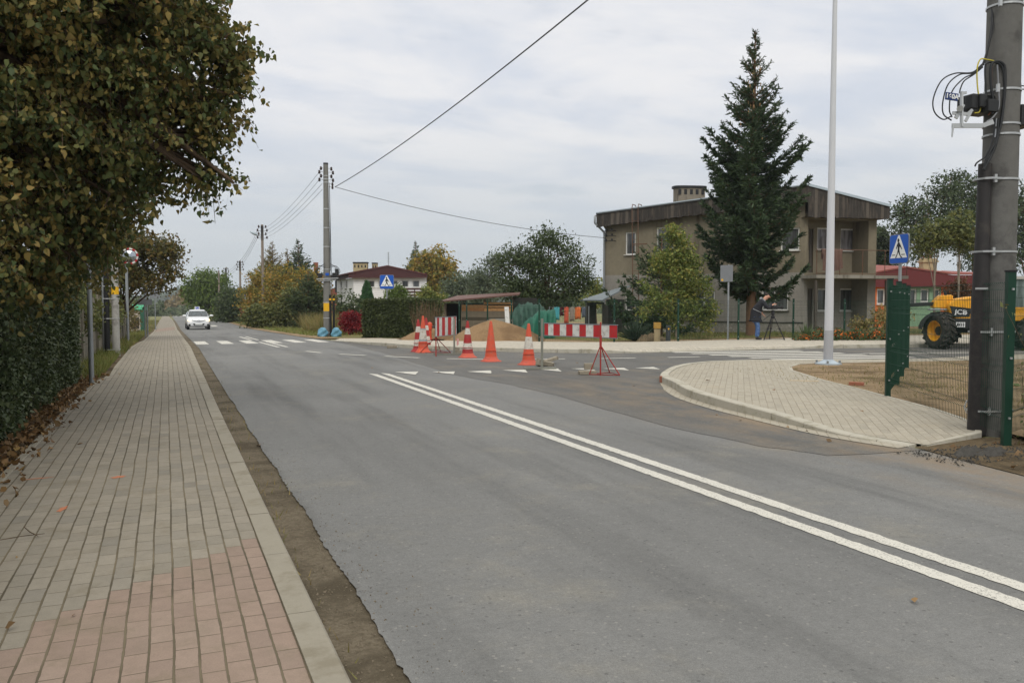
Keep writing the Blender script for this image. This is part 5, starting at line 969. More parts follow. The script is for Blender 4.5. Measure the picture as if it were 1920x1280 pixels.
# ================================================================ fences and street furniture
M_FGREEN = mat('green_fence_paint', (18, 54, 40), .45, .15, 6); M_CPOLE = mat('concrete_pole', (120, 119, 114), .9, .22, 1.2, bump=.35, bs=60, col2=(94, 92, 88), streak=1)
M_LPOLE = mat('pale_concrete_pole', (162, 160, 154), .9, .3, 1.5, bump=.3, bs=50, col2=(116, 112, 106)); M_BAND = mat('steel_band', (178, 180, 180), .4, .1, 9, metal=.6)
M_YELT = mat('yellow_tape', (226, 176, 36), .6, .08); M_WOODP = mat('weathered_pole', (136, 124, 112), .9, .25, 2, bump=.4, bs=30, streak=1, col2=(108, 98, 88))
M_COVER = mat('cable_cover', (46, 44, 44), .6, .2, 3, col2=(62, 58, 55)); M_PORC = mat('porcelain', (58, 44, 38), .3, .2)
def mesh_panel(a, c, z0, z1, parent, pitch=.05, r=.0025, folds=(.12, .42, .78, .97), name='panel', zb=None):
    a = Vector(a); c = Vector(c); d = c - a; L = d.length; d.normalize(); nn = Vector((-d.y, d.x, 0)); H = z1 - z0; b = MB()
    zs = [0]
    for f in folds: zs += [f - .022, f, f + .022]
    zs.append(1.0); zs = [min(1, max(0, z)) for z in zs]
    of = [0] + [0, .035, 0] * len(folds) + [0]; n = int(L / pitch)
    for i in range(n + 1):
        p = a + d * (L * i / n); g = z0
        b.tube([p + nn * o + Vector((0, 0, g + H * z)) for z, o in zip(zs, of)], r, 3, cap=False, sm=False)
    for k, (z, o) in enumerate(zip(zs, of)):
        if k and k < len(zs) - 1 and o == 0: b.tube([a + nn * (o + r * 2) + Vector((0, 0, z0 + H * z)), c + nn * (o + r * 2) + Vector((0, 0, z0 + H * z))], r * 1.15, 3, cap=False, sm=False)
    for z in (.28, .6, .88): b.tube([a + nn * (r * 2) + Vector((0, 0, z0 + H * z)), c + nn * (r * 2) + Vector((0, 0, z0 + H * z))], r * 1.15, 3, cap=False, sm=False)
    return b.build(name, M_FGREEN, parent, True)
def post(p, H, parent, w=.06, z0=-.05):
    b = MB(); b.box((p[0], p[1], (H + z0) / 2 + p[2]), (w, w * .7, H - z0), -YAW); b.box((p[0], p[1], H + .008 + p[2]), (w * 1.12, w * .9, .02), -YAW, 1)
    for f in (.15, .5, .9): b.box((p[0] - .01, p[1] - w * .42, p[2] + H * f), (.022, .02, .022), -YAW, 2)
    return b.build('post', [M_FGREEN, M_BLACK, M_BAND], parent, True)
fp = [(855, 36.9), (861, 36.5), (875, 35.8), (914, 33.6), (959, 31.6), (1011, 29.5), (1152, 29.9), (1272, 28.95), (1385, 29.9), (1488, 31.8), (1584, 32.4), (1690, 33.4), (1800, 34.2)]
fpts = [at(u, d) for u, d in fp]; ff = thing('mesh_fence', 'green wire mesh fence along the back of the far pavement', 'fence', fpts[5])
for p in fpts[1:]: post(p, 1.6 - .0, ff, .062)
for a, c in zip(fpts[1:-1], fpts[2:]):
    if (c - a).length > .6: mesh_panel((a.x, a.y, 0), (c.x, c.y, 0), tz(a.y) + .06, tz(a.y) + 1.55, ff, .06, .0026)
# near fence: end post, three further posts, panels, return panel to the big pylon
pa = G(1664, 750); pb = G(1886, 836); pa.z = .04; pb.z = .03; pd = [pa, G(1681, 727), G(1690.5, 710.5), G(1699.5, 694)]
nf = thing('mesh_fence', 'dark green wire mesh fence with tall posts beside the big concrete pylon', 'fence', pa)
for p in pd: p.z = .04; post(p, 1.83, nf, .075)
post(pb, 1.82, nf, .085)
for a, c in zip(pd[:-1], pd[1:]): mesh_panel((a.x, a.y, 0), (c.x, c.y, 0), .1, 1.8, nf, .05, .0028)
mesh_panel((pa.x, pa.y, 0), (pb.x, pb.y, 0), .12, 1.75, nf, .05, .0026)
pe = at(2020, 11.0, .03); mesh_panel((pb.x, pb.y, 0), (pe.x, pe.y, 0), .12, 1.78, nf, .05, .0026)
# concrete fence behind the left poles
cf = thing('concrete_fence', 'weathered concrete panel fence overgrown with creeper on the left', 'fence', (-2.0, 18.4, 0)); y = 18.4; k = 0; M_CF = mat('old_concrete', (126, 120, 106), .95, .3, 2.5, bump=.5, bs=30, col2=(92, 88, 76), streak=1)
while y < 44:
    x = -1.92 - .03 * math.sin(k); b = MB(); b.box((x, y, tz(y) + .86), (.13, .13, 1.72)); b.build('post', M_CF, cf, True)
    b = MB(); n = 4
    for j in range(n): b.box((x - .01, y + 1.05, tz(y) + .22 + .4 * j), (.05, 1.93, .385))
    b.build('panel', M_CF, cf, True); y += 2.1; k += 1
P = []; 
for (x, y, z, r) in ((-1.85, 20.3, 1.55, .32), (-1.8, 21.6, 1.75, .35), (-1.85, 23.5, 1.2, .45), (-1.8, 27, 1.1, .5), (-1.8, 28.6, .8, .5), (-1.75, 31, 1.2, .45), (-1.8, 33, .9, .5), (-1.9, 36, 1.2, .6)): P.append(((x, y, z + tz(y)), (r * .5, r * 1.3, r)))
tree('creeper', 'yellow green creeper hanging over the concrete fence', 'plant', (-1.95, 20.5, 0), P, 4200, .1, L_OLIVE, BARK, .02, sig=.1, gap=.2, limbs=False, trunk_top=(-1.95, 22, 1.6))
# ---- round posts and signs
def rpost(name, label, cat, base, H, r, mt, group=None):
    t = thing(name, label, cat, base, 0, group); b = MB(); b.cyl((0, 0, -.1), (0, 0, H), r, r, 12); b.lathe([(r, H), (r * .9, H + .012), (0, H + .016)], n=12); b.build('post', mt, t); return t
p = at(168, 15.1); t = rpost('sign_post', 'bare grey steel sign post at the end of the dark hedge', 'post', p, 3.3, .045, M_GALV)
b = MB(); b.lathe([(.05, 2.32), (.062, 2.33), (.062, 2.38), (.05, 2.39)], n=12); b.build('clamp', M_BAND, t)
p = at(216, 22.9); t = thing('concrete_pole', 'pale concrete pole with yellow band and black conduit at left', 'utility pole', p); b = MB(); b.cyl((0, 0, -.1), (0, 0, 8.2), .1, .075, 16); b.build('pole', M_LPOLE, t)
r_ = .1 - .025 * .23; b = MB(); b.lathe([(r_ + .002, zof(552, 22.9)), (r_ + .004, zof(552, 22.9) + .003), (r_ + .002, zof(537, 22.9))], n=16); b.build('yellow_band', M_YELT, t)
b = MB(); b.cyl((-.22, -.08, -.05), (-.2, -.06, 4.4), .075, .07, 12); b.cyl((-.3, .1, 0), (-.28, .1, 5), .045, .045, 8, 1); b.build('conduit', [M_BLACK, M_GALV], t)
b = MB(); b.lathe([(.077, 2.9), (.079, 2.95), (.077, 3.14)], (-.212, -.07, 0), 12); b.build('yellow_band', M_YELT, t)
b = MB()
for v in (655, 597, 560, 537): z = zof(v, 22.9); b.tube([(-.3, -.1, z), (-.2, -.155, z), (-.05, -.115, z), (.09, -.06, z), (.1, .02, z)], .011, 5)
b.build('straps', M_BAND, t)
p = at(238.5, 33.2); t = thing('traffic_mirror', 'round traffic mirror with red and white rim on a grey post', 'mirror', p); b = MB(); b.cyl((0, 0, -.1), (0, 0, 3.35), .055, .055, 12); b.build('post', M_GALV, t)
X = Matrix.Translation((.12, -.1, zof(481, 33.2) - p.z)) @ Matrix.Rotation(-.15, 4, 'Z') @ Matrix.Rotation(R(90), 4, 'X'); b = MB(); b.lathe([(0, .07), (.12, .062), (.22, .03), (.27, 0)], n=28, X=X); b.build('mirror_glass', mat('mirror_glass', (170, 176, 180), .05, .02, metal=1), t)
b = MB(); n = 32
for k in range(n):
    a0, a1 = 6.283 * k / n, 6.283 * (k + 1) / n; q = [(r * math.cos(a), r * math.sin(a), z) for a in (a0, a1) for r, z in ((.265, -.005), (.275, .03), (.325, .03), (.335, -.03))]; b.add(q, [(0, 1, 5, 4), (1, 2, 6, 5), (2, 3, 7, 6), (3, 0, 4, 7)], (k // 2) % 2, True, X)
b.build('rim', [mat('sign_red', (168, 42, 44), .5, .1), M_WHITE], t)
M_SBACK = mat('sign_back', (128, 131, 134), .55, .1, 5, metal=.35)
for posts, plates, dep, la in (((271.5, 275.5), [(260, 284.5, 560.5, 571.5), (268, 278, 536, 551)], 40.5, 'two slim posts carrying grey sign backs beyond the mirror'), ((290.5,), [(282, 298.5, 543, 559)], 60, 'slim post with a square grey sign back further down the left pavement')):
    p = at(sum(posts) / len(posts), dep); t = thing('road_sign', la, 'road sign', p, -YAW * .2, 'signs seen from behind on the left pavement'); mid = sum(posts) / len(posts)
    for u in posts: b = MB(); b.cyl(((u - mid) / F * dep, 0, -.1), ((u - mid) / F * dep, 0, zof(540, dep) - p.z), .035, .035, 8); b.build('post', M_GALV, t)
    for u0, u1, v0, v1 in plates: b = MB(); b.box((((u0 + u1) / 2 - mid) / F * dep, -.05, zof((v0 + v1) / 2, dep) - p.z), ((u1 - u0) / F * dep, .02, (v1 - v0) / F * dep)); b.build('sign_plate', M_SBACK, t, bevel=.004)
# ---- pedestrian crossing signs
M_BLUE = mat('sign_blue', (26, 84, 176), .45, .08, 4); M_SWHITE = mat('sign_white', (226, 228, 226), .45, .05, 4); M_SBLK = mat('sign_black', (24, 24, 26), .5, .05)
WALK = [[(-.010, .30), (.03, .315), (.055, .27), (.045, .215), (.0, .205), (-.03, .25)],
        [(-.03, .2), (.03, .2), (.075, .13), (.11, .03), (.085, .02), (.055, .08), (.035, .1), (.03, 0), (.06, -.1), (.13, -.21), (.105, -.235), (.055, -.15), (.01, -.06), (-.03, -.13), (-.1, -.22), (-.16, -.225), (-.155, -.2), (-.11, -.185), (-.06, -.1), (-.035, 0), (-.04, .09), (-.085, .06), (-.13, .0), (-.15, .015), (-.1, .09)]]
def ped_sign(label, base, H, nrm, zc, size=.62):
    t = thing('crossing_sign', label, 'road sign', base, math.atan2(nrm[1], nrm[0]) + math.pi / 2)      # local -y faces the viewer
    b = MB(); b.cyl((0, .03, -.1), (0, .03, zc + size * .45), .032, .032, 12); b.build('post', M_GALV, t)
    s = size / 2; X = Matrix.Translation((0, 0, zc)) @ Matrix.Rotation(R(90), 4, 'X'); rr = .06; pl = [(cx * (s - rr) + rr * math.cos(a), cy * (s - rr) + rr * math.sin(a)) for cx, cy, a0 in ((1, 1, 0), (-1, 1, 1.57), (-1, -1, 3.14), (1, -1, 4.71)) for a in (a0, a0 + .52, a0 + 1.05, a0 + 1.57)]
    b = MB(); b.prism(pl, .022, X @ Matrix.Translation((0, 0, -.012)), 0); b.prism([(x * .955, y * .955) for x, y in pl], .002, X @ Matrix.Translation((0, 0, .011)), 1); P_ = b.build('sign_plate', [M_SBACK, M_BLUE], t)
    k = size / .6; b = MB(); b.prism([(-.262 * k, -.185 * k), (.262 * k, -.185 * k), (.02 * k, .272 * k), (-.02 * k, .272 * k)], .002, X @ Matrix.Translation((0, 0, .014))); q = b.build('triangle', M_SWHITE, t); q.parent = P_
    b = MB()
    for pg in WALK: b.prism([(x * .74 * k * -1 + 0, (y * .74 - .018) * k) for x, y in pg], .002, X @ Matrix.Translation((0, 0, .017)))
    for x0, x1 in ((-.2, -.105), (.09, .2)): b.prism([(x0 * k, -.128 * k), (x1 * k, -.128 * k), (x1 * k, -.113 * k), (x0 * k, -.113 * k)], .002, X @ Matrix.Translation((0, 0, .017)))
    q = b.build('pedestrian_symbol', M_SBLK, t); q.parent = P_; b = MB(); [b.box((0, .02, zc + o), (.11, .03, .035)) for o in (-.15, .15)]; b.build('clamp', M_BAND, t); return t
p = at(725.5, 37.6); ped_sign('blue pedestrian crossing sign on a grey post before the clipped hedge', p, 2.6, (-.36, -.93), zof(528.5, 37.6) - p.z, .64)
p = at(1684, 16.9); p.z = .02; ped_sign('blue pedestrian crossing sign behind the green fence post at right', p, 2.9, (-.98, .2), zof(467, 16.9) - .02, .6)
p = at(1365.5, 30); t = rpost('road_sign', 'grey back of a road sign on the far pavement left of the cameraman', 'road sign', (p.x, p.y, .1), 2.72, .034, M_GALV); X = Matrix.Rotation(math.atan2(.55, .83) + math.pi / 2, 4, 'Z'); b = MB()
b.box((.06, .045, 2.42), (.46, .03, .6), X=X); b.build('sign_plate', M_SBACK, t, bevel=.006); b = MB(); b.box((.21, .061, 2.19), (.07, .004, .07), X=X @ Matrix.Rotation(math.pi, 4, 'Z') if False else X); b.build('sticker', M_YELT, t)
# bus stop sign
p = at(463, 93); t = rpost('bus_stop_sign', 'blue bus stop sign with white panel on the far verge', 'road sign', p, 3.1, .04, M_GALV); X = Matrix.Translation((0, -.05, zof(560, 93) - p.z)) @ Matrix.Rotation(-.2, 4, 'Z'); b = MB(); b.box((0, 0, 0), (.62, .03, .86), X=X); P_ = b.build('sign_plate', M_BLUE, t, bevel=.01)
b = MB(); b.box((0, -.018, .1), (.44, .006, .42), X=X); q = b.build('panel', M_SWHITE, t); q.parent = P_
b = MB(); b.box((0, -.024, .1), (.34, .006, .1), X=X); b.box((.0, -.024, .165), (.3, .006, .03), X=X); [b.box((x, -.024, .04), (.06, .006, .05), X=X) for x in (-.1, .1)]; q = b.build('bus_symbol', M_SBLK, t); q.parent = P_
# ---- street lamp at right
p = at(1555, 19.3); lp = thing('street_lamp', 'tall white tapered street lamp pole on a bolted foot', 'street lamp', (p.x, p.y, .05)); b = MB(); b.cyl((0, 0, .04), (0, 0, .8), .108, .104, 20, 1); b.cyl((0, 0, .8), (0, 0, 9.0), .1, .045, 20); b.build('pole', [mat('white_pole_paint', (198, 200, 204), .5, .06, 2), mat('grey_pole_sleeve', (168, 170, 174), .5, .06, 2)], lp)
b = MB(); b.lathe([(.3, 0), (.3, .035), (.22, .05), (.13, .1), (.108, .12)], n=8); b.build('foot', M_FLASH, lp)
for k in range(4): a = .78 + k * 1.57; b = MB(); b.cyl((.25 * math.cos(a), .25 * math.sin(a), .03), (.25 * math.cos(a), .25 * math.sin(a), .1), .03, .03, 6); b.build('bolt', M_GALV, lp)
b = MB(); b.lathe([(.38, -.08), (.4, .0), (.33, .004)], n=10); b.build('footing', M_SOIL, lp); b = MB(); b.tube([(0, 0, 8.95), (-.4, .3, 9.3), (-1.2, .9, 9.4)], .03, 6); b.box((-1.4, 1.05, 9.4), (.5, .22, .1)); b.build('lantern', M_GALV, lp)
# ---- big pylon at right
bp = at(1868, 9.6); bp.z = .05; py = thing('concrete_pylon', 'thick grey concrete pylon with switch box and cable cover', 'utility pole', bp)
RB, RT_ = .196, .165; HP = 9.6; pr = lambda z: RB + (RT_ - RB) * z / HP * 1.0
b = MB(); b.cyl((0, 0, -.2), (0, 0, HP), RB, RT_, 28); b.build('pole', mat('dark_concrete_pylon', (100, 99, 96), .85, .3, 1.6, bump=.35, bs=60, col2=(78, 77, 75)), py)
tocam = (Vector((0, 0, 0)) - bp); tocam.z = 0; tocam.normalize(); lft = Vector((-RT[0], -RT[1], 0)); rgt = -lft
cc = lft * .185 + tocam * .12
b = MB(); b.tube([cc + Vector((0, 0, -.05)), cc + Vector((0, 0, 1.2)), cc * .96 + Vector((0, 0, 2.2)), cc * .93 + Vector((0, 0, zof(318, 9.5)))], [.1, .098, .078, .07], 16); b.build('cable_cover', M_COVER, py)
def ring(z, parent, full=True, w=.011, nm='band', over=True):
    b = MB(); n = 30; r = pr(z) + .006; pts = []
    for k in range(n + 1):
        a = 6.283 * k / n; d = Vector((math.cos(a), math.sin(a), 0)); q = d * r
        if over and z < 3:   # bulge round the cable cover
            w_ = d.dot(cc.normalized()); 
            if w_ > .75: q = d * (r + (.14) * min(1, (w_ - .75) / .2))
        pts.append(q + Vector((0, 0, z)))
    o = len(b.v); v = []
    for p_ in pts: v += [p_ + Vector((0, 0, -w)), p_ + p_.xy.to_3d().normalized() * .005 + Vector((0, 0, -w)), p_ + p_.xy.to_3d().normalized() * .005 + Vector((0, 0, w)), p_ + Vector((0, 0, w))]
    b.add(v, [(i * 4 + j, (i + 1) * 4 + j, (i + 1) * 4 + (j + 1) % 4, i * 4 + (j + 1) % 4) for i in range(n) for j in range(4)])
    kk = tocam * (r + .02) + lft * .05; b.box(kk + Vector((0, 0, z)), (.03, .03, .09), -YAW); b.build(nm, M_BAND, parent)
for v in (16, 172, 235, 254, 337, 472, 622, 771): ring(zof(v, 9.45) - .05, py)
b = MB(); q = tocam * (pr(2) + .075) + lft * .17 + Vector((0, 0, zof(541, 9.4) - .05)); b.box(q, (.14, .012, .022), -YAW + .0); b.build('short_band', M_BAND, py)
# switch box with levers, cables
def S(u, v, d=9.35): return D(u, v, d) - bp
def frame_at(u, v, d, w, h, t, rz=0, m=0, b=None): b.box(S(u, v, d), (w, t, h), Matrix.Rotation(-YAW + rz, 4, 'Z'), m); return b
b = MB(); frame_at(1830, 198, 9.42, .34, .2, .22, .35, 0, b); frame_at(1822, 192, 9.30, .1, .16, .1, .35, 0, b); frame_at(1838, 190, 9.30, .1, .15, .1, .35, 0, b); frame_at(1855, 200, 9.32, .16, .14, .12, .35, 0, b); b.build('switch_box', M_DGREY, py, bevel=.012)
b = MB(); frame_at(1914, 220, 9.5, .2, .24, .24, .2, 0, b); frame_at(1935, 220, 9.5, .3, .2, .2, .2, 0, b); b.build('switch_box', M_DGREY, py, bevel=.012)
b = MB(); 
for (u0, v0, u1, v1, w) in ((1803, 172, 1803, 238, .04), (1785, 236, 1842, 236, .05), (1842, 236, 1862, 228, .05), (1786, 212, 1812, 214, .035), (1812, 216, 1823, 206, .03), (1810, 228, 1820, 210, .03), (1801, 176, 1812, 174, .03), (1792, 222, 1806, 196, .04)): b.beam(S(u0, v0, 9.25), S(u1, v1, 9.25), .02, w)
b.cyl(S(1787, 236, 9.22), S(1785, 257, 9.22), .012, .008, 8); b.cyl(S(1800, 204, 9.2), S(1800, 204, 9.28), .035, .035, 10); b.build('switch_bracket', M_BAND, py)
b = MB(); X = Matrix.Translation(S(1784.5, 181.5, 9.08)) @ Matrix.Rotation(-YAW + .12, 4, 'Z') @ Matrix.Rotation(R(6), 4, 'Y'); b.box((0, 0, 0), (.15, .012, .082), X=X); pl = b.build('number_plate', mat('plate_blue', (40, 58, 104), .5, .08), py, bevel=.003)
text('160A', .07, py, M_SWHITE, X @ Matrix.Translation((0, -.008, 0)) @ Matrix.Rotation(R(90), 4, 'X'), 'lettering', .001, .002).parent = pl
def cable(name, pts, r, m, d=9.3): b = MB(); b.tube(smooth_curve([S(q[0], q[1], q[2] if len(q) > 2 else d) for q in pts], 7), r, 7); return b.build(name, m, py)
M_CAB = mat('black_cable', (34, 36, 38), .5, .15)
for pts in ([(1842, 120), (1823, 136), (1790, 138), (1765, 152), (1750, 185), (1752, 210), (1768, 224), (1784, 218)], [(1842, 122), (1826, 137), (1800, 140), (1778, 158), (1768, 190), (1769, 214), (1784, 226)], [(1842, 124), (1824, 139), (1806, 148), (1785, 172), (1780, 205), (1785, 220)], [(1843, 126), (1826, 140), (1808, 152), (1801, 166), (1799, 175)]): cable('cable', pts, .0075, M_CAB)
cable('cable', [(1860, 0, 9.42), (1861, 30, 9.38), (1858, 60, 9.36), (1850, 100, 9.34), (1843, 122, 9.3)], .014, M_CAB); cable('cable', [(1863, 25, 9.4), (1862, 55, 9.36), (1852, 90, 9.34), (1846, 112, 9.3), (1838, 130, 9.3)], .009, M_CAB)
cable('earth_cable', [(1827, 212), (1836, 210), (1838, 196), (1833, 165), (1832, 130), (1838, 112), (1850, 112), (1868, 116, 9.33), (1882, 122, 9.34), (1889, 140, 9.36), (1886, 190, 9.36), (1882, 225, 9.36)], .008, mat('yellow_green_cable', (186, 172, 62), .5, .2, 30))
cable('cable', [(1860, 214), (1862, 190), (1858, 160), (1858, 125), (1866, 116), (1878, 118), (1884, 130), (1884, 170), (1878, 225), (1872, 250), (1864, 280), (1845, 318)], .016, M_CAB); cable('cable', [(1853, 216), (1861, 200), (1859, 140), (1862, 118), (1872, 114)], .008, mat('brown_cable', (112, 72, 58), .5, .1)); cable('cable', [(1870, 122), (1872, 160), (1873, 200), (1862, 220), (1850, 228)], .009, mat('grey_cable', (128, 130, 134), .5, .1))
cable('cable', [(1850, 206), (1849, 180), (1847, 130), (1852, 118), (1868, 118), (1880, 128), (1884, 160)], .011, M_CAB); cable('cable', [(1866, 222), (1862, 260), (1848, 292), (1832, 305), (1828, 312)], .009, M_CAB); cable('cable', [(1872, 222), (1868, 262), (1850, 296), (1846, 320)], .013, M_CAB)
cable('cable', [(1906, 155, 9.5), (1912, 152, 9.5), (1914, 165, 9.5), (1912, 200, 9.5)], .009, mat('grey_cable', 0)); cable('cable', [(1905, 160, 9.5), (1925, 162, 9.5)], .007, M_CAB); cable('cable', [(1905, 167, 9.5), (1925, 168, 9.5)], .007, M_CAB)
b = MB(); b.tube([cc + lft * .12 + Vector((0, 0, .35)), cc + lft * .15 + Vector((0, 0, .27)), cc + lft * .12 + Vector((0, 0, .2))], .008, 6); b.build('cable_loop', M_BAND, py)
# ---- pylon across the road
def insul(b, p, s=1, m=0): b.lathe([(0, -.06 * s), (.035 * s, -.05 * s), (.055 * s, 0), (.03 * s, .03 * s), (.05 * s, .05 * s), (.025 * s, .09 * s), (0, .1 * s)], p, 8)
p6 = at(613.5, 40.6); pz = p6.z; t = thing('concrete_pylon', 'slim concrete pylon with insulators across the road', 'utility pole', p6); b = MB(); HT = zof(310, 40.6) - pz; b.cyl((0, 0, -.1), (0, 0, HT), .2, .115, 20); b.build('pole', M_CPOLE, t); b = MB(); b.lathe([(.122, HT - .02), (.122, HT + .05), (0, HT + .07)], n=16); b.build('cap', M_DGREY, t)
b = MB(); q = MB()
for k, v in enumerate((319, 326, 333, 340)):
    z = zof(v, 40.6) - pz; 
    for s in (-1, 1): x = s * (.33 if k % 2 else .25); b.tube([(s * .1, -.05, z + .02), (x, -.1, z + .02), (x, -.1, z + .06)], .013, 5); insul(q, (x, -.1, z - .02), 1.2)
for v in (346, 352): z = zof(v, 40.6) - pz; b.tube([(.1, -.05, z), (.3, -.1, z)], .016, 5); insul(q, (.3, -.1, z - .05), 1.1)
b.build('insulator_arms', M_BAND, t); q.build('insulators', M_PORC, t)
b = MB()
for v in (332, 338, 344, 393, 428, 463, 505, 524, 567, 596, 623): z = zof(v, 40.6) - pz; r = .2 - .085 * z / HT; b.lathe([(r + .001, z - .025), (r + .008, z - .02), (r + .008, z + .02), (r + .001, z + .025)], n=20)
b.build('bands', M_BAND, t)
z = zof(575.5, 40.6) - pz; r = .2 - .085 * z / HT; b = MB(); n = 10
for k in range(n): 
    a0, a1 = 3.3 + 1.75 * k / n, 3.3 + 1.75 * (k + 1) / n; b.add([((r + .006) * math.cos(a), (r + .006) * math.sin(a), z + o) for a, o in ((a0, -.2), (a1, -.2), (a1, .2), (a0, .2))], [(0, 1, 2, 3)])
b.build('yellow_band', M_YELT, t)
b = MB(); b.cyl((.13, -.17, -.05), (.11, -.15, 2.05), .06, .055, 10); b.cyl((.3, -.1, -.05), (.3, -.1, 2.0), .055, .05, 10); b.build('conduits', M_BLACK, t); b = MB(); [b.lathe([(.062, 1.78), (.064, 1.8), (.062, 1.87)], (x, y, 0), 10) for x, y in ((.112, -.152), (.3, -.1))]; b.build('yellow_bands', M_YELT, t)
b = MB(); zs = zof(523, 40.6) - pz; b.beam((-.55, -.25, zs - .02), (.5, -.25, zs + .04), .08, .05); b.beam((-.45, -.2, zs - .1), (.4, -.2, zs - .06), .1, .04); b.build('switch_arm', M_BAND, t); b = MB(); b.box((-.36, -.2, zs + .16), (.2, .2, .22)); b.box((.33, -.2, zs + .18), (.2, .2, .24)); b.box((.3, .0, zs - .02), (.5, .2, .1)); b.build('switch_box', M_DGREY, t, bevel=.02); b = MB(); b.box((-.03, -.24, zs + .22), (.17, .02, .13)); b.build('number_plate', M_BLUE, t)
b = MB()
for s in (-1, 1):
    for k in range(3): b.tube(smooth_curve([(s * .12, -.18, zs + .75 - .1 * k), (s * (.3 + .06 * k), -.25, zs + .62), (s * (.5 + .05 * k), -.22, zs + .35), (s * .4, -.2, zs + .08)], 5), .012, 5)
b.tube([(.16, -.05, HT - .9), (.2, -.08, zs + .6), (.22, -.1, 2.0)], .015, 5); b.tube([(.15, -.12, HT - 1), (.15, -.12, zs + .4)], .012, 5); b.build('cables', M_CAB, t)
# ---- wires
def wire(name, label, a, c, sag, r=.011, n=28, m=None):
    b = MB(); pts = [Vector(a).lerp(Vector(c), k / n) - Vector((0, 0, sag * 4 * (k / n) * (1 - k / n))) for k in range(n + 1)]; b.tube(pts, r, 5); return tag(b.build(name, m or mat('aerial_wire', (70, 70, 72), .6, .1)), label, 'cable', None)
topz = zof(352, 40.6); hook = p6 + Vector((.42, -.12, topz - pz))
wire('power_cable', 'thick aerial cable rising from the slim pylon towards the big pylon', hook, bp + Vector((-.1, 0, 8.8)), .45, .018)
wire('service_cable', 'thin aerial cable from the slim pylon to the concrete house', hook, fl.pt(.15, zof(447, 46.3), .3), .35, .014)
# street poles further along
fpole = []
for u, dep, vt, la, r in ((493.5, 74, 422, 'weathered pole with street lamp arm among the autumn bushes', .14), (451, 108, 489, 'utility pole between the far trees and the larch', .15), (424.5, 128, 502, 'dark utility pole behind the far green tree', .16), (411, 104, 507, 'thin wooden pole in front of the far green tree', .11)):
    p = at(u, dep); t = thing('utility_pole', la, 'utility pole', p); H = zof(vt, dep) - p.z; b = MB(); b.cyl((0, 0, -.1), (0, 0, H), r, r * .8, 10); b.build('pole', M_WOODP, t); fpole.append((p, H))
    if u != 411:
        b = MB(); q = MB(); b.tube([(0, 0, H - 1.4), (0, 0, H - .1)], r * .85, 8)
        for k in range(4):
            for s in (-1, 1): x = s * (.3 + .1 * (k % 2)); z = H - .25 - .32 * k; b.tube([(0, 0, z), (x, -.05, z), (x, -.05, z + .06)], .02, 4); insul(q, (x, -.05, z + .05), 1.6)
        b.build('insulator_arms', M_DGREY, t); q.build('insulators', M_PORC, t)
    if u == 493.5:
        z = zof(443, dep) - p.z; b = MB(); b.tube([(0, 0, z - .1), (-.4, -.1, z + .02), (-.6, -.15, z + .1)], .03, 6); b.build('lamp_arm', M_GALV, t); b = MB(); b.lathe([(0, -.36), (.07, -.33), (.13, -.1), (.12, .1), (.06, .32), (0, .36)], n=12, X=Matrix.Translation((-.75, -.2, z + .2)) @ Matrix.Rotation(R(-65), 4, 'Y')); b.build('lamp_head', M_FLASH, t)
for k, (v, x0) in enumerate(((326, -.33), (340, -.33), (347, -.2), (358, -.2))): wire('street_wire', 'thin street wire between the slim pylon and the lamp pole', p6 + Vector((x0, -.1, zof(v, 40.6) - pz)), fpole[0][0] + Vector((.3, -.05, fpole[0][1] - .25 - .3 * k)), .3, .009)['group'] = 'street wires'
for i in (0, 1):
    for k in range(3): wire('street_wire', 'thin street wire between the far utility poles', fpole[i][0] + Vector((-.3, 0, fpole[i][1] - .25 - .32 * k)), fpole[i + 1][0] + Vector((-.3, 0, fpole[i + 1][1] - .25 - .32 * k)), .5, .014)['group'] = 'far street wires'
# ---- green roofed box by the left fence
p = at(257, 56); t = thing('meter_cabinet', 'small white cabinet with green tiled roof by the left fence', 'cabinet', p, -.25); b = MB(); H = zof(580, 56) - p.z; b.box((0, 0, H / 2), (.7, .9, H)); b.box((-.02, -.455, H * .4), (.5, .03, H * .5), m=1); b.build('body', [mat('cream_wall', (196, 184, 172), .9, .1), M_BOARD], t); b = MB(); b.box((.36, -.1, H / 2), (.05, .9, H)); b.build('side_panel', mat('green_sheet', (42, 104, 80), .5, .1), t)
b = MB(); 
for k in range(10): x = -.48 + .096 * k; b.prism([(x, H - .04), (x + .088, H - .04), (x + .044, H + .0)], .02); 
b = MB(); n = 8
for k in range(n):
    x = -.46 + .92 * (k + .5) / n; b.tube([(x, -.65, H - .03), (x, 0, H + .3), (x, .65, H - .03)], .062, 8)
b.build('roof', mat('green_roof_tiles', (70, 158, 118), .5, .12, 6), t)
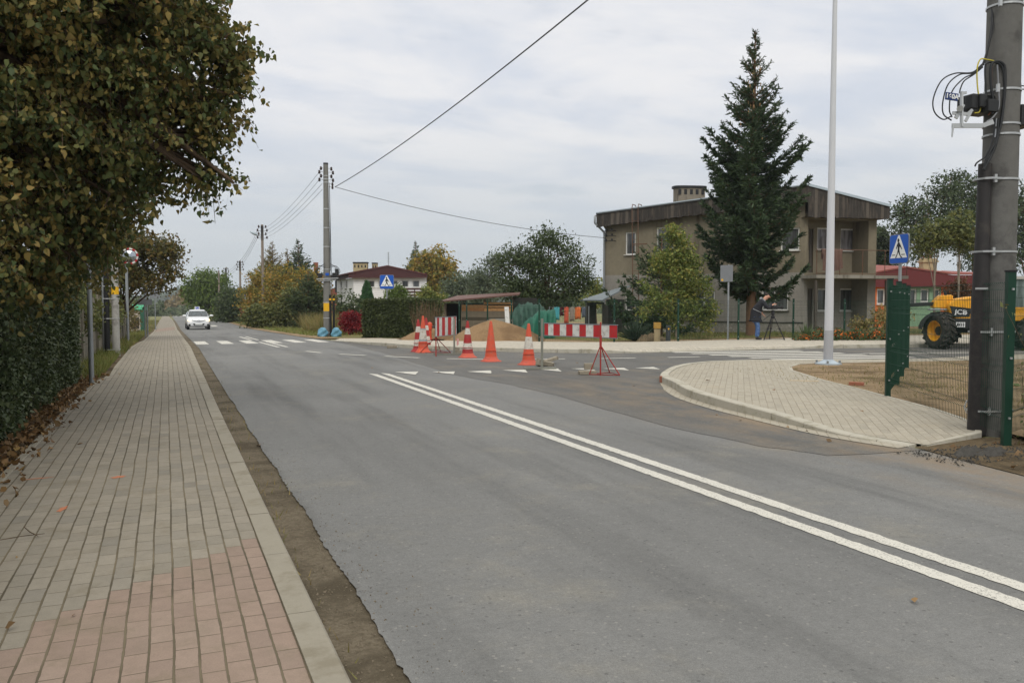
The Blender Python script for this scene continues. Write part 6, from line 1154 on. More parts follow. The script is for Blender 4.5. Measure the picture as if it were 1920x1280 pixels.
# ---- letter boxes
M_NAVY = mat('navy_paint', (44, 44, 70), .5, .15); M_LRED = mat('letterbox_red', (168, 46, 48), .5, .12)
for k, (u, dep, m, la) in enumerate(((535, 70, M_NAVY, 'dark blue letter box, leftmost of the row on the far verge'), (543.5, 69.4, M_NAVY, 'dark blue letter box with reddish front next to the red one'), (558, 69, M_LRED, 'red letter box with white label on the far verge'))):
    p = at(u, dep); t = thing('letter_box', la, 'letter box', p, -.2, 'letter boxes across the road'); z = zof(599, dep) - p.z; b = MB(); b.box((-.12, 0, (z - .2) / 2), (.06, .06, z - .2)); b.box((.12, 0, (z - .2) / 2), (.06, .06, z - .2)); b.box((0, .0, (z - .3) * .6), (.24, .03, .5)); b.build('stand', M_NAVY, t)
    pr_ = [(-.2, -.22), (.2, -.22), (.2, .1), (.14, .19), (0, .23), (-.14, .19), (-.2, .1)]; b = MB(); b.prism(pr_, .5, Matrix.Translation((0, .25, z)) @ Matrix.Rotation(R(90), 4, 'X')); bx = b.build('box', M_NAVY, t, bevel=.01)
    if k: b = MB(); b.box((0, -.26, z - .02), (.36, .012, .36)); b.box((0, -.268, z + .09), (.26, .01, .03), m=1); b.build('front', [M_LRED, M_DGREY], t); b = MB(); b.box((.0, -.275, z - .08), (.2, .008, .13)); b.build('label', M_WHITE, t)
# ---- blue rubbish bags
for k, (u, d, rx, rz_, la) in enumerate(((604.5, 40.1, .2, .34, 'light blue rubbish bag left of the slim pylon'), (630, 40.0, .2, .32, 'light blue rubbish bag right of the slim pylon'))):
    p = at(u, d); r9 = np.random.default_rng(k); b = MB(); n = 18; m = 12; vs = []
    for i in range(m + 1):
        f = i / m; z = .46 * f; r = rx * 1.15 * (1 - max(0, (f - .2) / .8) ** 3 * .62) * (.93 + .07 * min(1, f * 6))
        for j in range(n): a = 6.283 * j / n; rr = max(.02, r) * (1 + .16 * math.sin(a * 2 + i * .35 + k) + .12 * math.sin(a * 3 - i * .8 + k) + .06 * math.sin(a * 8 + i * 2)); vs.append((p.x + rr * math.cos(a), p.y + rr * math.sin(a), p.z + z))
    b.add(vs, [(i * n + j, i * n + (j + 1) % n, (i + 1) * n + (j + 1) % n, (i + 1) * n + j) for i in range(m) for j in range(n)], 0, True); b.add(vs[-n:], [tuple(range(n))]); tag(b.build('rubbish_bag', mat('blue_bag', (98, 148, 170), .4, .15, 8), sub=1), la, 'rubbish bag', 'rubbish bags')
# ---- cones
M_CO = mat('cone_orange', (202, 84, 58), .6, .2, 5, col2=(180, 96, 76)); M_CR = mat('cone_red', (158, 46, 46), .6, .2, 5, col2=(146, 70, 64)); M_CW = mat('cone_white', (198, 194, 184), .7, .25, 9, col2=(160, 142, 126)); M_CB = mat('cone_base', (196, 92, 74), .8, .25, 6, col2=(158, 92, 78)); M_CG = mat('cone_grey_band', (150, 152, 152), .5, .1)
def cone(u, vb, vt, label, bands, body, base_m, tilt=0, w=.27, rz=0):
    p = G(u, vb); p.z += .004; dep = (p - Vector(CAM)).dot(Vector(FW)); H = (vb - vt) / F * dep * 1.0; p += Vector((FW[0], FW[1], 0)) * w * .8
    t = thing('traffic_cone', label, 'traffic cone', p, rz, 'traffic cones at the junction'); b = MB(); r0, r1 = .155, .035; zs = [.1] + [x for q in bands for x in q[:2]] + [.97]; zs = sorted(set(zs))
    prof = [(r0 + (r1 - r0) * ((z - .1) / .87), z * H) for z in zs]; 
    def mf(i):
        zm = (zs[i] + zs[i + 1]) / 2
        for k, q in enumerate(bands):
            if q[0] < zm < q[1]: return q[2]
        return 0
    b.lathe(prof, n=24, mf=mf); b.lathe([(r1, .97 * H), (r1 * .8, .985 * H), (r1 * .75, H), (0, H)], n=16); b.lathe([(r0 + .003, .27 * H - .004), (r0 - .022, .27 * H), (r0 - .03, .29 * H)], n=24)
    b.build('body', [body, M_CW, M_CR, M_CG], t)
    b = MB(); n = 24; vs = []
    for r, z in ((r0 + .005, .12 * H), (r0 + .03, .075 * H), (.215, .035 * H), (w, .012 * H), (w, 0)):
        for j in range(n): a = 6.283 * j / n; k = (1 / max(abs(math.cos(a)), abs(math.sin(a)))) if z < .04 * H else 1; k = 1 + (k - 1) * .25; vs.append((r * k * math.cos(a) * .95, r * k * math.sin(a) * .95, z + .012 * math.sin(2 * a) * (r > .24) * (z > 0)))
    b.add(vs, [(i * n + j, i * n + (j + 1) % n, (i + 1) * n + (j + 1) % n, (i + 1) * n + j) for i in range(4) for j in range(n)], 0, True); b.build('base', base_m, t)
    return t
cone(783, 660, 599, 'red cone with white bands, leftmost of the group', [(.18, .38, 1), (.38, .6, 2), (.6, .78, 1)], M_CR, M_CR, w=.24)
cone(792, 661.5, 592.5, 'orange cone with one broad white sleeve, in front of the hydrant', [(.3, .36, 3), (.36, .62, 1), (.62, .66, 3)], M_CO, M_CO, w=.25)
cone(798, 654, 596, 'red cone with narrow white bands half hidden behind the orange one', [(.2, .4, 1), (.4, .6, 2), (.6, .75, 1)], M_CR, M_CB, w=.24)
cone(876, 671, 602, 'red cone with two scuffed white bands right of the striped board', [(.23, .39, 1), (.39, .63, 2), (.63, .8, 1)], M_CR, M_CB)
cone(920, 678.5, 602.5, 'plain orange cone without bands, in the middle of the row', [], M_CO, M_CB, w=.28)
cone(991.5, 685, 607, 'orange cone with one torn white sleeve beside the long striped board', [(.38, .68, 1)], M_CO, M_CB, w=.28)
# hydrant
p = at(805.5, 33.0); p.z += .05; t = thing('fire_hydrant', 'orange red fire hydrant behind the cones', 'hydrant', p); H = zof(604, 33) - p.z; b = MB(); b.lathe([(.1, 0), (.1, .05), (.075, .06), (.075, H - .3), (.105, H - .28), (.105, H - .1), (.09, H - .04), (.05, H), (0, H + .01)], n=16); b.build('barrel', mat('hydrant_red', (196, 74, 50), .5, .12, 6), t)
b = MB(); b.cyl((.08, -.04, H - .19), (.2, -.1, H - .19), .045, .05, 10); b.cyl((-.08, .04, H - .19), (-.14, .07, H - .19), .04, .045, 10); b.build('outlet', mat('hydrant_cap', (60, 52, 48), .5, .1), t)
# ---- barriers
M_BR = mat('board_red', (178, 44, 46), .6, .15, 7, col2=(150, 60, 58)); M_BW = mat('board_white', (204, 204, 198), .6, .15, 7, col2=(170, 164, 156)); M_LEGR = mat('leg_red', (158, 52, 48), .7, .2, 8)
def board(P, Q, z0, z1, stripes, parent, lean=0, first=0):
    f = Facade(P, Q); b = MB(); n = len(stripes) - 1
    for i in range(n):
        a, c = f.L * stripes[i], f.L * stripes[i + 1]; b.add([f.pt(a, z0, .012), f.pt(c, z0, .012), f.pt(c, z1, .012 + lean), f.pt(a, z1, .012 + lean)], [(0, 1, 2, 3)], (i + first) % 2)
        b.add([f.pt(a, z0, -.006), f.pt(c, z0, -.006), f.pt(c, z1, -.006 + lean), f.pt(a, z1, -.006 + lean)], [(3, 2, 1, 0)], 2)
    e = .014
    for za in (z0 - .008, z1 + .008): b.box(f.pt(f.L / 2, za, .003 + (lean if za > z0 else 0)), (f.L + .02, .03, .02), math.atan2(f.t.y, f.t.x), 2)
    b.build('striped_board', [M_BR, M_BW, M_SBACK], parent, True); return f
def tripod(c, z, feet, parent, top=None, rod=0):
    b = MB(); c = Vector(c); 
    for q in feet: b.tube([c + Vector((0, 0, z)), Vector((q[0], q[1], .015 + tz(q[1])))], .011, 6)
    b.tube([c + Vector((0, 0, 0)), c + Vector((0, 0, (top or z)))], .016, 7); b.tube([Vector((q[0], q[1], .015)) for q in list(feet) + [feet[0]]], .009, 5); b.tube([c + Vector((0, 0, z - .05)), c + Vector((0, 0, z + .2))], .026, 8); b.build('stand', M_LEGR, parent, True)
# long low board
a, c = at(1018, 18.4), at(1158, 17.0); a2 = at(1126, 17.05); t = thing('barrier', 'long low red and white striped barrier board on a red tripod and a grey post', 'barrier', a2); zb0, zb1 = zof(633.5, 17.0), zof(610, 17.0)
board(a + Vector((.05, 0, 0)), c, zb0, zb1, [0, .055, .13, .225, .315, .405, .5, .59, .69, .79, .9, 1.0], t)
cpt = a2 + Vector((FW[0], FW[1], 0)) * -.06
tripod((cpt.x, cpt.y, 0), zof(647, 17), [gxy(1105, 703), gxy(1162, 704.5), gxy(1143, 699.5)], t, zof(604, 17))
b = MB(); pz_ = at(1016.5, 18.5); b.box((pz_.x, pz_.y, zof(597, 18.5) / 2), (.055, .055, zof(597, 18.5)), -YAW); b.beam((pz_.x - .42, pz_.y + .05, .03), (pz_.x + .3, pz_.y - .1, .03), .08, .04); b.build('post', mat('grey_post', (128, 128, 118), .7, .15, 6, metal=.2), t, True)
# short tall board
a, c = at(815.5, 22.6), at(855, 24.0); t = thing('barrier', 'short tall red and white striped board on a red stand and a wooden post', 'barrier', at(815, 22.7)); za, zb = zof(628.5, 23.3), zof(594.5, 23.3)
board(a, c, za, zb, [0, .07, .17, .3, .44, .58, .74, .86, .97, 1.0], t, first=1); tripod((*at(817, 22.75).xy, 0), zof(632, 22.75), [gxy(788, 661.5), gxy(845, 662), gxy(826, 659)], t, zof(600, 22.75))
b = MB(); q = at(851.5, 23.4); b.box((q.x, q.y, zof(596, 23.4) / 2), (.05, .05, zof(596, 23.4)), -YAW); b.beam((q.x - .55, q.y + .2, .03), (q.x + .25, q.y - .15, .03), .09, .05); b.build('post', mat('grey_post', 0), t, True); b = MB(); [b.add([(q.x + .06, q.y - .05 - k * .02, zof(634, 23.4)), (q.x + .1 + .02 * k, q.y - .05, zof(634, 23.4) - .02), (q.x + .08 + .03 * k, q.y - .06, zof(649 - 3 * k, 23.4)), (q.x + .05, q.y - .06, zof(646, 23.4))], [(0, 1, 2, 3)]) for k in range(2)]; b.build('tape', mat('pink_tape', (206, 150, 146), .6, .2, 20), t, True)
# loose paving stones holding the feet down
M_STN = mat('paving_stone', (146, 138, 122), .9, .2, 8, bump=.4, bs=60, col2=(120, 110, 94))
st = [(1012, 687, .24, .1, .16, .9, .25, 0, 'upright grey paving stone at the foot of the long barrier post'), (1027, 686.5, .26, .16, .1, -.3, .18, 0, 'broken grey paving stone in front of the barrier post'), (1034, 682, .34, .2, .07, .2, -.3, .06, 'flat grey slab leaning on the stones by the barrier post'), (1101, 702, .36, .22, .07, .1, 0, 0, 'flat broken slab under the paving stone on the tripod foot'), (1104, 700, .2, .13, .13, .05, 0, .078, 'grey paving stone on top of the slab at the tripod foot'), (800, 659, .26, .16, .11, .5, .1, 0, 'grey paving stone at the left foot of the short board'), (819, 656.5, .14, .1, .12, .2, 0, 0, 'small grey stone behind the short board stand'), (858, 664, .2, .13, .1, .5, .15, 0, 'grey stone right of the wooden post foot'), (855, 661.5, .16, .12, .16, -.2, .1, 0, 'upright grey stone behind the wooden post foot'), (735, 653, .32, .16, .09, .1, 0, 0, 'loose pale stone lying by the far kerb')]
for u, v, w, d, h, rz_, tl_, z0, la in st:
    p = G(u, v); b = MB(); b.box((0, 0, h / 2 + .01), (w, d, h), X=Matrix.Translation((p.x, p.y, p.z + z0)) @ Matrix.Rotation(rz_ - YAW, 4, 'Z') @ Matrix.Rotation(tl_, 4, 'Y')); o = b.build('paving_stone', M_STN, bevel=.008); tag(o, la, 'paving stone', 'loose paving stones')
p = G(1249, 719); b = MB(); b.box((0, 0, .06), (.17, .1, .12), X=Matrix.Translation((p.x + .03, p.y + .1, .012)) @ Matrix.Rotation(-YAW + .2, 4, 'Z')); tag(b.build('brick', mat('orange_brick', (160, 104, 82), .9, .2, 9, bump=.3), bevel=.006), 'orange brick standing against the corner kerb', 'brick')
p = D(1606, 712, 14.6); b = MB(); b.box((p.x, p.y, .08), (.24, .11, .06), -YAW - .6); tag(b.build('brick', mat('orange_brick', 0), bevel=.006), 'broken orange brick lying on the sandy ground', 'brick')
p = D(1506, 703, 15.2); b = MB(); b.beam((p.x - .22, p.y + .1, .07), (p.x + .25, p.y - .12, .06), .06, .03); tag(b.build('wood_offcut', mat('pale_wood', (196, 176, 146), .8, .15)), 'pale wood offcut at the rim of the sandy plot', 'wood')
# yellow post box and bollard at the far fence
p = at(1232.5, 29.3); t = thing('timber_post', 'short timber post with a yellow box at the far fence', 'post', p); H = zof(604, 29.3) - p.z; b = MB(); b.box((0, 0, H * .36), (.21, .12, H * .74), -YAW); b.build('post', mat('pale_timber', (150, 136, 106), .9, .2, 6), t); b = MB(); b.box((0, -.01, H * .85), (.25, .16, H * .28), -YAW); b.build('box', mat('ochre_box', (158, 124, 60), .8, .2, 6), t, bevel=.008)
p = at(1253.5, 29.4); t = thing('bollard', 'short dark bollard with a yellow disc at the far fence', 'bollard', p); H = zof(610, 29.4) - p.z; b = MB(); b.lathe([(.085, -.05), (.085, H - .06), (.09, H - .055), (.09, H - .01), (.06, H), (0, H)], n=16); b.build('post', mat('bollard_grey', (66, 70, 72), .6, .15), t); b = MB(); b.lathe([(0, .088), (.03, .088), (.03, .08)], n=12, X=Matrix.Translation((0, 0, H - .12)) @ Matrix.Rotation(-YAW, 4, 'Z') @ Matrix.Rotation(R(90), 4, 'X')); b.build('disc', M_YELT, t)
# ================================================================ vehicles
M_CARW = mat('white_car_paint', (222, 224, 226), .25, .03, 2, spec=.5, coat=.6); M_TYRE = mat('tyre_rubber', (34, 34, 35), .85, .2, 8); M_RIM = mat('alloy_rim', (160, 162, 166), .35, .1, metal=.7)
def emis(name, col, s):
    b = NB(name); return b.out(lin(col), .3, .5, emit=lin(col), estr=s)
cp = G(373, 618); car = thing('car', 'white hatchback driving school car with lit headlights and a roof sign coming up the road', 'car', cp, .02)
def loft(b, rings, m=0, cap=True, sm=True):
    n = len(rings[0]); vs = [p for r in rings for p in r]; b.add(vs, [(i * n + j, i * n + (j + 1) % n, (i + 1) * n + (j + 1) % n, (i + 1) * n + j) for i in range(len(rings) - 1) for j in range(n)], m, sm)
    if cap: b.add(rings[0], [tuple(range(n))[::-1]], m, sm); b.add(rings[-1], [tuple(range(n))], m, sm)
b = MB(); rings = []
for y, zb, zt, w in ((0, .32, .62, .60), (.06, .22, .70, .74), (.25, .18, .80, .82), (.7, .17, .92, .845), (1.05, .17, 1.0, .85), (1.9, .17, 1.03, .85), (2.9, .18, 1.03, .85), (3.6, .2, 1.02, .82), (3.85, .28, .95, .74)):
    half = [(0, zb), (w * .8, zb), (w * .97, zb + .12), (w, zb + (zt - zb) * .5), (w * .97, zt - .1), (w * .86, zt - .02), (w * .5, zt + .02)]
    rings.append([(x, y, z) for x, z in half] + [(-x, y, z) for x, z in half[::-1][:-1]])
loft(b, rings); b.build('body', M_CARW, car, sub=1)
b = MB(); rings = []
for y, z, w in ((.85, .98, .8), (1.15, 1.2, .73), (1.5, 1.42, .64), (1.9, 1.5, .6), (2.6, 1.5, .6), (3.3, 1.42, .58), (3.62, 1.15, .68), (3.75, .98, .74)): rings.append([(-w, y, .9), (-w * 1.0, y, min(z, 1.0)), (-w * .97, y, z - .06 if z > 1.05 else z), (-w * .8, y, z), (0, y, z + .015), (w * .8, y, z), (w * .97, y, z - .06 if z > 1.05 else z), (w, y, min(z, 1.0)), (w, y, .9)])
loft(b, rings); b.build('roof', M_CARW, car)
b = MB(); q = [(-.73, .89, 1.03), (.73, .89, 1.03), (.585, 1.52, 1.405), (-.585, 1.52, 1.405)]; b.add([(x, y - .05, z + .012) for x, y, z in q], [(0, 1, 2, 3)]); b.build('windscreen', glassmat('car_glass', (70, 80, 84), .05), car)
for s in (-1, 1):
    b = MB(); b.add([(s * .845, 1.2, 1.03), (s * .845, 3.3, 1.03), (s * .65, 3.1, 1.38), (s * .66, 1.65, 1.38)], [(0, 1, 2, 3)]); b.build('side_window', MATS['car_glass'], car)
    b = MB(); b.lathe([(0, -.14), (.09, -.1), (.1, .05), (.05, .14), (0, .15)], n=12, X=Matrix.Translation((s * .98, 1.15, 1.05)) @ Matrix.Rotation(R(90), 4, 'Y') @ Matrix.Scale(.8, 4, (1, 0, 0))); b.tube([(s * .84, 1.15, 1.02), (s * .92, 1.15, 1.04)], .03, 5); b.build('wing_mirror', M_CARW, car)
    b = MB(); b.lathe([(0, .05), (.09, .03), (.12, 0), (0, -.04)], n=16, X=Matrix.Translation((s * .66, .1, .73)) @ Matrix.Rotation(R(90), 4, 'X') @ Matrix.Rotation(s * R(-28), 4, 'Y') @ Matrix.Scale(1.35, 4, (1, 0, 0)) @ Matrix.Scale(.8, 4, (0, 1, 0))); b.build('headlight', emis('headlight_glow', (255, 226, 176), 1.6), car)
    b = MB(); b.lathe([(0, .03), (.07, .02), (.08, 0)], n=12, X=Matrix.Translation((s * .66, .03, .36)) @ Matrix.Rotation(R(90), 4, 'X')); b.build('fog_lamp', M_BLACK, car)
    for y in (.72, 3.2):
        w = MB(); X = Matrix.Translation((s * .74, y, .3)) @ Matrix.Rotation(R(90), 4, 'Y'); w.lathe([(.18, -.1), (.28, -.1), (.3, -.06), (.3, .06), (.28, .1), (.18, .1)], n=24, X=X); W = w.build('wheel', M_TYRE, car); w = MB(); w.lathe([(0, s * .085), (.06, s * .09), (.17, s * .08), (.185, s * .1)], n=20, X=X); q = w.build('rim', M_RIM, car); q.parent = W
b = MB(); b.prism([(-.42, .47), (.42, .47), (.34, .33), (-.34, .33)], .02, Matrix.Translation((0, -.005, 0)) @ Matrix.Rotation(R(90), 4, 'X')); b.build('lower_grille', M_BLACK, car); b = MB(); b.tube([(-.5, .08, .72), (-.2, .0, .66), (0, -.02, .645), (.2, 0, .66), (.5, .08, .72)], .022, 6); b.build('upper_grille', M_DGREY, car)
b = MB(); b.box((0, -.03, .43), (.52, .015, .11)); b.build('number_plate', M_SWHITE, car); b = MB(); b.lathe([(.055, 0), (.07, .012), (.085, 0)], n=16, X=Matrix.Translation((0, .0, .7)) @ Matrix.Rotation(R(80), 4, 'X') @ Matrix.Scale(.75, 4, (0, 1, 0))); b.build('badge', M_RIM, car)
b = MB(); b.box((0, 1.95, 1.62), (.36, .1, .24)); b.box((0, 1.95, 1.51), (.5, .3, .03)); rs = b.build('roof_sign', M_SWHITE, car, bevel=.015); b = MB(); b.box((0, 1.895, 1.63), (.22, .008, .19)); q = b.build('sign_face', mat('learner_blue', (50, 70, 170), .5, .05), car); q.parent = rs
text('L', .2, car, M_SWHITE, Matrix.Translation((0, 1.888, 1.63)) @ Matrix.Rotation(R(90), 4, 'X'), 'lettering', .002, .006).parent = rs
# ---- yellow loader
M_JY = mat('loader_yellow', (232, 166, 34), .4, .08, 4, col2=(206, 144, 40), spec=.4); M_JB = mat('loader_black', (44, 45, 46), .6, .2, 5)
p = at(1764, 26.2); ld = thing('loader', 'yellow wheeled loader parked on the side road behind the green fence', 'loader', (p.x, p.y, .012), -.72)
def wheel(x, y, r, w, steer, out):
    X = Matrix.Translation((x, y, r)) @ Matrix.Rotation(steer, 4, 'Z') @ Matrix.Rotation(R(90), 4, 'X'); b = MB(); b.lathe([(r * .56, w * .42), (r * .8, w * .5), (r * .93, w * .46), (r * .955, w * .3), (r * .955, -w * .3), (r * .93, -w * .46), (r * .8, -w * .5), (r * .56, -w * .42)], n=32, X=X)
    for k in range(36):
        a = 6.283 * k / 36; s = 1 if k % 2 else -1; b.box((0, 0, 0), (.09, .07, w * .5), X=X @ Matrix.Rotation(a, 4, 'Z') @ Matrix.Translation((r * .965, 0, s * w * .24)) @ Matrix.Rotation(s * .6, 4, 'X'))
    W = b.build('wheel', mat('loader_tyre', (52, 50, 48), .9, .3, 6, col2=(84, 78, 68)), ld); b = MB(); b.lathe([(0, w * .1 * out), (.13, w * .14 * out), (.15, w * .04 * out), (r * .42, w * .08 * out), (r * .5, w * .34 * out), (r * .58, w * .44 * out), (r * .55, w * .3 * out)], n=28, X=X, mf=lambda i: 1 if i < 2 else 0); q = b.build('rim', [M_JY, M_JB], ld); q.parent = W
wheel(0, .15, .57, .42, R(-62), 1); wheel(.35, 1.75, .57, .42, R(-40), -1); wheel(2.75, .12, .57, .42, R(0), 1); wheel(2.75, 1.75, .57, .42, 0, -1)
XZ = Matrix.Rotation(R(90), 4, 'X')
def side(pts, y, d, mt, name, bevel=.02): b = MB(); b.prism(pts, d, Matrix.Translation((0, y + d, 0)) @ XZ); return b.build(name, mt, ld, bevel=bevel)
side([(.45, .5), (3.4, .5), (3.4, .95), (.5, .95)], .45, 1.0, M_JB, 'chassis'); side([(.3, 1.0), (.26, 1.42), (.45, 1.58), (.9, 1.66), (1.5, 1.66), (1.9, 1.58), (1.95, .95), (.8, .9)], .25, .95, M_JY, 'hood', .05)
side([(-.12, 1.3), (-.08, 1.5), (.1, 1.7), (.42, 1.72), (.5, 1.4), (.3, 1.28)], .55, .8, M_JY, 'boom_head', .04); side([(-1.2, 1.3), (.2, 1.38), (.2, 1.5), (-1.2, 1.42)], .8, .5, M_JB, 'fork_carriage', .02)
b = MB(); b.tube([(.24, .6, 1.35), (.24, .6, 1.65), (.2, .6, 1.85)], .04, 8); b.build('exhaust', M_JB, ld)
b = MB(); n = 12
rg = [[(.08 + .62 * math.cos(a) * 1.0, .1 + yy, .57 + .61 * math.sin(a)) for a in [R(176 - 126 * k / n) for k in range(n + 1)]] for yy in (-.05, .62)]; vs = rg[0] + rg[1]; b.add(vs, [(k, k + 1, n + 2 + k, n + 1 + k) for k in range(n)]); o = b.build('mudguard', M_JB, ld); s = o.modifiers.new('t', 'SOLIDIFY'); s.thickness = .035; b = MB(); b.box((-.05, .3, 1.24), (.5, .4, .05)); b.build('step', M_GALV, ld, bevel=.01)
d = side([(.3, 1.36), (.93, 1.28), (.86, 1.02), (.4, 1.0)], .232, .015, M_JB, 'decal', 0)
text('JCB', .2, ld, M_SWHITE, Matrix.Translation((.62, .228, 1.16)) @ Matrix.Rotation(R(4), 4, 'Y') @ XZ @ Matrix.Scale(1.15, 4, (1, 0, 0)), 'lettering', .004, .006).parent = d
b = MB(); b.box((.6, .12, .77), (.26, .02, .16)); pl = b.build('number_plate', M_SWHITE, ld); b = MB(); [b.box((.52 + .055 * k, .108, .77), (.032, .006, .09)) for k in range(4)]; q = b.build('plate_marks', M_JB, ld); q.parent = pl
b = MB(); b.box((.78, .3, .8), (.8, .3, .34)); b.build('engine_cover', M_JB, ld, bevel=.03)
cb_ = side([(1.95, .9), (3.3, .9), (3.3, 1.32), (1.95, 1.32)], .15, 1.3, M_JY, 'cab_base', .03); b = MB()
for x, y in ((1.98, .18), (3.26, .18), (1.98, 1.4), (3.26, 1.4)): b.tube([(x, y, 1.3), (x + (.12 if x < 2.5 else -.05), y, 2.2)], .04, 6)
b.box((2.62, .8, 2.24), (1.3, 1.35, .09)); b.build('cab_frame', mat('cab_grey', (170, 168, 160), .5, .1), ld); b = MB(); b.box((2.62, .18, 1.76), (1.14, .012, .86)); b.box((2.62, 1.4, 1.76), (1.14, .012, .86)); b.build('cab_glass', glassmat('cab_glass', (150, 164, 160), .08), ld)
text('JCB', .3, ld, M_JB, Matrix.Translation((2.62, .142, 1.1)) @ XZ, 'lettering', .004, .014).parent = cb_
# ================================================================ cameraman
def skin(name, V, E, mt, parent, X, sub=2):
    names = list(V); me = bpy.data.meshes.new(name); me.from_pydata([V[k][0] for k in names], [(names.index(a), names.index(c)) for a, c in E], []); o = bpy.data.objects.new(name, me); COL.objects.link(o)
    m = o.modifiers.new('s', 'SKIN')
    for i, k in enumerate(names): r = V[k][1]; me.skin_vertices[0].data[i].radius = r if isinstance(r, tuple) else (r, r)
    me.skin_vertices[0].data[0].use_root = True
    m.use_smooth_shade = True; m.branch_smoothing = .4; o.modifiers.new('u', 'SUBSURF').levels = sub
    dg = bpy.context.evaluated_depsgraph_get(); dg.update(); me2 = bpy.data.meshes.new_from_object(o.evaluated_get(dg)); bpy.data.objects.remove(o)
    me2.name = name; me2.materials.clear(); me2.materials.append(mt); me2.polygons.foreach_set('use_smooth', [True] * len(me2.polygons)); o = bpy.data.objects.new(name, me2); COL.objects.link(o); o.parent = parent; o.matrix_basis = X; return o
pf = at(1420, 29.9); pf.z = .125; man = thing('person', 'man in a dark jacket and jeans bending to look into a video camera', 'person', pf, -YAW); I4 = Matrix.Identity(4)
M_SKIN = mat('skin', (196, 148, 124), .6, .08, 8); M_JACK = mat('dark_jacket', (36, 37, 42), .85, .2, 8, bump=.3, bs=30); M_JEAN = mat('blue_jeans', (66, 92, 134), .9, .2, 6, col2=(112, 136, 168)); M_SHOE = mat('dark_shoes', (44, 42, 42), .7, .2); M_HAIR = mat('dark_hair', (58, 50, 44), .8, .2, 20)
# local x = towards the camera he films with, y = away from the road, z up
V = {'pel': ((-.05, 0, .9), (.09, .1)), 'wst': ((-.03, 0, 1.08), (.09, .1)), 'chs': ((.09, 0, 1.3), (.1, .12)), 'nck': ((.22, 0, 1.44), .06), 'hd0': ((.3, 0, 1.5), (.075, .075)), 'hd1': ((.36, 0, 1.565), (.095, .082)), 'hd2': ((.4, 0, 1.63), (.07, .065)),
     'shL': ((.15, -.19, 1.38), .07), 'elL': ((.3, -.25, 1.13), .045), 'wrL': ((.52, -.12, 1.26), .03), 'paL': ((.585, -.08, 1.29), (.022, .036)), 'shR': ((.15, .19, 1.38), .07), 'elR': ((.2, .25, 1.12), .045), 'wrR': ((.2, .08, .95), .03), 'paR': ((.24, .04, .9), (.022, .036)),
     'hpL': ((-.05, -.1, .78), .07), 'knL': ((.0, -.12, .48), .05), 'anL': ((-.05, -.13, .09), .035), 'hpR': ((-.05, .1, .78), .07), 'knR': ((.07, .1, .48), .05), 'anR': ((.06, .12, .09), .04)}
E = [('pel', 'wst'), ('wst', 'chs'), ('chs', 'nck'), ('nck', 'hd0'), ('hd0', 'hd1'), ('hd1', 'hd2'), ('chs', 'shL'), ('shL', 'elL'), ('elL', 'wrL'), ('wrL', 'paL'), ('chs', 'shR'), ('shR', 'elR'), ('elR', 'wrR'), ('wrR', 'paR'), ('pel', 'hpL'), ('hpL', 'knL'), ('knL', 'anL'), ('pel', 'hpR'), ('hpR', 'knR'), ('knR', 'anR')]
for s, (bx, by, bz), (dx, dz) in (('L', (.6, -.07, 1.295), (1, .1)), ('R', (.255, .035, .885), (.75, -.6))):
    for k in range(4):
        o = -.03 + .02 * k; L = (.07, .085, .08, .06)[k]; b0 = (bx + dx * .012, by + o, bz + dz * .012); b1 = (b0[0] + dx * L * .55, b0[1] + .006, b0[2] + dz * L * .5); b2 = (b1[0] + dx * L * .25 + .01 * (-dz), b1[1] + .01, b1[2] - L * .4)
        for n_, q in (('a', b0), ('b', b1), ('c', b2)): V['f%s%d%s' % (s, k, n_)] = (q, .009)
        E += [('pa' + s, 'f%s%da' % (s, k)), ('f%s%da' % (s, k), 'f%s%db' % (s, k)), ('f%s%db' % (s, k), 'f%s%dc' % (s, k))]
    V['t%sa' % s] = ((bx - .02, by - .05, bz - .01), .01); V['t%sb' % s] = ((bx + .02 * dx, by - .065, bz - .025), .009); E += [('pa' + s, 't%sa' % s), ('t%sa' % s, 't%sb' % s)]
body = skin('body', V, E, M_SKIN, man, I4)
b = MB(); f = Vector((.435, 0, 1.535)); b.tube([f + Vector((.0, 0, .03)), f + Vector((.03, 0, -.005)), f + Vector((.01, 0, -.02))], [.012, .017, .01], 8); b.lathe([(0, -.012), (.03, -.006), (.03, .006), (0, .012)], (.36, -.085, 1.555), 10); b.lathe([(0, -.012), (.03, -.006), (.03, .006), (0, .012)], (.36, .085, 1.555), 10); b.build('nose_and_ears', M_SKIN, man)
b = MB(); [b.lathe([(0, -.012), (.012, 0), (0, .012)], (.44, s * .033, 1.57), 8) for s in (-1, 1)]; b.box((.428, 0, 1.49), (.012, .05, .008)); b.build('eyes_and_mouth', M_HAIR, man)
skin('hair', {'a': ((.29, 0, 1.6), (.07, .075)), 'b': ((.345, 0, 1.632), (.085, .085)), 'c': ((.41, 0, 1.655), (.05, .06))}, [('a', 'b'), ('b', 'c')], M_HAIR, man, I4)
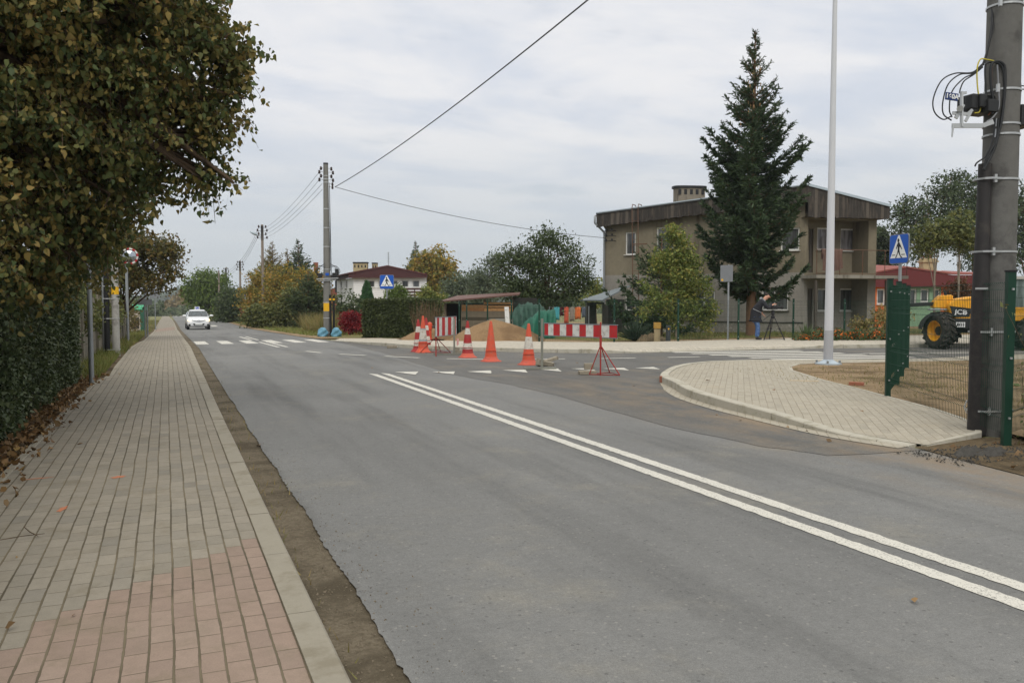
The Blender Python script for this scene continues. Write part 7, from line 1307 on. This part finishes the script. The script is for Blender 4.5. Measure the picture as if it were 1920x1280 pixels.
skin('jacket', {'pel': ((-.06, 0, .86), (.19, .22)), 'hem': ((-.06, 0, .7), (.2, .23)), 'wst': ((-.04, 0, 1.06), (.17, .19)), 'chs': ((.09, 0, 1.3), (.165, .19)), 'nck': ((.19, 0, 1.42), .1), 'shL': ((.14, -.2, 1.37), .09), 'elL': ((.3, -.26, 1.13), .07), 'wrL': ((.5, -.13, 1.25), .045), 'shR': ((.14, .2, 1.37), .09), 'elR': ((.2, .26, 1.12), .07), 'wrR': ((.2, .1, .98), .045)}, [('pel', 'hem'), ('pel', 'wst'), ('wst', 'chs'), ('chs', 'nck'), ('chs', 'shL'), ('shL', 'elL'), ('elL', 'wrL'), ('chs', 'shR'), ('shR', 'elR'), ('elR', 'wrR')], M_JACK, man, I4)
skin('hood', {'a': ((.13, -.1, 1.46), .05), 'b': ((.14, 0, 1.5), .055), 'c': ((.13, .1, 1.46), .05), 'd': ((.27, -.09, 1.4), .03)}, [('a', 'b'), ('b', 'c'), ('a', 'd')], mat('grey_hood', (150, 152, 156), .9, .1), man, I4)
skin('jeans', {'pel': ((-.05, 0, .82), (.12, .14)), 'hpL': ((-.05, -.09, .74), .1), 'knL': ((.0, -.12, .46), .085), 'anL': ((-.045, -.13, .09), .075), 'hpR': ((-.05, .09, .74), .1), 'knR': ((.07, .1, .46), .085), 'anR': ((.06, .12, .09), .075)}, [('pel', 'hpL'), ('hpL', 'knL'), ('knL', 'anL'), ('pel', 'hpR'), ('hpR', 'knR'), ('knR', 'anR')], M_JEAN, man, I4)
for x, y in ((-.05, -.13), (.06, .12)): skin('shoe', {'a': ((x - .04, y, .055), (.045, .05)), 'b': ((x + .08, y, .045), (.045, .035)), 'c': ((x + .17, y, .035), (.042, .028))}, [('a', 'b'), ('b', 'c')], M_SHOE, man, I4)
b = MB(); b.tube([(-.2, -.17, 1.12), (-.05, -.2, 1.05), (.1, -.19, .98)], .012, 5); b.build('belt', M_GALV, man)
# tripod and video camera
M_TRI = mat('tripod_black', (46, 46, 48), .5, .15, metal=.3); tp_ = at(1449.5, 29.9); tp_.z = .125; tr = thing('tripod', 'black camera tripod with three spread legs on the far pavement', 'tripod', tp_, -YAW); za = zof(594, 29.9) - .125
feet = ((-.34, -.12, 0), (.02, .42, 0), (.4, -.1, 0))
for q in feet:
    b = MB(); top = Vector((q[0] * .12, q[1] * .12, za)); e = Vector(q); mdl = top.lerp(e, .52); sd = Vector((-q[1], q[0], 0)).normalized() * .022
    b.tube([top + sd, mdl + sd], .012, 6); b.tube([top - sd, mdl - sd], .012, 6); b.box(mdl, (.06, .06, .07)); b.tube([mdl, e + Vector((0, 0, .02))], .02, 7); b.lathe([(.03, 0), (.03, .03), (0, .035)], e, 8); b.build('leg', M_TRI, tr)
b = MB(); q = [Vector(f_) + Vector((0, 0, .03)) for f_ in feet]; c = Vector((.02, .05, .04)); [b.tube([f_, c], .01, 5) for f_ in q]; b.build('spreader', M_TRI, tr)
b = MB(); b.lathe([(.0, za - .08), (.06, za - .06), (.07, za + .02), (.04, za + .06), (.06, za + .08), (.06, za + .24), (0, za + .25)], n=14); b.build('head', M_TRI, tr); b = MB(); b.tube([(-.05, -.02, za + .12), (-.35, -.02, za - .12)], .012, 6); b.build('pan_handle', M_TRI, tr)
vc = thing('video_camera', 'black video camera mounted on the tripod', 'camera', (tp_.x, tp_.y, .125 + za + .26), -YAW); b = MB(); b.box((.02, 0, .08), (.3, .12, .14)); b.build('body', M_TRI, vc, bevel=.015); b = MB(); b.lathe([(.045, 0), (.05, .12), (.065, .125), (.065, .2), (.05, .19)], n=16, X=Matrix.Translation((.16, 0, .08)) @ Matrix.Rotation(R(90), 4, 'Y')); b.build('lens', M_BLACK, vc)
b = MB(); b.tube([(-.1, 0, .15), (-.06, 0, .23), (.12, 0, .23), (.16, 0, .16)], .015, 6); b.cyl((.12, 0, .26), (.3, 0, .26), .02, .02, 8); b.build('handle', M_TRI, vc); b = MB(); b.lathe([(.03, 0), (.035, .12), (.045, .14), (0, .142)], n=12, X=Matrix.Translation((-.1, -.05, .14)) @ Matrix.Rotation(R(-100), 4, 'Y')); b.build('viewfinder', M_BLACK, vc)
# ================================================================ sky and light
W = bpy.data.worlds.new('World'); SC.world = W; W.use_nodes = True; t = W.node_tree; t.nodes.clear()
SUN_EL, SUN_AZ = R(42), R(200)
b = NB('tmp'); b.t = t
sky = b.n('ShaderNodeTexSky', sky_type='NISHITA'); sky.sun_disc = False; sky.sun_elevation = SUN_EL; sky.sun_rotation = SUN_AZ; sky.dust_density = 3
tc = b.n('ShaderNodeTexCoord'); sx = b.n('ShaderNodeSeparateXYZ'); t.links.new(tc.outputs['Generated'], sx.inputs[0]); z = b.ma('MAXIMUM', sx.outputs[2], 0.0)
k = b.ma('ADD', z, .13); px = b.ma('DIVIDE', sx.outputs[0], k); py_ = b.ma('DIVIDE', sx.outputs[1], k); cv = b.n('ShaderNodeCombineXYZ', {0: px, 1: py_, 2: 0.0})
mp = b.n('ShaderNodeMapping'); mp.inputs['Scale'].default_value = (.85, 1.25, 1); mp.inputs['Rotation'].default_value = (0, 0, R(22)); t.links.new(cv.outputs[0], mp.inputs[0])
n1 = b.noise(1.05, mp.outputs[0], 7, .58, .4); n2 = b.noise(2.6, mp.outputs[0], 5, .5, .2)
lit = b.mr(b.ma('MULTIPLY_ADD', n2, .35, b.ma('MULTIPLY', n1, .8)), .42, .7)
cl = b.mix(lit, lin((213, 220, 232)), lin((241, 241, 243)))
hz = b.mr(z, .0, .26); cl = b.mix(hz, lin((204, 211, 216)), cl)
up = b.mr(z, .36, .9); g = b.ma('MULTIPLY_ADD', up, .95, 1.0); cg = b.n('ShaderNodeCombineColor', {0: g, 1: b.ma('MULTIPLY_ADD', up, .86, 1.0), 2: b.ma('MULTIPLY_ADD', up, .66, 1.0)}); cl = b.mix(1., cl, cg.outputs[0], 'MULTIPLY')
bg1 = b.n('ShaderNodeBackground', {'Color': cl, 'Strength': 1.0}); bg2 = b.n('ShaderNodeBackground', {'Strength': .1}); t.links.new(sky.outputs[0], bg2.inputs[0])
gap = b.ma('MULTIPLY', b.ma('MULTIPLY', b.mr(b.noise(1.5, mp.outputs[0], 5, .55), .56, .72), hz), .4)
ms = b.n('ShaderNodeMixShader', {0: gap}); t.links.new(bg1.outputs[0], ms.inputs[1]); t.links.new(bg2.outputs[0], ms.inputs[2]); o = b.n('ShaderNodeOutputWorld'); t.links.new(ms.outputs[0], o.inputs[0])
ld_ = bpy.data.lights.new('sun', 'SUN'); ld_.energy = 1.25; ld_.angle = R(25); ld_.color = (1, .96, .9); s = bpy.data.objects.new('sun', ld_); COL.objects.link(s); d = Vector((math.sin(SUN_AZ) * math.cos(SUN_EL), math.cos(SUN_AZ) * math.cos(SUN_EL), math.sin(SUN_EL))); s.rotation_euler = (-d).to_track_quat('-Z', 'Y').to_euler()
SC.view_settings.view_transform = 'Standard'; SC.view_settings.look = 'None'; SC.view_settings.exposure = 0; SC.view_settings.gamma = 1
hz_ = MB(); hz_.box((100, 640, 22), (1500, 1360, 84)); h_ = NB('haze'); pv = h_.n('ShaderNodeVolumePrincipled', {'Color': (.80, .86, .93, 1), 'Density': .00032}); oo = h_.n('ShaderNodeOutputMaterial'); h_.t.links.new(pv.outputs[0], oo.inputs['Volume'])
ho = hz_.build('haze', h_.m); tag(ho, 'thin autumn haze over the distance', 'haze', None, 'stuff')
SC.cycles.use_denoising = True; SC.cycles.max_bounces = 6; SC.cycles.transparent_max_bounces = 4
bpy.data.materials.remove(bpy.data.materials['tmp'])
